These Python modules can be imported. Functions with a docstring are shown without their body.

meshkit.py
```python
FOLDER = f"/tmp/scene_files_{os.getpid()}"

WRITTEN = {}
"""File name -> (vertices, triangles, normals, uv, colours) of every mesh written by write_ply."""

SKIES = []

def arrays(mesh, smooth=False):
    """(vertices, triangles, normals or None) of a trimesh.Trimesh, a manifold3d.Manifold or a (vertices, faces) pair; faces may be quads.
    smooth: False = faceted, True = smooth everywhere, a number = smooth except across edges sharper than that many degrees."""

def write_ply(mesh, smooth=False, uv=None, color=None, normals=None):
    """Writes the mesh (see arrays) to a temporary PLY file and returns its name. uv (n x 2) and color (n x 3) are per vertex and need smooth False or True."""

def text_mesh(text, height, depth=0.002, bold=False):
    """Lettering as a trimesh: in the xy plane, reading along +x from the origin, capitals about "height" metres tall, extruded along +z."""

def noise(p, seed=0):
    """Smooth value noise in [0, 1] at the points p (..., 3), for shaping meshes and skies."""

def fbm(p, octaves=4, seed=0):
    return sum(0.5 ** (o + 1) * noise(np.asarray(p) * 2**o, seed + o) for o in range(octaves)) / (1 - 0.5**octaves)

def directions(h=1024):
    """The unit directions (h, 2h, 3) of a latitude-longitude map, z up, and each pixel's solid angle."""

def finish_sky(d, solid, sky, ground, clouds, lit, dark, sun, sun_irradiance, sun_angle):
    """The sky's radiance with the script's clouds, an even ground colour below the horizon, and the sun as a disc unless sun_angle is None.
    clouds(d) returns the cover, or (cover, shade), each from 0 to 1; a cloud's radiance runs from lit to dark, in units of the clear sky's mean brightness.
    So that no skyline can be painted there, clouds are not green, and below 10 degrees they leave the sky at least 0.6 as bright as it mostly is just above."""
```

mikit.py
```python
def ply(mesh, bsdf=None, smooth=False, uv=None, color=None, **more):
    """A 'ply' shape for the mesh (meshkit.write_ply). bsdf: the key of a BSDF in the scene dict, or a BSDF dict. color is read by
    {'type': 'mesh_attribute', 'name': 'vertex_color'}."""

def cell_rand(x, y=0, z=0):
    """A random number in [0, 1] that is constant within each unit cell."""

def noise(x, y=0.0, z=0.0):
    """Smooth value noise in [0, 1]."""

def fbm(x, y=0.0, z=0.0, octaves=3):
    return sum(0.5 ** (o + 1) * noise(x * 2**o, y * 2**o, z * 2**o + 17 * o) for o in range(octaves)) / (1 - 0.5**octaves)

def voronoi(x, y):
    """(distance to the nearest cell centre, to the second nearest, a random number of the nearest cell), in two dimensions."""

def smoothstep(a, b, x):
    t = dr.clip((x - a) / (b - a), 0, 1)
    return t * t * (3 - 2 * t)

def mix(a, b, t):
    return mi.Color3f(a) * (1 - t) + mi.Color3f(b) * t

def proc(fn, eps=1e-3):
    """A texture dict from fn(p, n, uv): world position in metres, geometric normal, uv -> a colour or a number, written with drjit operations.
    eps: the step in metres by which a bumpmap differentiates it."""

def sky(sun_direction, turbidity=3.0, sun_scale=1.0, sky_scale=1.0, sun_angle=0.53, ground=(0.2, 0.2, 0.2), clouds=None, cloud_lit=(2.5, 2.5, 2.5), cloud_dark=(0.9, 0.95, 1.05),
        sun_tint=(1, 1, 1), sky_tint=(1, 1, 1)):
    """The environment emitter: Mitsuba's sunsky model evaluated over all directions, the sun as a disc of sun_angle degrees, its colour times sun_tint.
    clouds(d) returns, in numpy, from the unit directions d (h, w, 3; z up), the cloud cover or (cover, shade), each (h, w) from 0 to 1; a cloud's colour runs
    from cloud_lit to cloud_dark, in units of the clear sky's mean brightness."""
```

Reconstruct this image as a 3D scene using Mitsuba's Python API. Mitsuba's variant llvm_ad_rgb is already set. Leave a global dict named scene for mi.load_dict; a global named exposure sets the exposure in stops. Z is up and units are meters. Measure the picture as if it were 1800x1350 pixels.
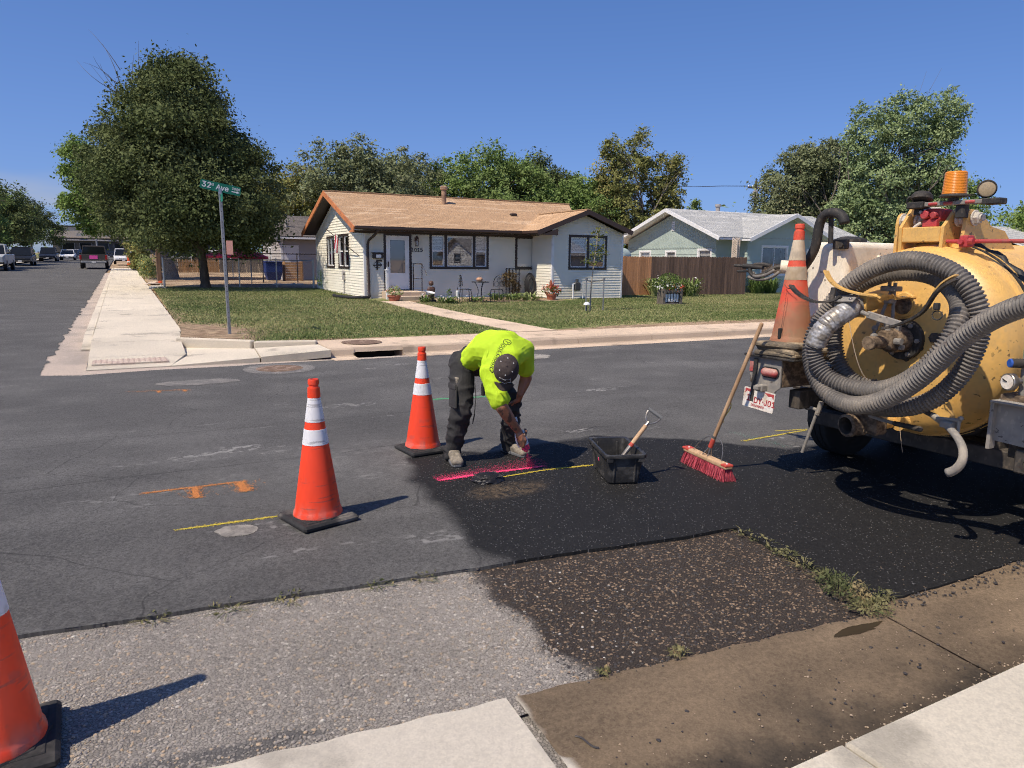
import math, random, shapely.ops, numpy as np, trimesh, drjit as dr, mitsuba as mi, mikit, manifold3d, shapely
from shapely.geometry import Polygon, LineString, Point
from meshkit import text_mesh, fbm, noise as vnoise
T = mi.ScalarTransform4f
scene, labels = {}, {}
# ---------------------------------------------------------------- camera, sky, exposure
EYE = 1.65
RIGHT, DOWN, FWD = np.array([0.88210825, -0.47091453, 0.0111602]), np.array([-0.06974639, -0.15400548, -0.98560527]), np.array([0.46585457, 0.86863216, -0.16869409])
scene['camera'] = {'type': 'perspective', 'fov': 70.68748, 'fov_axis': 'x', 'near_clip': 0.05, 'far_clip': 3000.0,
                   'to_world': T().look_at(origin=[0, 0, EYE], target=[float(FWD[0]), float(FWD[1]), EYE + float(FWD[2])], up=(-DOWN).tolist())}
SUN = np.array([-0.645, -0.18, 0.91])
scene['sky'] = mikit.sky(SUN.tolist(), turbidity=3.6, sky_scale=0.78, sky_tint=(0.81, 1.0, 1.42), sun_scale=1.1, sun_tint=(0.95, 1.0, 1.08), ground=(0.16, 0.16, 0.15),
                         clouds=lambda d: np.clip((0.105 - d[..., 2]) / 0.05, 0, 1) * np.clip((-d[..., 0] * 0.5 + d[..., 1] - 0.97) / 0.1, 0, 1) * np.clip(fbm(d * [9, 9, 40], 4, 5) * 3.2 - 1.1, 0, 1),
                         cloud_lit=(1.9, 1.9, 1.95), cloud_dark=(1.2, 1.25, 1.35))
exposure = 1.62
# ---------------------------------------------------------------- helpers
rng = np.random.default_rng(7)
def numbered(name):
    if name not in labels and name not in scene and name not in TAKEN: TAKEN.add(name); return name
    k = 1
    while f'{name}_{k:03d}' in TAKEN or f'{name}_{k:03d}' in scene: k += 1
    TAKEN.add(f'{name}_{k:03d}'); return f'{name}_{k:03d}'
TAKEN = set()
def thing(name, label, cat, group=None):
    k = numbered(name); labels[k] = {'label': label, 'category': cat}
    if group: labels[k]['group'] = group
    return k
def part(parent, name, mesh, mat, smooth=False, label=None, kind=None, **kw):
    if isinstance(mesh, (list, tuple)) and not isinstance(mesh[0], np.ndarray): mesh = cat(mesh)
    k = numbered(f'{parent}__{name}' if parent else name)
    scene[k] = mikit.ply(mesh, mat, smooth, **kw)
    if label or kind: labels[k] = {**({'label': label} if label else {}), **({'kind': kind} if kind else {})}
    return k
def one(name, mesh, mat, label, catg, smooth=False, group=None):
    k = part(None, name, mesh, mat, smooth); labels[k] = {'label': label, 'category': catg}
    if group: labels[k]['group'] = group
    return k
def struct(name, mesh, mat, smooth=False, parent=None):
    k = part(parent, name, mesh, mat, smooth)
    if not parent: labels[k] = {'kind': 'structure'}
    return k
def TM(v, f): return trimesh.Trimesh(np.asarray(v, float), np.asarray(f, int), process=False)
def cat(ms):
    out_v, out_f, n = [], [], 0
    for m in ms:
        out_v.append(np.asarray(m.vertices)); out_f.append(np.asarray(m.faces) + n); n += len(m.vertices)
    return TM(np.vstack(out_v), np.vstack(out_f))
def frame(d, up=(0, 0, 1)):
    d = np.asarray(d, float); d = d / np.linalg.norm(d); u = np.asarray(up, float)
    if abs(d @ u) > 0.97: u = np.array([1.0, 0, 0])
    s = np.cross(d, u); s /= np.linalg.norm(s)
    return d, s, np.cross(s, d)
def bx(x0, x1, y0, y1, z0, z1, c=0.0):
    a, b = np.array([min(x0, x1), min(y0, y1), min(z0, z1)], float), np.array([max(x0, x1), max(y0, y1), max(z0, z1)], float)
    if c <= 0:
        m = trimesh.creation.box(bounds=[a, b]); return TM(m.vertices, m.faces)
    c = min(c, (b - a).min() * 0.45); v = []
    for sx in (0, 1):
        for sy in (0, 1):
            for sz in (0, 1):
                p = np.where([sx, sy, sz], b, a); s = np.where([sx, sy, sz], -c, c)
                for k in range(3):
                    q = p + s; q[k] = p[k]; v.append(q)
    h = trimesh.Trimesh(np.array(v)).convex_hull
    return TM(h.vertices, h.faces)
def beam(p0, p1, w, h, c=0.0, up=(0, 0, 1)):
    """A box from p0 to p1, w across, h along up."""
    p0, p1 = np.asarray(p0, float), np.asarray(p1, float); L = np.linalg.norm(p1 - p0); d, s, u = frame(p1 - p0, up)
    m = bx(0, L, -w / 2, w / 2, -h / 2, h / 2, c); v = np.asarray(m.vertices)
    return TM(p0 + v[:, :1] * d - v[:, 1:2] * s + v[:, 2:] * u, m.faces)
def spline(pts, n):
    pts = np.asarray(pts, float)
    from scipy.interpolate import CubicSpline
    t = np.r_[0, np.cumsum(np.linalg.norm(np.diff(pts[:, :3], axis=0), axis=1) ** 0.6)]
    return CubicSpline(t, pts)(np.linspace(0, t[-1], n))
def tube(pts, r, sides=10, caps=True, closed=False):
    p = np.asarray(pts, float); n = len(p); r = np.broadcast_to(r, (n,))
    t = np.gradient(p, axis=0) if not closed else np.roll(p, -1, 0) - np.roll(p, 1, 0)
    t /= np.linalg.norm(t, axis=1, keepdims=True) + 1e-12
    a = np.zeros_like(p); ref = np.array([0, 0, 1.0]) if abs(t[0, 2]) < 0.9 else np.array([1.0, 0, 0])
    cur = np.cross(t[0], ref); cur /= np.linalg.norm(cur)
    for i in range(n):
        cur = cur - (cur @ t[i]) * t[i]; cur /= np.linalg.norm(cur); a[i] = cur
    b = np.cross(t, a); g = np.arange(sides) * 2 * np.pi / sides
    v = (p[:, None] + r[:, None, None] * (np.cos(g)[None, :, None] * a[:, None] + np.sin(g)[None, :, None] * b[:, None])).reshape(-1, 3)
    m = n if closed else n - 1
    i, j = np.meshgrid(np.arange(m), np.arange(sides), indexing='ij'); i2 = (i + 1) % n; j2 = (j + 1) % sides
    q = np.stack([i * sides + j, i * sides + j2, i2 * sides + j2, i2 * sides + j], -1).reshape(-1, 4)
    f = np.vstack([q[:, [0, 1, 2]], q[:, [0, 2, 3]]])
    if caps and not closed:
        k = len(v); v = np.vstack([v, p[:1], p[-1:]]); jj = np.arange(sides); j3 = (jj + 1) % sides
        f = np.vstack([f, np.stack([jj * 0 + k, j3, jj], 1), np.stack([jj * 0 + k + 1, (n - 1) * sides + jj, (n - 1) * sides + j3], 1)])
    return TM(v, f)
def rod(p0, p1, r, sides=10, r1=None): return tube([p0, p1], [r, r if r1 is None else r1], sides)
def lathe(prof, o=(0, 0, 0), axis=(0, 0, 1), sides=24, jitter=0):
    """prof: (radius, height) pairs along axis from o."""
    d, s, u = frame(axis); prof = np.asarray(prof, float); g = np.arange(sides) * 2 * np.pi / sides
    ring = np.cos(g)[:, None] * s + np.sin(g)[:, None] * u
    v = (np.asarray(o, float) + prof[:, 1][:, None, None] * d + prof[:, 0][:, None, None] * ring[None]).reshape(-1, 3)
    n = len(prof); i, j = np.meshgrid(np.arange(n - 1), np.arange(sides), indexing='ij'); j2 = (j + 1) % sides
    q = np.stack([i * sides + j, i * sides + j2, (i + 1) * sides + j2, (i + 1) * sides + j], -1).reshape(-1, 4)
    f = np.vstack([q[:, [0, 1, 2]], q[:, [0, 2, 3]]])
    if prof[0, 0] > 1e-6 or prof[-1, 0] > 1e-6: pass
    return TM(v, f)
def disc(o, axis, r, sides=24): return lathe([(0, 0), (r, 0)][::-1], o, axis, sides)
def cyl(p0, p1, r, sides=20, c=0.0):
    p0, p1 = np.asarray(p0, float), np.asarray(p1, float); L = np.linalg.norm(p1 - p0)
    pr = [(0, 0), (r - c, 0), (r, c), (r, L - c), (r - c, L), (0, L)] if c else [(0, 0), (r, 0), (r, L), (0, L)]
    return lathe(pr, p0, p1 - p0, sides)
def prism(poly, o, ax, ay, t):
    """The 2-D polygon drawn on axes ax, ay at o, thickness t along ax x ay (centred)."""
    P = poly if hasattr(poly, 'exterior') else Polygon(poly)
    m = trimesh.creation.extrude_polygon(P, t, engine='earcut'); v = np.asarray(m.vertices)
    ax, ay = np.asarray(ax, float), np.asarray(ay, float); az = np.cross(ax, ay)
    return TM(np.asarray(o, float) + v[:, :1] * ax + v[:, 1:2] * ay + (v[:, 2:] - t / 2) * az, m.faces)
def flat(poly, z, cell=None):
    """A horizontal sheet; z a number or function of (x, y); cell: triangle size."""
    P = poly if hasattr(poly, 'geom_type') else Polygon(poly)
    geoms = list(getattr(P, 'geoms', [P])); ms = []
    for g in geoms:
        v, f = trimesh.creation.triangulate_polygon(g, engine='earcut')
        if cell: 
            v3 = np.c_[v, np.zeros(len(v))]
            v3, f = trimesh.remesh.subdivide_to_size(v3, f, cell, max_iter=14); v = v3[:, :2]
        zz = z(v[:, 0], v[:, 1]) if callable(z) else np.full(len(v), z)
        m = TM(np.c_[v, zz], f)
        a = np.cross(m.vertices[f[:, 1]] - m.vertices[f[:, 0]], m.vertices[f[:, 2]] - m.vertices[f[:, 0]])[:, 2]
        m.faces[a < 0] = m.faces[a < 0][:, ::-1]; ms.append(TM(m.vertices, m.faces))
    return cat(ms)
def move(m, d=(0, 0, 0), rz=0.0, s=1.0):
    v = np.asarray(m.vertices) * s; c, n = math.cos(rz), math.sin(rz)
    v = np.c_[v[:, 0] * c - v[:, 1] * n, v[:, 0] * n + v[:, 1] * c, v[:, 2]] + np.asarray(d, float)
    return TM(v, m.faces)
def hull(spheres, sub=1):
    ms = []
    for p, r in spheres:
        s = trimesh.creation.icosphere(sub, r); ms.append(np.asarray(s.vertices) + np.asarray(p, float))
    h = trimesh.Trimesh(np.vstack(ms)).convex_hull; return TM(h.vertices, h.faces)
def rbox(x0, x1, y0, y1, z0, z1, r, sub=1):
    return hull([((x, y, z), r) for x in (x0 + r, x1 - r) for y in (y0 + r, y1 - r) for z in (z0 + r, z1 - r)], sub)
# ---------------------------------------------------------------- materials
def M(name, col, rough=0.6, metal=0.0, spec=0.5, two=True, **kw):
    b = {'type': 'principled', 'base_color': {'type': 'rgb', 'value': list(col)} if not isinstance(col, dict) else col, 'roughness': rough, 'metallic': metal, 'specular': spec, **kw}
    scene[name] = {'type': 'twosided', 'bsdf': b} if two else b
    return name
def bumped(name, col, height, rough=0.8, eps=2e-3, spec=0.4, metal=0.0, **kw):
    scene[name] = {'type': 'twosided', 'bsdf': {'type': 'bumpmap', 'arbitrary': mikit.proc(height, eps), 'scale': 1.0,
        'bsdf': {'type': 'principled', 'base_color': col if isinstance(col, dict) else {'type': 'rgb', 'value': list(col)}, 'roughness': rough, 'specular': spec, 'metallic': metal, **kw}}}
    return name
N, F, V, CR, SS, MIX = mikit.noise, mikit.fbm, mikit.voronoi, mikit.cell_rand, mikit.smoothstep, mikit.mix
C3 = mi.Color3f
def dusty(a, b, scale, lo=0.45, hi=0.75, grain=0.15, stretch=(1, 1, 1)):
    """Colour a with worn patches of b."""
    def fn(p, n, uv):
        t = SS(lo, hi, F(p.x * scale * stretch[0], p.y * scale * stretch[1], p.z * scale * stretch[2], 4))
        g = 1 + grain * (N(p.x * 90 * stretch[0], p.y * 90 * stretch[1], p.z * 90 * stretch[2]) - 0.5) * 2
        return MIX(a, b, t) * g
    return mikit.proc(fn)
# ---------------------------------------------------------------- the ground, roads and pavements
def grade(x, y): return 0.0095 * np.maximum(0, y - 13.0)                      # the side street climbs gently
def lot(x, y): return 0.165 + 0.0095 * np.maximum(0, y - 13.2) - 0.006 * np.clip(x - 8, 0, 25) * np.clip((y - 13.2) / 6, 0, 1)
def shoulder_line(x): return 3.55 - 0.118 * x
def asphalt_col(p, n, uv):
    x, y = p.x, p.y
    wob = (F(x * 2.2, y * 2.2, 3.1, 4) - 0.5)
    grain = CR(dr.floor(x * 130), dr.floor(y * 130), 3)
    fine = N(x * 60, y * 60, 2.0)
    big = F(x * 0.5, y * 1.4, 7.7, 4)
    base = 0.080 + 0.050 * (big - 0.5) + 0.026 * SS(0.3, 0.9, F(x * 1.7, y * 2.5, 1.0, 3))
    dry = base * (0.62 + 0.55 * grain + 0.35 * (fine - 0.4))
    dust = SS(1.5, 0.2, dr.sqrt(dr.square((x - 1.7) / 1.5) + dr.square((y - 5.6) / 0.9)) + 0.8 * wob)
    seam = SS(0.016, 0.004, dr.abs(y - 5.98 - 0.03 * x + 0.10 * (F(x * 0.9, 0.0, 3.0, 3) - 0.5))) * SS(3.0, 2.6, x) + SS(0.02, 0.006, dr.abs(y - 7.35 + 0.12 * (F(x * 0.7, 5.0, 3.0, 3) - 0.5))) * 0.7
    dry = dry * (1 - 0.38 * dr.clip(seam, 0, 1)) + 0.030 * dust * (0.4 + 0.9 * N(x * 18, y * 18, 2.0))
    streak = SS(0.655 - 0.07 * dust, 0.79, F(x * 1.3, y * 5.5, 5.5, 4)) * SS(0.45, 0.8, N(x * 25, y * 40, 9.0)) * SS(16, 9, y)
    dry = dry * (1 - streak * 0.8) + 0.26 * streak * 0.8
    cx = x + 0.25 * (F(x * 2, y * 2, 4.0, 3) - 0.5); cy = y + 0.25 * (F(x * 2, y * 2, 8.0, 3) - 0.5)
    v1, v2, _ = V(cx * 0.55, cy * 0.8)
    crack = SS(0.009, 0.001, v2 - v1) * SS(0.50, 0.68, F(x * 0.3, y * 0.3, 2.0, 2))
    dry = dry * (1 - 0.42 * crack)
    e1, e2 = SS(-0.07, 0.10, x - (1.76 + 0.13 * (y - 4.2)) + 0.42 * wob), SS(-0.05, 0.07, dr.minimum(5.62, 5.62 - 0.95 * (x - 3.9)) - y + 0.5 * wob)
    e2 = dr.maximum(e2, SS(0.05, -0.05, y - 4.4))
    wet = e1 * e2 * SS(9.0, 8.0, x)
    damp = 0.0125 * (0.55 + 0.75 * grain)
    spk = dr.select(CR(dr.floor(x * 170), dr.floor(y * 170), 9) > 0.972, 0.17, 0.0) * CR(dr.floor(x * 170), dr.floor(y * 170), 11)
    tan = SS(0.42, 0.0, dr.sqrt(dr.square((x - 2.35) / 1.0) + dr.square((y - 4.45) / 0.45)) + 0.9 * wob) * SS(0.2, 0.75, F(x * 30, y * 30, 1.5, 2))
    d3 = MIX(C3(dry * 1.02, dry, dry * 0.965), C3(0.23, 0.17, 0.105) * (0.5 + 0.7 * grain), tan * 0.45)
    w3 = MIX(C3(damp, damp, damp * 1.02) + spk, C3(0.16, 0.115, 0.07) * (0.4 + 0.8 * grain), tan * 0.62)
    return MIX(d3, w3, wet)
def asphalt_h(p, n, uv): return 0.0022 * N(p.x * 110, p.y * 110, 1.0) + 0.0020 * N(p.x * 48, p.y * 48, 4.0)
bumped('asphalt', mikit.proc(asphalt_col), asphalt_h, 0.78, 3e-3, 0.35)
def chip_col(p, n, uv):
    x, y = p.x, p.y
    d1, d2, r = V(x * 75, y * 75)
    wob = F(x * 4, y * 4, 2.0, 4) - 0.5
    wet = SS(-0.05, 0.06, x - 1.56 + 0.03 * (y - 2.2) + 0.22 * wob)
    tone = 0.185 + 0.14 * r + 0.12 * SS(0.8, 1.0, r)
    edge = SS(0.02, 0.25, d2 - d1)
    big = F(x * 1.5, y * 1.5, 5.0, 3)
    dry = C3(tone * 1.08, tone * 0.99, tone * 0.89) * (0.42 + 0.58 * edge) * (0.8 + 0.45 * big)
    dark = MIX(C3(0.036, 0.028, 0.0225), C3(0.23, 0.16, 0.105), SS(0.74, 1.0, r) * edge * 0.85) * (0.55 + 0.6 * edge)
    sealed = SS(0.08, 0.02, dr.abs(y - (2.42 - 0.05 * x) + 0.06 * wob)) * SS(0.95, 0.8, x) * 0.7 * SS(0.35, 0.6, F(x * 3, y * 3, 9.0, 3))
    return MIX(MIX(dry, C3(0.06, 0.06, 0.062), sealed), dark, wet)
def chip_h(p, n, uv):
    d1, d2, r = V(p.x * 75, p.y * 75)
    return 0.0045 * SS(0.0, 0.45, d2 - d1) * (0.4 + r) + 0.006 * N(p.x * 9, p.y * 9, 1.0)
bumped('chip_seal', mikit.proc(chip_col), chip_h, 0.75, 2e-3, 0.4)
def conc_fn(col, wetcol=None, wetx=0.0):
    def fn(p, n, uv):
        x, y, z = p.x, p.y, p.z
        big = F(x * 0.9, y * 0.9, z * 0.9, 4); g = N(x * 70, y * 70, z * 70); s = CR(dr.floor(x * 160), dr.floor(y * 160), dr.floor(z * 160))
        stain = SS(0.62, 0.8, F(x * 2.3, y * 2.3, 6.0, 4))
        c = C3(col) * (0.72 + 0.4 * big + 0.12 * (g - 0.5) + 0.13 * (s - 0.5)) * (1 - 0.34 * stain)
        if wetcol is not None:
            wob = F(x * 5, y * 5, 3.0, 3) - 0.5
            wet = SS(-0.01, 0.03, x - wetx + 0.22 * SS(0.55, 0.75, F(x * 4, y * 4, 1.0, 3)) * SS(2.3, 1.2, y))
            deep = SS(0.50, 0.05, dr.abs(y - 1.42) + 0.45 * wob + 0.10 * F(x * 14, y * 14, 4.0, 2) + 0.10 * F(x * 1.1, 0.0, 4.0, 2)) 
            specks = 1.0
            w = MIX(C3(wetcol), C3(0.030, 0.025, 0.019), deep * 0.9) * (0.42 + 0.75 * F(x * 2.2, y * 5, 2.0, 4) + 0.35 * g + 0.30 * (s - 0.5)) * (1 + 0.25 * SS(3.1, 4.2, x))
            c = MIX(c, w, wet)
        return c
    return mikit.proc(fn)
def conc_h(p, n, uv): return 0.0012 * N(p.x * 120, p.y * 120, p.z * 120) + 0.0012 * N(p.x * 45, p.y * 45, p.z * 45)
bumped('pan_concrete', conc_fn((0.535, 0.49, 0.41), (0.158, 0.116, 0.074), 1.22), conc_h, 0.8, 3e-3)
bumped('near_concrete', conc_fn((0.62, 0.565, 0.455)), conc_h, 0.85, 3e-3); M('light_concrete', conc_fn((0.52, 0.465, 0.375)), 0.85)
M('pink_concrete', conc_fn((0.49, 0.385, 0.285)), 0.85)
M('gutter_concrete', dusty((0.36, 0.30, 0.25), (0.26, 0.225, 0.195), 1.6, 0.35, 0.7, 0.25), 0.9)
def earth_fn(p, n, uv):
    b = F(p.x * 0.8, p.y * 0.8, 0.0, 4); g = N(p.x * 30, p.y * 30, 0.0); h = CR(dr.floor(p.x * 70), dr.floor(p.y * 70), 2)
    return MIX((0.17, 0.115, 0.07), (0.33, 0.25, 0.165), SS(0.3, 0.7, b)) * (0.65 + 0.4 * g + 0.3 * h)
M('earth', mikit.proc(earth_fn), 0.95)
def turf_fn(p, n, uv):
    b = F(p.x * 0.45, p.y * 0.45, 0.0, 4); g = N(p.x * 14, p.y * 14, 0.0)
    d = F(p.x * 1.7, p.y * 1.7, 2.0, 4) - 0.5
    soil = dr.maximum(SS(0.25, -0.15, dr.sqrt(dr.square(p.x - 1.25) + dr.square((p.y - 15.3) * 0.55)) - 1.0 + 0.9 * d), SS(0.1, -0.1, p.y - 13.42 - 0.55 * SS(6.0, 13.0, p.x) + 0.7 * d))
    soil = dr.maximum(soil, SS(0.1, -0.1, p.x - 1.25 + 0.6 * d) * SS(30, 14, p.y))
    return MIX(MIX((0.085, 0.11, 0.03), (0.26, 0.215, 0.11), SS(0.45, 0.8, b * 0.7 + 0.4 * g)), MIX((0.15, 0.098, 0.060), (0.29, 0.215, 0.14), N(p.x * 9, p.y * 9, 5.0)), soil) * (0.6 + 0.6 * g)
M('turf', mikit.proc(turf_fn), 0.95)
# base ground, out to the horizon
gx = np.r_[-1500, -400, -150, np.arange(-60, 121, 6), 200, 500, 1500]; gy = np.r_[-1000, -200, -40, 0, 13.3, np.arange(18, 250, 8), 320, 600, 1500]
X, Y = np.meshgrid(gx, gy, indexing='ij'); Zg = np.where(Y < 13.3, -0.16, -0.10 + np.minimum(grade(X, Y), 2.6))
i, j = np.meshgrid(np.arange(len(gx) - 1), np.arange(len(gy) - 1), indexing='ij'); k = len(gy)
q = np.stack([i * k + j, (i + 1) * k + j, (i + 1) * k + j + 1, i * k + j + 1], -1).reshape(-1, 4)
struct('ground', TM(np.c_[X.ravel(), Y.ravel(), Zg.ravel()], np.vstack([q[:, [0, 1, 2]], q[:, [0, 2, 3]]])), 'earth')
# road: cross street + side street, with a ragged overlay edge near the camera and along the old gutter
r1 = np.random.default_rng(3)
def ragged(xs, base, amp, seed):
    return base + amp * (fbm(np.c_[xs * 3.1, xs * 0 + seed, xs * 0], 4, seed) - 0.5) * 2
xs = np.arange(-0.9, 3.33, 0.012); near = np.c_[xs, ragged(xs, shoulder_line(xs), 0.022, 1)]
ys = np.arange(3.13, 2.10, -0.02); turn = np.c_[ragged(ys, 3.30 - (3.13 - ys) * 0.10, 0.03, 2), ys]
xe = np.arange(3.22, 8, 0.02); ne = np.c_[xe, ragged(xe, 2.08 - 0.045 * (xe - 3.2), 0.055, 4)]
kx = np.arange(120, 1.6, -0.15); far = np.c_[kx, ragged(kx, 11.78 + 0 * kx, 0.035, 5)]
gy_ = np.arange(12.3, 60, 0.08); gut = np.c_[ragged(gy_, -1.13 + 0.004 * np.minimum(gy_ - 12, 20) , 0.09, 6), gy_]
poly = np.vstack([[[-60, 3.6]], [[-0.95, 3.66]], near, turn, ne, [[20, 1.8], [120, 1.8]], far, [[1.5, 11.72], [0.3, 11.75], [-0.6, 11.62], [-1.1, 11.8]], gut, [[-0.98, 250], [-9.2, 250], [-9.2, 12.2], [-60, 12.2]]])
road = Polygon(poly).buffer(0)
def road_z(x, y): return grade(x, y) + 0.0
rm = flat(road.simplify(0.003), road_z, None)
# skirt of the raised overlay edge
sk = np.vstack([near, turn, ne]); sv = np.vstack([np.c_[sk, np.zeros(len(sk))], np.c_[sk, np.full(len(sk), -0.04)]]); n_ = len(sk); ii = np.arange(n_ - 1)
skf = np.vstack([np.c_[ii, ii + n_, ii + 1], np.c_[ii + 1, ii + n_, ii + n_ + 1]])
struct('road', [rm, TM(sv, skf)], 'asphalt')
struct('road_shoulder', flat([(-12, 2.2), (1.26, 2.13), (3.29, 1.98), (3.36, 3.3), (-0.9, 3.8), (-12, 3.9)], lambda x, y: -0.023 + 0.006 * fbm(np.c_[x * 3, y * 3, x * 0], 2), 0.25), 'chip_seal')
# loose and embedded stones of the old chip seal
def pebbles(n, x0, x1, y0, y1, r0, r1_, seed, z=-0.012, keep=None):
    g = np.random.default_rng(seed); o = trimesh.creation.icosahedron(); bv, bf = np.asarray(o.vertices), np.asarray(o.faces)
    P = np.c_[g.uniform(x0, x1, n), g.uniform(y0, y1, n)]
    if keep is not None: P = P[keep(P)]
    n = len(P); r = g.uniform(0, 1, n) ** 2.5 * (r1_ - r0) + r0
    S = np.c_[r * g.uniform(0.7, 1.3, n), r * g.uniform(0.7, 1.3, n), r * g.uniform(0.35, 0.7, n)]
    v = bv[None] * (1 + g.uniform(-0.25, 0.25, (n, len(bv), 1))) * S[:, None]
    a = g.uniform(0, 6.28, n); c, s = np.cos(a)[:, None], np.sin(a)[:, None]
    v = np.stack([v[..., 0] * c - v[..., 1] * s, v[..., 0] * s + v[..., 1] * c, v[..., 2]], -1) + np.c_[P, np.full(n, z)][:, None]
    return TM(v.reshape(-1, 3), (bf[None] + (np.arange(n) * len(bv))[:, None, None]).reshape(-1, 3))
M('stone_wet', (0.25, 0.18, 0.12), 0.6); M('stone_grey', (0.27, 0.245, 0.22), 0.8); M('stone_tan', (0.40, 0.31, 0.22), 0.8); M('stone_dark', (0.05, 0.045, 0.042), 0.55); M('stone_pale', (0.5, 0.47, 0.42), 0.8)
on_strip = lambda lo, hi: (lambda P: (P[:, 1] < shoulder_line(P[:, 0]) - 0.03) & (P[:, 1] > 2.29 - 0.06 * P[:, 0]) & (P[:, 0] + 0.05 * np.sin(P[:, 1] * 9) > lo) & (P[:, 0] + 0.05 * np.sin(P[:, 1] * 9) < hi))
for nm, cnt, mat, lo, hi, sd in (('gravel', 15000, 'stone_grey', -2, 1.56, 1), ('gravel', 3500, 'stone_tan', -2, 1.56, 2), ('gravel', 7000, 'stone_dark', 1.5, 3.3, 3), ('gravel', 2400, 'stone_wet', 1.5, 3.25, 4), ('gravel', 500, 'stone_pale', -2, 2.2, 5)):
    part('road_shoulder', nm, pebbles(cnt, max(lo, -0.6), hi, 2.0, 3.7, 0.0025, 0.0085, sd, -0.019, on_strip(lo, hi)), mat, kind='stuff')
part('road', 'loose_grit', [pebbles(1800, 1.9, 6, 2.2, 5.5, 0.0010, 0.0030, 9, 0.0002), pebbles(900, 3.4, 5.6, 2.02, 2.4, 0.002, 0.006, 10, -0.002)], 'stone_wet', kind='stuff')
# crumbs of asphalt along the joint of overlay and shoulder
part('road', 'edge_crumb', pebbles(1500, -0.7, 3.3, 3.0, 3.7, 0.003, 0.010, 12, -0.008, lambda P: np.abs(P[:, 1] - shoulder_line(P[:, 0])) < 0.025), 'stone_dark', kind='stuff')
part('road', 'edge_crumb', [pebbles(1800, 3.25, 6.0, 1.75, 2.3, 0.003, 0.012, 13, -0.006, lambda P: np.abs(P[:, 1] - (2.05 - 0.045 * (P[:, 0] - 3.2))) < 0.07), pebbles(500, 1.4, 3.1, 2.0, 2.35, 0.002, 0.007, 14, -0.008, lambda P: np.abs(P[:, 1] - (2.36 - 0.105 * P[:, 0])) < 0.03)], 'stone_dark', kind='stuff')
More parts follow.
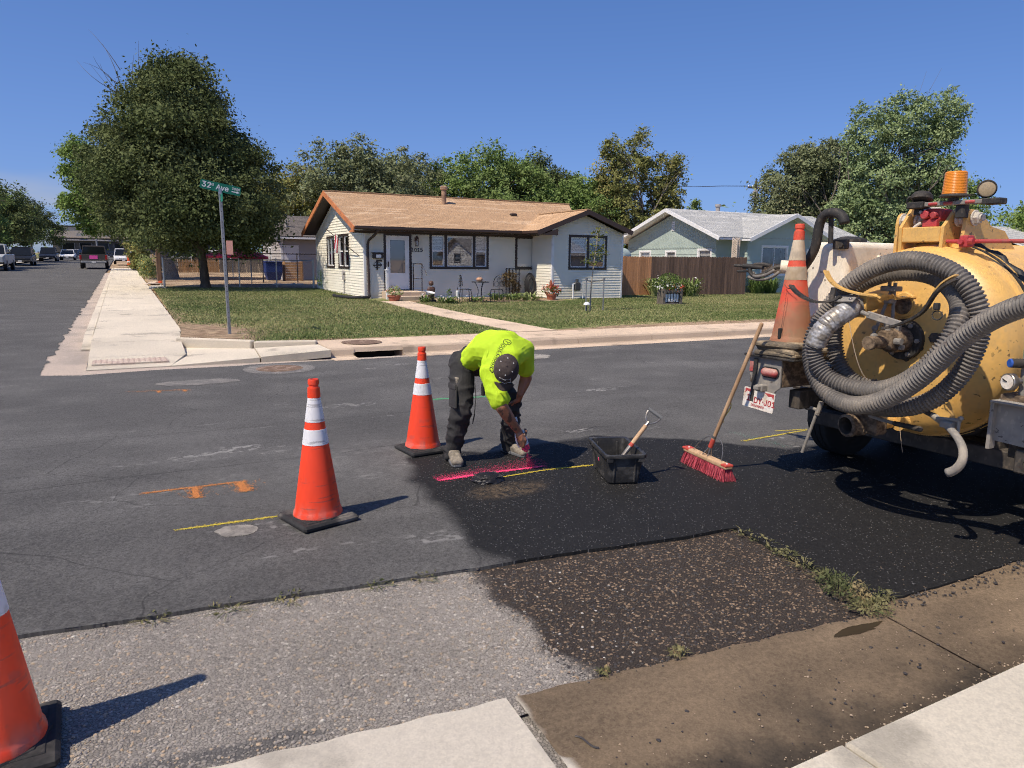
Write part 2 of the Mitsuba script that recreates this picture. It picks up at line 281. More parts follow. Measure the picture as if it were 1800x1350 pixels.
# near gutter pan: slabs with joints, and the near sidewalk
def pan_z(x, y): return -0.010 - 0.022 * np.clip((2.1 - y) / 0.6, 0, 1)
for x0, x1 in ((-2.6, -0.35), (-0.33, 1.19), (1.225, 3.12), (3.135, 5.2), (5.215, 7.4)):
    x = np.linspace(x0, x1, 40); top = np.where(x < 1.2, 2.36 - 0.105 * x, 2.36 - 0.105 * x + 0.0) + 0.006 * np.sin(x * 23); top = np.where(x > 3.13, 2.22 - 0.045 * (x - 3.2), top)
    P = Polygon(np.vstack([np.c_[x, top], [[x1 - 0.05, 1.36], [x0 - 0.05, 1.36]]]))
    m = flat(P, pan_z, 0.3); part('gutter_pan', 'slab', [m], 'pan_concrete')
labels['gutter_pan'] = {'kind': 'structure'}
part('gutter_pan', 'joint_filler', [bx(1.13, 1.3, 1.3, 2.22, -0.2, -0.034), bx(-0.6, -0.2, 1.3, 2.4, -0.2, -0.03), bx(3.0, 3.25, 1.3, 2.1, -0.2, -0.036), bx(5.1, 5.3, 1.3, 2.1, -0.2, -0.036)], 'chip_seal')
part('gutter_pan', 'grit', [pebbles(260, 1.3, 4.4, 1.46, 2.15, 0.0015, 0.005, 21, -0.018), pebbles(420, 1.6, 4.4, 1.42, 1.52, 0.002, 0.006, 22, -0.028)], 'stone_tan', kind='stuff')
part('gutter_pan', 'dirt_crumb', pebbles(160, 1.3, 3.6, 1.5, 2.1, 0.003, 0.010, 23, -0.019), 'stone_dark', kind='stuff')
for x0, x1 in ((-3, -1.3), (-1.29, 0.4), (0.41, 2.0), (2.01, 3.48), (3.49, 5.0), (5.01, 6.5)):
    part('near_sidewalk', 'slab', bx(x0, x1, -0.2, 1.385, -0.15, 0.085, 0.012), 'near_concrete')
labels['near_sidewalk'] = {'kind': 'structure'}
M('wet_puddle', (0.05, 0.038, 0.024), 0.12)
ang_ = np.linspace(0, 2 * np.pi, 40)[:-1]; rr_ = 1 + 0.5 * (fbm(np.c_[np.cos(ang_) * 1.7, np.sin(ang_) * 1.7, ang_ * 0], 3, 5) - 0.5)
struct('puddle', flat(Polygon(np.c_[2.90 + 0.145 * rr_ * np.cos(ang_) + 0.03 * np.sin(3 * ang_), 1.972 - 0.012 * np.cos(ang_) + 0.030 * rr_ ** 2 * np.sin(ang_)]), lambda x, y: pan_z(x, y) + 0.002, 0.05), 'wet_puddle')
# far side: gutter lip, rolled kerb, pink sidewalk in slabs
def extr_x(prof, x0, x1):
    pr = np.asarray(prof, float); n = len(pr); v = np.vstack([np.c_[np.full(n, x0), pr], np.c_[np.full(n, x1), pr]]); a = np.arange(n); b = (a + 1) % n
    f = np.vstack([np.c_[a, a + n, b], np.c_[b, a + n, b + n]]); c, fc = trimesh.creation.triangulate_polygon(Polygon(pr), engine='earcut')
    # caps by nearest profile vertex
    idx = np.array([np.argmin(np.hypot(*(pr - q).T)) for q in c])
    m = TM(v, np.vstack([f, idx[fc], idx[fc][:, ::-1] + n])); m.fix_normals(); return TM(m.vertices, m.faces)
KP = [(11.66, -0.1), (11.66, 0.006), (11.98, 0.012), (12.02, 0.03), (12.05, 0.125), (12.09, 0.15), (12.13, 0.157), (13.22, 0.172), (13.22, -0.1)]
KI = [(12.05, -0.1), (12.05, 0.145), (12.09, 0.157), (12.13, 0.16), (13.22, 0.172), (13.22, -0.1)]
xk = [4.27, 6.1, 7.95, 9.8, 11.65, 13.5, 15.4, 17.3, 19.2, 21.1, 23, 25, 27, 30, 34, 40, 50, 70, 100]
for a, b in zip(xk[:-1], xk[1:]): part('far_sidewalk', 'slab', extr_x(KP, a, b - 0.012), 'pink_concrete')
part('far_sidewalk', 'slab', extr_x(KP, 2.98, 3.40), 'pink_concrete')
part('far_sidewalk', 'slab', extr_x([(12.16, 0.075), (12.05, 0.078), (12.09, 0.15), (12.13, 0.158), (13.22, 0.172), (13.22, 0.075)], 3.404, 4.266), 'pink_concrete')
part('far_sidewalk', 'inlet_throat', [bx(3.40, 4.27, 12.5, 12.52, -0.4, 0.074), bx(3.38, 3.40, 12.0, 12.6, -0.4, 0.07), bx(3.4, 4.27, 11.66, 12.5, -0.42, -0.4)], M('dark_iron', (0.03, 0.025, 0.02), 0.7), label='dark storm drain opening in the kerb')
part('far_sidewalk', 'inlet_lip', [bx(3.40, 4.27, 11.7, 11.86, -0.02, 0.003)], 'gutter_concrete')
labels['far_sidewalk'] = {'kind': 'structure'}
# the corner: light new concrete ramp and flare with a small back kerb, sidewalk up the side street
def slab(parent, pts, mat, zf, thick=0.12, cell=0.6):
    m = flat(pts, zf, cell); P = Polygon(pts); c = np.array(P.exterior.coords)[:-1]; z = zf(c[:, 0], c[:, 1]); n = len(c); a = np.arange(n); b = (a + 1) % n
    s = TM(np.vstack([np.c_[c, z], np.c_[c, z - thick]]), np.vstack([np.c_[a, a + n, b], np.c_[b, a + n, b + n]]))
    return part(parent, 'slab', [m, s], mat)
side_z = lambda x, y: 0.008 + 0.137 * np.clip((y - 12.4) / 2.2, 0, 1) + 0.0095 * np.maximum(0, y - 13) 
ye = [12.05, 13.15, 14.5, 15.9, 17.3, 18.7, 20.1, 21.5, 22.9, 24.3, 25.7, 27.1, 28.5, 30, 31.5, 33, 34.5, 36, 38, 40, 42, 44, 46, 49, 52, 55, 60, 68]
for a, b in zip(ye[:-1], ye[1:]):
    w = 0.86 + 0.14 * min(1, max(0, (a - 13) / 3))
    slab('side_sidewalk', [(-0.56, a + 0.006), (w - 0.02 if a > 12.6 else 0.55, a + 0.006), (w, b - 0.006), (-0.56, b - 0.006)], 'light_concrete', side_z)
    if a > 14: slab('side_sidewalk', [(-0.72, a + 0.006), (-0.575, a + 0.006), (-0.575, b - 0.006), (-0.72, b - 0.006)], 'light_concrete', lambda x, y: side_z(x, y) - 0.02 - 0.10 * np.clip((16.0 - y) / 1.6, 0, 1))
slab('side_sidewalk', [(0.565, 12.05), (1.85, 11.99), (1.95, 13.19), (0.80, 14.35)], 'light_concrete', lambda x, y: 0.010 + 0.052 * np.clip(x - 0.6, 0, 2))
slab('side_sidewalk', [(1.87, 11.99), (2.97, 11.92), (2.97, 12.8), (1.965, 13.18)], 'light_concrete', lambda x, y: 0.02 + 0.05 * np.clip(x - 0.6, 0, 1.3) + 0.06 * np.clip((x - 1.87), 0, 1.1))
for p0, p1 in (((0.82, 14.42), (1.95, 13.28)), ((1.97, 13.27), (2.97, 12.88))):
    part('side_sidewalk', 'back_kerb', beam((*p0, 0.1), (*p1, 0.115), 0.14, 0.2, 0.02), 'light_concrete')
part('side_sidewalk', 'tactile_strip', [bx(-0.5, 0.55, 12.42, 13.05, 0, 0.040)] + [lathe([(0.024, 0), (0.018, 0.004), (0, 0.005)], (x, y, 0.040), (0, 0, 1), 6) for x in np.arange(-0.46, 0.53, 0.075) for y in np.arange(12.46, 13.03, 0.075)], M('worn_brick', dusty((0.40, 0.31, 0.26), (0.46, 0.40, 0.33), 5, 0.4, 0.7, 0.2), 0.9), label='worn textured warning strip of the kerb ramp')
labels['side_sidewalk'] = {'kind': 'structure'}
struct('gutter', [flat([(-1.45, 11.6), (3.4, 11.6), (3.4, 12.02), (-0.5, 12.1), (-0.55, 14.2), (-0.70, 60), (-1.6, 60), (-1.6, 12)], lambda x, y: grade(x, y) - 0.006, 1.0)], 'gutter_concrete')
# lawn and yards
LAWN = Polygon([(0.98, 16.0), (0.86, 14.55), (2.0, 13.36), (3.0, 12.97), (3.0, 13.22), (30, 13.22), (30, 27.5), (17.6, 27.5), (17.6, 24.9), (7.5, 24.9), (7.5, 32.0), (1.55, 34.6), (1.1, 34.6)])
struct('lawn', flat(LAWN, lot, 1.0), 'turf')
WALK = Polygon([(7.45, 23.0), (8.25, 22.9), (8.25, 21.3), (7.45, 21.2)])
def walk_strip(pts, w): return LineString(pts).buffer(w / 2, cap_style=2, join_style=2)
wp = [(7.95, 23.1), (7.72, 20.0), (7.62, 17.0), (7.70, 13.2)]
ws = LineString(wp)
for a in np.arange(0, 1, 1 / 7):
    seg = shapely.ops.substring(ws, a, a + 1 / 7 - 0.003, normalized=True) if hasattr(shapely, 'ops') else ws
    pts = np.array(seg.buffer(0.47, cap_style=2).exterior.coords)[:-1]
    slab('front_path', pts[::-1], 'pink_concrete', lambda x, y: lot(x, y) + 0.018, 0.08)
labels['front_path'] = {'kind': 'structure'}
# grass blades
def grass(n, poly, h0, h1, seed, keep=None, zf=lot, spread=0.6):
    g = np.random.default_rng(seed); x0, y0, x1, y1 = poly.bounds
    P = np.c_[g.uniform(x0, x1, n), g.uniform(y0, y1, n)]; P = P[shapely.contains_xy(poly, P[:, 0], P[:, 1])]
    if keep is not None: P = P[keep(P, g)]
    n = len(P); h = g.uniform(h0, h1, n); a = g.uniform(0, 6.28, n); w = h * 0.16 + 0.004
    lean = g.normal(0, spread, (n, 2)) * h[:, None]; z = zf(P[:, 0], P[:, 1])
    s = np.c_[np.cos(a), np.sin(a)] * w[:, None]
    v = np.stack([np.c_[P - s, z - 0.01], np.c_[P + s, z - 0.01], np.c_[P + lean, z + h]], 1).reshape(-1, 3)
    return TM(v, np.arange(len(v)).reshape(-1, 3))
def bare(P):   # thin, worn places: along the walk edge by the ramp, along the street sidewalk to the right
    d = fbm(np.c_[P * 0.7, P[:, 0] * 0], 4, 11)
    w = 1.5 * np.clip(1 - (P[:, 1] - 13.2) / (0.25 + 1.0 * np.clip((P[:, 0] - 6) / 6, 0, 1) + 0.5 * (d - 0.5)), 0, 1) + np.clip(1 - np.hypot(P[:, 0] - 1.25, (P[:, 1] - 15.3) * 0.55) / 1.35 + 0.8 * (d - 0.5), 0, 1) * 2.2 + np.clip(1 - (P[:, 0] - 1.0) / 0.5, 0, 1) * 0.6
    return w + 1.1 * np.clip(d - 0.55, 0, 1)
def lawn_fn(p, n, uv):
    b = F(p.x * 0.5, p.y * 0.5, 3.0, 4); c = CR(dr.floor(p.x * 40), dr.floor(p.y * 40), 1); st = F(p.x * 0.35, p.y * 2.6, 1.0, 3)
    return MIX(MIX((0.105, 0.150, 0.042), (0.225, 0.255, 0.095), SS(0.3, 0.72, st * 0.55 + b * 0.45)), (0.38, 0.32, 0.17), SS(0.72, 1.0, c + 0.25 * (b - 0.5))) * (0.85 + 0.3 * c)
scene['grass_blades'] = {'type': 'twosided', 'bsdf': {'type': 'principled', 'base_color': mikit.proc(lawn_fn), 'roughness': 0.6, 'specular': 0.25}}
lawn_free = LAWN.difference(ws.buffer(0.50, cap_style=2)).difference(Polygon([(7.4, 22.6), (15, 22.4), (15, 25), (7.4, 25)]))
gm = grass(420000, lawn_free, 0.025, 0.055, 5, lambda P, g: g.uniform(0, 1, len(P)) > bare(P))
k = one('grass', gm, 'grass_blades', 'mown green lawn around the small house', 'grass'); labels[k] = {'label': labels[k]['label'], 'category': 'grass', 'kind': 'stuff'}
# ---------------------------------------------------------------- building kit
M('siding_cream', dusty((0.77, 0.74, 0.63), (0.70, 0.67, 0.56), 0.7, 0.4, 0.75, 0.04), 0.55)
M('siding_sage', dusty((0.42, 0.50, 0.45), (0.36, 0.44, 0.40), 0.8, 0.4, 0.75, 0.05), 0.6)
M('siding_grey', (0.36, 0.34, 0.33), 0.7)
M('trim_dark', (0.035, 0.026, 0.023), 0.5); M('trim_brown', (0.055, 0.034, 0.026), 0.5); M('trim_orange', dusty((0.52, 0.19, 0.075), (0.40, 0.15, 0.07), 3.0), 0.7)
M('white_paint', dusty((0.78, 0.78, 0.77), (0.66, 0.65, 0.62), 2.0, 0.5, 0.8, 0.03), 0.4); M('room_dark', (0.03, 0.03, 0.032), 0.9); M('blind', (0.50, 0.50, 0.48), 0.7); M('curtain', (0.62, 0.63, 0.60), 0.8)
scene['pane_glass'] = {'type': 'thindielectric', 'int_ior': 1.85}
def shingle_fn(a, b, pale):
    def fn(p, n, uv):
        u = p.x * dr.abs(n.y) + p.y * dr.abs(n.x) + p.x * 0.02
        row = dr.floor(p.z * 19.0); c = CR(dr.floor(u * 3.2 + row * 0.37), row, 1); c2 = CR(dr.floor(u * 1.1 + row * 0.71), row, 4)
        g = N(p.x * 40, p.y * 40, p.z * 40)
        return MIX(MIX(a, b, c * 0.5), pale, dr.select(c2 > 0.78, 0.6, 0.0) * SS(0.3, 0.6, N(u * 6, row, 0))) * (0.9 + 0.2 * g)
    return mikit.proc(fn)
M('shingle_tan', shingle_fn((0.44, 0.29, 0.17), (0.35, 0.23, 0.135), (0.56, 0.41, 0.27)), 0.9)
M('shingle_pale', shingle_fn((0.35, 0.355, 0.345), (0.27, 0.275, 0.27), (0.46, 0.46, 0.45)), 0.9)
M('shingle_brown', shingle_fn((0.13, 0.115, 0.105), (0.10, 0.088, 0.08), (0.17, 0.15, 0.14)), 0.9)
Z3 = np.array([0, 0, 1.0])
def on_wall(o, ax, P2, d):
    """Points (s, z) of a wall with origin o and direction ax, d outwards."""
    P2 = np.asarray(P2, float); ax = np.asarray(ax, float); nrm = np.cross(ax, Z3)
    return np.asarray(o, float) + P2[:, :1] * ax + P2[:, 1:2] * Z3 + np.reshape(d, (-1, 1)) * nrm
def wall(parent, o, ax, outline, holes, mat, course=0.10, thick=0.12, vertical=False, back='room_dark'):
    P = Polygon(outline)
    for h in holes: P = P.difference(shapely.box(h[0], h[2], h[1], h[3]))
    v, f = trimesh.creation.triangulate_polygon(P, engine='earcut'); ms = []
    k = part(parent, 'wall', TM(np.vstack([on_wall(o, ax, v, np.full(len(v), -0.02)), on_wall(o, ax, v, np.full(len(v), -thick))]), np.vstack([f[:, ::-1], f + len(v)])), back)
    x0, z0, x1, z1 = P.bounds; lo, hi = (x0, x1) if vertical else (z0, z1); a = lo
    while a < hi - 1e-6:
        b = min(a + course, hi); box = shapely.box(a, z0 - 1, b, z1 + 1) if vertical else shapely.box(x0 - 1, a, x1 + 1, b); Q = P.intersection(box)
        for g in getattr(Q, 'geoms', [Q]):
            if g.geom_type != 'Polygon' or g.area < 1e-4: continue
            v, f = trimesh.creation.triangulate_polygon(g, engine='earcut')
            if vertical: d = np.where(v[:, 0] < a + 1e-6, 0.004, 0.012)
            else: d = 0.024 * (b - v[:, 1]) / course
            W = on_wall(o, ax, v, d); m = TM(W, f); ms.append(m)
            c = np.array(g.exterior.coords)[:-1]; n = len(c); d = (np.where(c[:, 0] < a + 1e-6, 0.004, 0.012) if vertical else 0.024 * (b - c[:, 1]) / course); i = np.arange(n); j = (i + 1) % n
            ms.append(TM(np.vstack([on_wall(o, ax, c, d), on_wall(o, ax, c, d * 0 - 0.02)]), np.vstack([np.c_[i, i + n, j], np.c_[j, i + n, j + n]])))
        a = b
    part(k, 'siding', ms, mat, kind='stuff'); return k
def wbox(o, ax, s0, s1, z0, z1, d0, d1, c=0.0):
    m = bx(s0, s1, d0, d1, z0, z1, c); v = np.asarray(m.vertices)
    return TM(on_wall(o, ax, v[:, [0, 2]], v[:, 1]), m.faces[:, ::-1])
def window(parent, o, ax, s0, s1, z0, z1, trim='trim_dark', cols=((0, 1, 'hung'),), tw=0.09, blind=None, sash='white_paint', sill=False):
    bars = [wbox(o, ax, s0 - tw, s1 + tw, z1, z1 + tw, -0.03, 0.03), wbox(o, ax, s0 - tw, s1 + tw, z0 - tw, z0, -0.03, 0.035), wbox(o, ax, s0 - tw, s0, z0, z1, -0.03, 0.028), wbox(o, ax, s1, s1 + tw, z0, z1, -0.03, 0.028)]
    W = s1 - s0; k = None; sb = []; pn = []; bl = []
    for n_, (a, b, kind) in enumerate(cols):
        u0, u1 = s0 + a * W, s0 + b * W
        if n_: bars.append(wbox(o, ax, u0 - tw * 0.55, u0 + tw * 0.55, z0, z1, -0.03, 0.026))
        u0 += tw * 0.55 * (n_ > 0); u1 -= tw * 0.55 * (n_ < len(cols) - 1); t = 0.035
        sb += [wbox(o, ax, u0, u1, z1 - t, z1, -0.06, -0.005), wbox(o, ax, u0, u1, z0, z0 + t, -0.06, -0.005), wbox(o, ax, u0, u0 + t, z0 + t, z1 - t, -0.06, -0.006), wbox(o, ax, u1 - t, u1, z0 + t, z1 - t, -0.06, -0.006)]
        if kind == 'hung': sb.append(wbox(o, ax, u0 + t, u1 - t, (z0 + z1) / 2 - 0.02, (z0 + z1) / 2 + 0.025, -0.055, -0.003))
        if kind == 'slide': sb.append(wbox(o, ax, (u0 + u1) / 2 - 0.02, (u0 + u1) / 2 + 0.02, z0 + t, z1 - t, -0.055, -0.003))
        pn.append(TM(on_wall(o, ax, [(u0 + t, z0 + t), (u1 - t, z0 + t), (u1 - t, z1 - t), (u0 + t, z1 - t)], np.full(4, -0.03)), [[0, 1, 2], [0, 2, 3]]))
        if blind:
            zb = z0 + (z1 - z0) * (blind[n_] if isinstance(blind, (list, tuple)) else blind)
            for z in np.arange(z1 - t, zb, -0.05): bl.append(wbox(o, ax, u0 + t, u1 - t, z - 0.045, z - 0.004, -0.10, -0.085))
    k = part(parent, 'window', bars, trim); part(k, 'sash', sb, sash); part(k, 'pane', pn, 'pane_glass')
    if bl: part(k, 'blind', bl, 'blind', kind='stuff')
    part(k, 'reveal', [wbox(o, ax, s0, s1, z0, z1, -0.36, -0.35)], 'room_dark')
    return k
def roof_plane(parent_roof, eave0, eave1, ridge0, ridge1, mat, course=0.14, thick=0.1, clip=None):
    """Shingled plane between the eave line and the ridge line; returns deck mesh."""
    e0, e1, r0, r1_ = (np.asarray(p, float) for p in (eave0, eave1, ridge0, ridge1)); nrm = np.cross(e1 - e0, r0 - e0); nrm /= np.linalg.norm(nrm)
    if nrm[2] < 0: nrm = -nrm
    S = np.linalg.norm(r0 - e0); n = int(S / course); ms = []
    for i in range(n):
        a, b = i / n, (i + 1) / n; A0, A1, B0, B1 = e0 + (r0 - e0) * a, e1 + (r1_ - e1) * a, e0 + (r0 - e0) * b, e1 + (r1_ - e1) * b
        v = np.array([A0, A1, B1, B0]) ; v[:2] += nrm * 0.016; v[2:] += nrm * 0.006
        ms.append(TM(np.vstack([v, A0 + nrm * 0.004, A1 + nrm * 0.004]), [[0, 1, 2], [0, 2, 3], [4, 5, 1], [4, 1, 0]]))
    part(parent_roof, 'shingle', ms, mat, kind='stuff')
def deck(ps, thick):
    """A roof slab between four corners."""
    v = np.asarray(ps, float); v = np.vstack([v, v - [0, 0, thick]]); h = trimesh.Trimesh(v).convex_hull; return TM(h.vertices, h.faces)
# ---------------------------------------------------------------- the cream house on the corner lot
H = thing('small_house', 'single-storey cream house with a tan shingled roof, dark trim and an orange gable edge', 'house')
b0 = 0.27
fo, fx = (7.5, 25.0, 0), (1, 0, 0)      # front wall: s = X - 7.5
w = wall(H, fo, fx, [(0, b0), (6.9, b0), (6.9, 2.66), (0, 2.66)], [(0.70, 1.74, 0.0, 2.56), (2.52, 4.74, 1.40, 2.52), (6.05 - .0, 6.90, 1.38, 2.52)], 'siding_cream')
go, gx_ = (7.5, 32.0, 0), (0, -1, 0)    # left gable: s = 32 - Y
wall(H, go, gx_, [(0, b0), (7.0, b0), (7.0, 2.62), (3.5, 4.02), (0, 2.62)], [(1.95, 2.95, 1.36, 2.44), (3.72, 5.05, 1.36, 2.48)], 'siding_cream')
wo = (14.25, 23.5, 0)                   # wing front: s = X - 14.25
wall(H, wo, fx, [(0, b0 - .03), (3.22, b0 - .03), (3.22, 2.72), (1.35, 3.40), (0, 2.90)], [(0.80, 2.38, 1.42, 2.54)], 'siding_cream')
wall(H, (14.25, 25.0, 0), (0, -1, 0), [(0, b0), (1.5, b0), (1.5, 2.7), (0, 2.7)], [], 'siding_cream')
wall(H, (17.47, 23.5, 0), (0, 1, 0), [(0, b0 - .05), (8.5, b0 - .05), (8.5, 2.7), (0, 2.7)], [], 'siding_cream')
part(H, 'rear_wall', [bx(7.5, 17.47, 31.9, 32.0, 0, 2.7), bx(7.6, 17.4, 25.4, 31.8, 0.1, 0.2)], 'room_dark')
part(H, 'foundation', [bx(7.52, 14.4, 25.01, 25.2, 0, b0 + .01), bx(7.52, 7.7, 25.2, 31.98, 0, b0 + .01), bx(14.27, 17.45, 23.51, 23.7, 0, b0 - .02)], M('foundation_brown', (0.13, 0.08, 0.055), 0.9))
for q in ((7.475, 7.55, 24.975, 25.05, b0, 2.62), (7.475, 7.55, 31.95, 32.02, b0, 2.62), (14.225, 14.30, 23.47, 23.55, b0 - .03, 2.84), (17.42, 17.495, 23.47, 23.55, b0 - .03, 2.7)): part(H, 'corner_trim', bx(*q), 'white_paint')
RF = part(H, 'roof', [deck([(7.02, 24.48, 2.72), (16.5, 24.48, 2.72), (7.02, 28.5, 4.18), (16.5, 28.5, 4.18)], 0.08), deck([(7.02, 32.5, 2.72), (17.9, 32.5, 2.72), (7.02, 28.5, 4.18), (17.9, 28.5, 4.18)], 0.08),
    deck([(13.42, 23.15, 2.73), (15.60, 23.15, 3.545), (13.42, 27.0, 2.73), (15.60, 27.0, 3.545)], 0.08), deck([(17.64, 23.15, 2.82), (15.60, 23.15, 3.545), (17.64, 28.5, 2.82), (15.60, 28.5, 3.545)], 0.08)], 'trim_brown')
roof_plane(RF, (7.02, 24.46, 2.72), (16.2, 24.46, 2.72), (7.02, 28.5, 4.185), (18.1, 28.5, 4.185), 'shingle_tan')
roof_plane(RF, (18.1, 32.5, 2.72), (7.02, 32.5, 2.72), (18.1, 28.5, 4.185), (7.02, 28.5, 4.185), 'shingle_tan', 0.4)
roof_plane(RF, (13.42, 27.0, 2.735), (13.42, 23.13, 2.735), (15.60, 28.0, 3.555), (15.60, 23.13, 3.555), 'shingle_tan')
roof_plane(RF, (17.66, 23.13, 2.825), (17.66, 28.5, 2.825), (15.60, 23.13, 3.555), (15.60, 28.5, 3.555), 'shingle_tan')
part(RF, 'ridge_cap', [beam((7.0, 28.5, 4.2), (18.1, 28.5, 4.2), 0.22, 0.03), beam((15.60, 23.12, 3.57), (15.60, 26.8, 3.57), 0.2, 0.03)], 'shingle_tan')
for p0, p1, m in (((7.0, 24.44, 2.64), (7.0, 28.5, 4.10), 'trim_orange'), ((7.0, 32.52, 2.64), (7.0, 28.5, 4.10), 'trim_orange'), ((13.40, 23.12, 2.65), (15.60, 23.12, 3.47), 'trim_brown'), ((17.66, 23.12, 2.74), (15.60, 23.12, 3.47), 'trim_brown')):
    part(RF, 'barge_board', beam(p0, p1, 0.04, 0.17), m, label='sunlit orange barge board of the left gable' if 'orange' in m else None)
part(RF, 'eave_return', [prism([(0, 0), (0.52, 0), (0.52, 0.17), (0, 0.02)], (7.0, 24.98, 2.54), (0, -1, 0), (0, 0, 1), 0.042)], 'trim_orange')
part(RF, 'eave_return', [prism([(0, 0), (0.62, 0), (0.62, 0.24), (0, 0.02)], (13.62, 23.12, 2.58), (1, 0, 0), (0, 0, 1), 0.05)], 'trim_brown')
part(RF, 'soffit', [bx(7.1, 14.35, 24.5, 25.0, 2.60, 2.62), bx(7.1, 14.35, 24.97, 24.985, 2.53, 2.60), bx(13.5, 14.25, 23.2, 24.5, 2.63, 2.65), bx(17.47, 17.62, 23.2, 28, 2.70, 2.72)], 'trim_brown')
part(RF, 'gutter', [extr_x([(24.42, 2.75), (24.35, 2.75), (24.35, 2.67), (24.38, 2.635), (24.46, 2.635), (24.46, 2.75)], 7.02, 13.45)], 'trim_brown')
part(H, 'downspout', tube(spline([(7.82, 24.42, 2.64), (7.80, 24.45, 2.55), (7.66, 24.75, 2.34), (7.62, 24.90, 2.22), (7.62, 24.92, 1.2), (7.62, 24.92, 0.5), (7.60, 24.85, 0.36)], 40), 0.045, 10), 'trim_brown')
part(H, 'drain_hose', tube(spline([(7.60, 24.86, 0.40), (7.45, 24.6, 0.33), (7.1, 24.55, 0.33), (6.7, 25.1, 0.34), (6.75, 26.3, 0.34)], 40), 0.055, 10), M('black_rubber', (0.02, 0.02, 0.021), 0.6))
part(RF, 'vent_pipe', [cyl((11.6, 27.6, 3.8), (11.6, 27.6, 4.42), 0.10, 14), lathe([(0.10, 0), (0.15, 0.02), (0.15, 0.10), (0.10, 0.16), (0, 0.17)], (11.6, 27.6, 4.40), (0, 0, 1), 14)], M('rusty_pipe', dusty((0.36, 0.24, 0.16), (0.20, 0.12, 0.08), 6), 0.8))
part(RF, 'skylight', bx(11.0, 11.62, 29.0, 29.6, 4.02, 4.26, 0.03), 'white_paint')
part(RF, 'roof_vent', [bx(14.0, 14.26, 26.3, 26.5, 3.42, 3.52, 0.02)], 'trim_dark')
part(H, 'gable_vent', [wbox(go, gx_, 3.40, 3.60, 3.3 + 0.09 * i, 3.37 + 0.09 * i, 0.01, 0.04) for i in range(5)], 'white_paint', kind='stuff')
wk = window(H, fo, fx, 2.52, 4.74, 1.40, 2.52, cols=((0, 0.25, 'hung'), (0.25, 0.77, 'fixed'), (0.77, 1, 'hung')), blind=[0.5, 0.93, 0.5])
window(H, fo, fx, 6.05, 6.90, 1.38, 2.52, cols=((0, 1, 'fixed'),), tw=0.08, sash='trim_dark'); part(H, 'window_shade', wbox(fo, fx, 6.07, 6.88, 1.40, 2.50, -0.07, -0.045), 'curtain', label='pale screen closing the narrow window')
window(H, wo, fx, 0.80, 2.38, 1.42, 2.54, cols=((0, 0.5, 'hung'), (0.5, 1, 'hung')), blind=[0.5, 0.75])
window(H, go, gx_, 1.95, 2.95, 1.36, 2.44, cols=((0, 1, 'slide'),))
window(H, go, gx_, 3.72, 5.05, 1.36, 2.48, cols=((0, 0.5, 'hung'), (0.5, 1, 'hung')))
D = part(H, 'door', [wbox(fo, fx, 0.79, 0.94, 0.58, 2.47, -0.03, 0.01), wbox(fo, fx, 1.50, 1.65, 0.58, 2.47, -0.03, 0.01), wbox(fo, fx, 0.94, 1.50, 2.32, 2.47, -0.03, 0.01), wbox(fo, fx, 0.94, 1.50, 0.58, 1.16, -0.03, 0.008)], 'white_paint', label='white storm door with a tall glass panel')
part(D, 'glass', TM(on_wall(fo, fx, [(0.94, 1.16), (1.5, 1.16), (1.5, 2.32), (0.94, 2.32)], np.full(4, -0.01)), [[0, 1, 2], [0, 2, 3]]), 'pane_glass')
part(D, 'inner_door', wbox(fo, fx, 0.80, 1.64, 0.58, 2.46, -0.12, -0.09), M('door_grey', (0.16, 0.17, 0.17), 0.6)); part(D, 'handle', [wbox(fo, fx, 0.845, 0.875, 1.38, 1.56, 0.01, 0.05)], 'trim_dark')
part(D, 'casing', [wbox(fo, fx, 0.70, 0.785, 0.56, 2.56, -0.02, 0.03), wbox(fo, fx, 1.655, 1.74, 0.56, 2.56, -0.02, 0.03), wbox(fo, fx, 0.785, 1.655, 2.475, 2.56, -0.02, 0.029), wbox(fo, fx, 0.70, 1.74, 0.52, 0.575, -0.05, 0.05)], 'trim_dark')
LP = part(H, 'wall_lamp', [lathe([(0, 0.16), (0.02, 0.15), (0.075, 0.05), (0.08, 0.03), (0, 0.03)], (9.40, 24.86, 2.33), sides=10), bx(9.36, 9.44, 24.93, 24.985, 2.27, 2.42), rod((9.40, 24.86, 2.47), (9.40, 24.95, 2.38), 0.012)] + [rod((9.40 + 0.065 * math.cos(a), 24.86 + 0.065 * math.sin(a), 2.36), (9.40 + 0.05 * math.cos(a), 24.86 + 0.05 * math.sin(a), 2.13), 0.008, 5) for a in np.arange(6) * 1.047] + [lathe([(0, 0), (0.055, 0.0), (0.055, 0.02), (0, 0.02)], (9.40, 24.86, 2.11), sides=10)], M('lamp_brown', (0.10, 0.05, 0.035), 0.5))
part(LP, 'globe', lathe([(0, 0), (0.04, 0.02), (0.045, 0.15), (0, 0.19)], (9.40, 24.86, 2.13), sides=10), 'curtain')
def text_on(o, ax, up, text, h, depth=0.004, bold=True, s=(1, 1)):
    m = text_mesh(text, h, depth, bold); v = np.asarray(m.vertices); ax, up = np.asarray(ax, float), np.asarray(up, float); n = np.cross(ax, up)
    return TM(np.asarray(o, float) + v[:, :1] * s[0] * ax + v[:, 1:2] * s[1] * up + v[:, 2:] * n, m.faces)
part(H, 'house_number', text_on((9.21, 24.982, 1.92), (1, 0, 0), (0, 0, 1), '1015', 0.13, 0.012), 'trim_dark', label='dark house number 1015 beside the door')
part(H, 'doorbell', [bx(9.21, 9.25, 24.975, 24.99, 1.48, 1.55)], 'trim_dark')
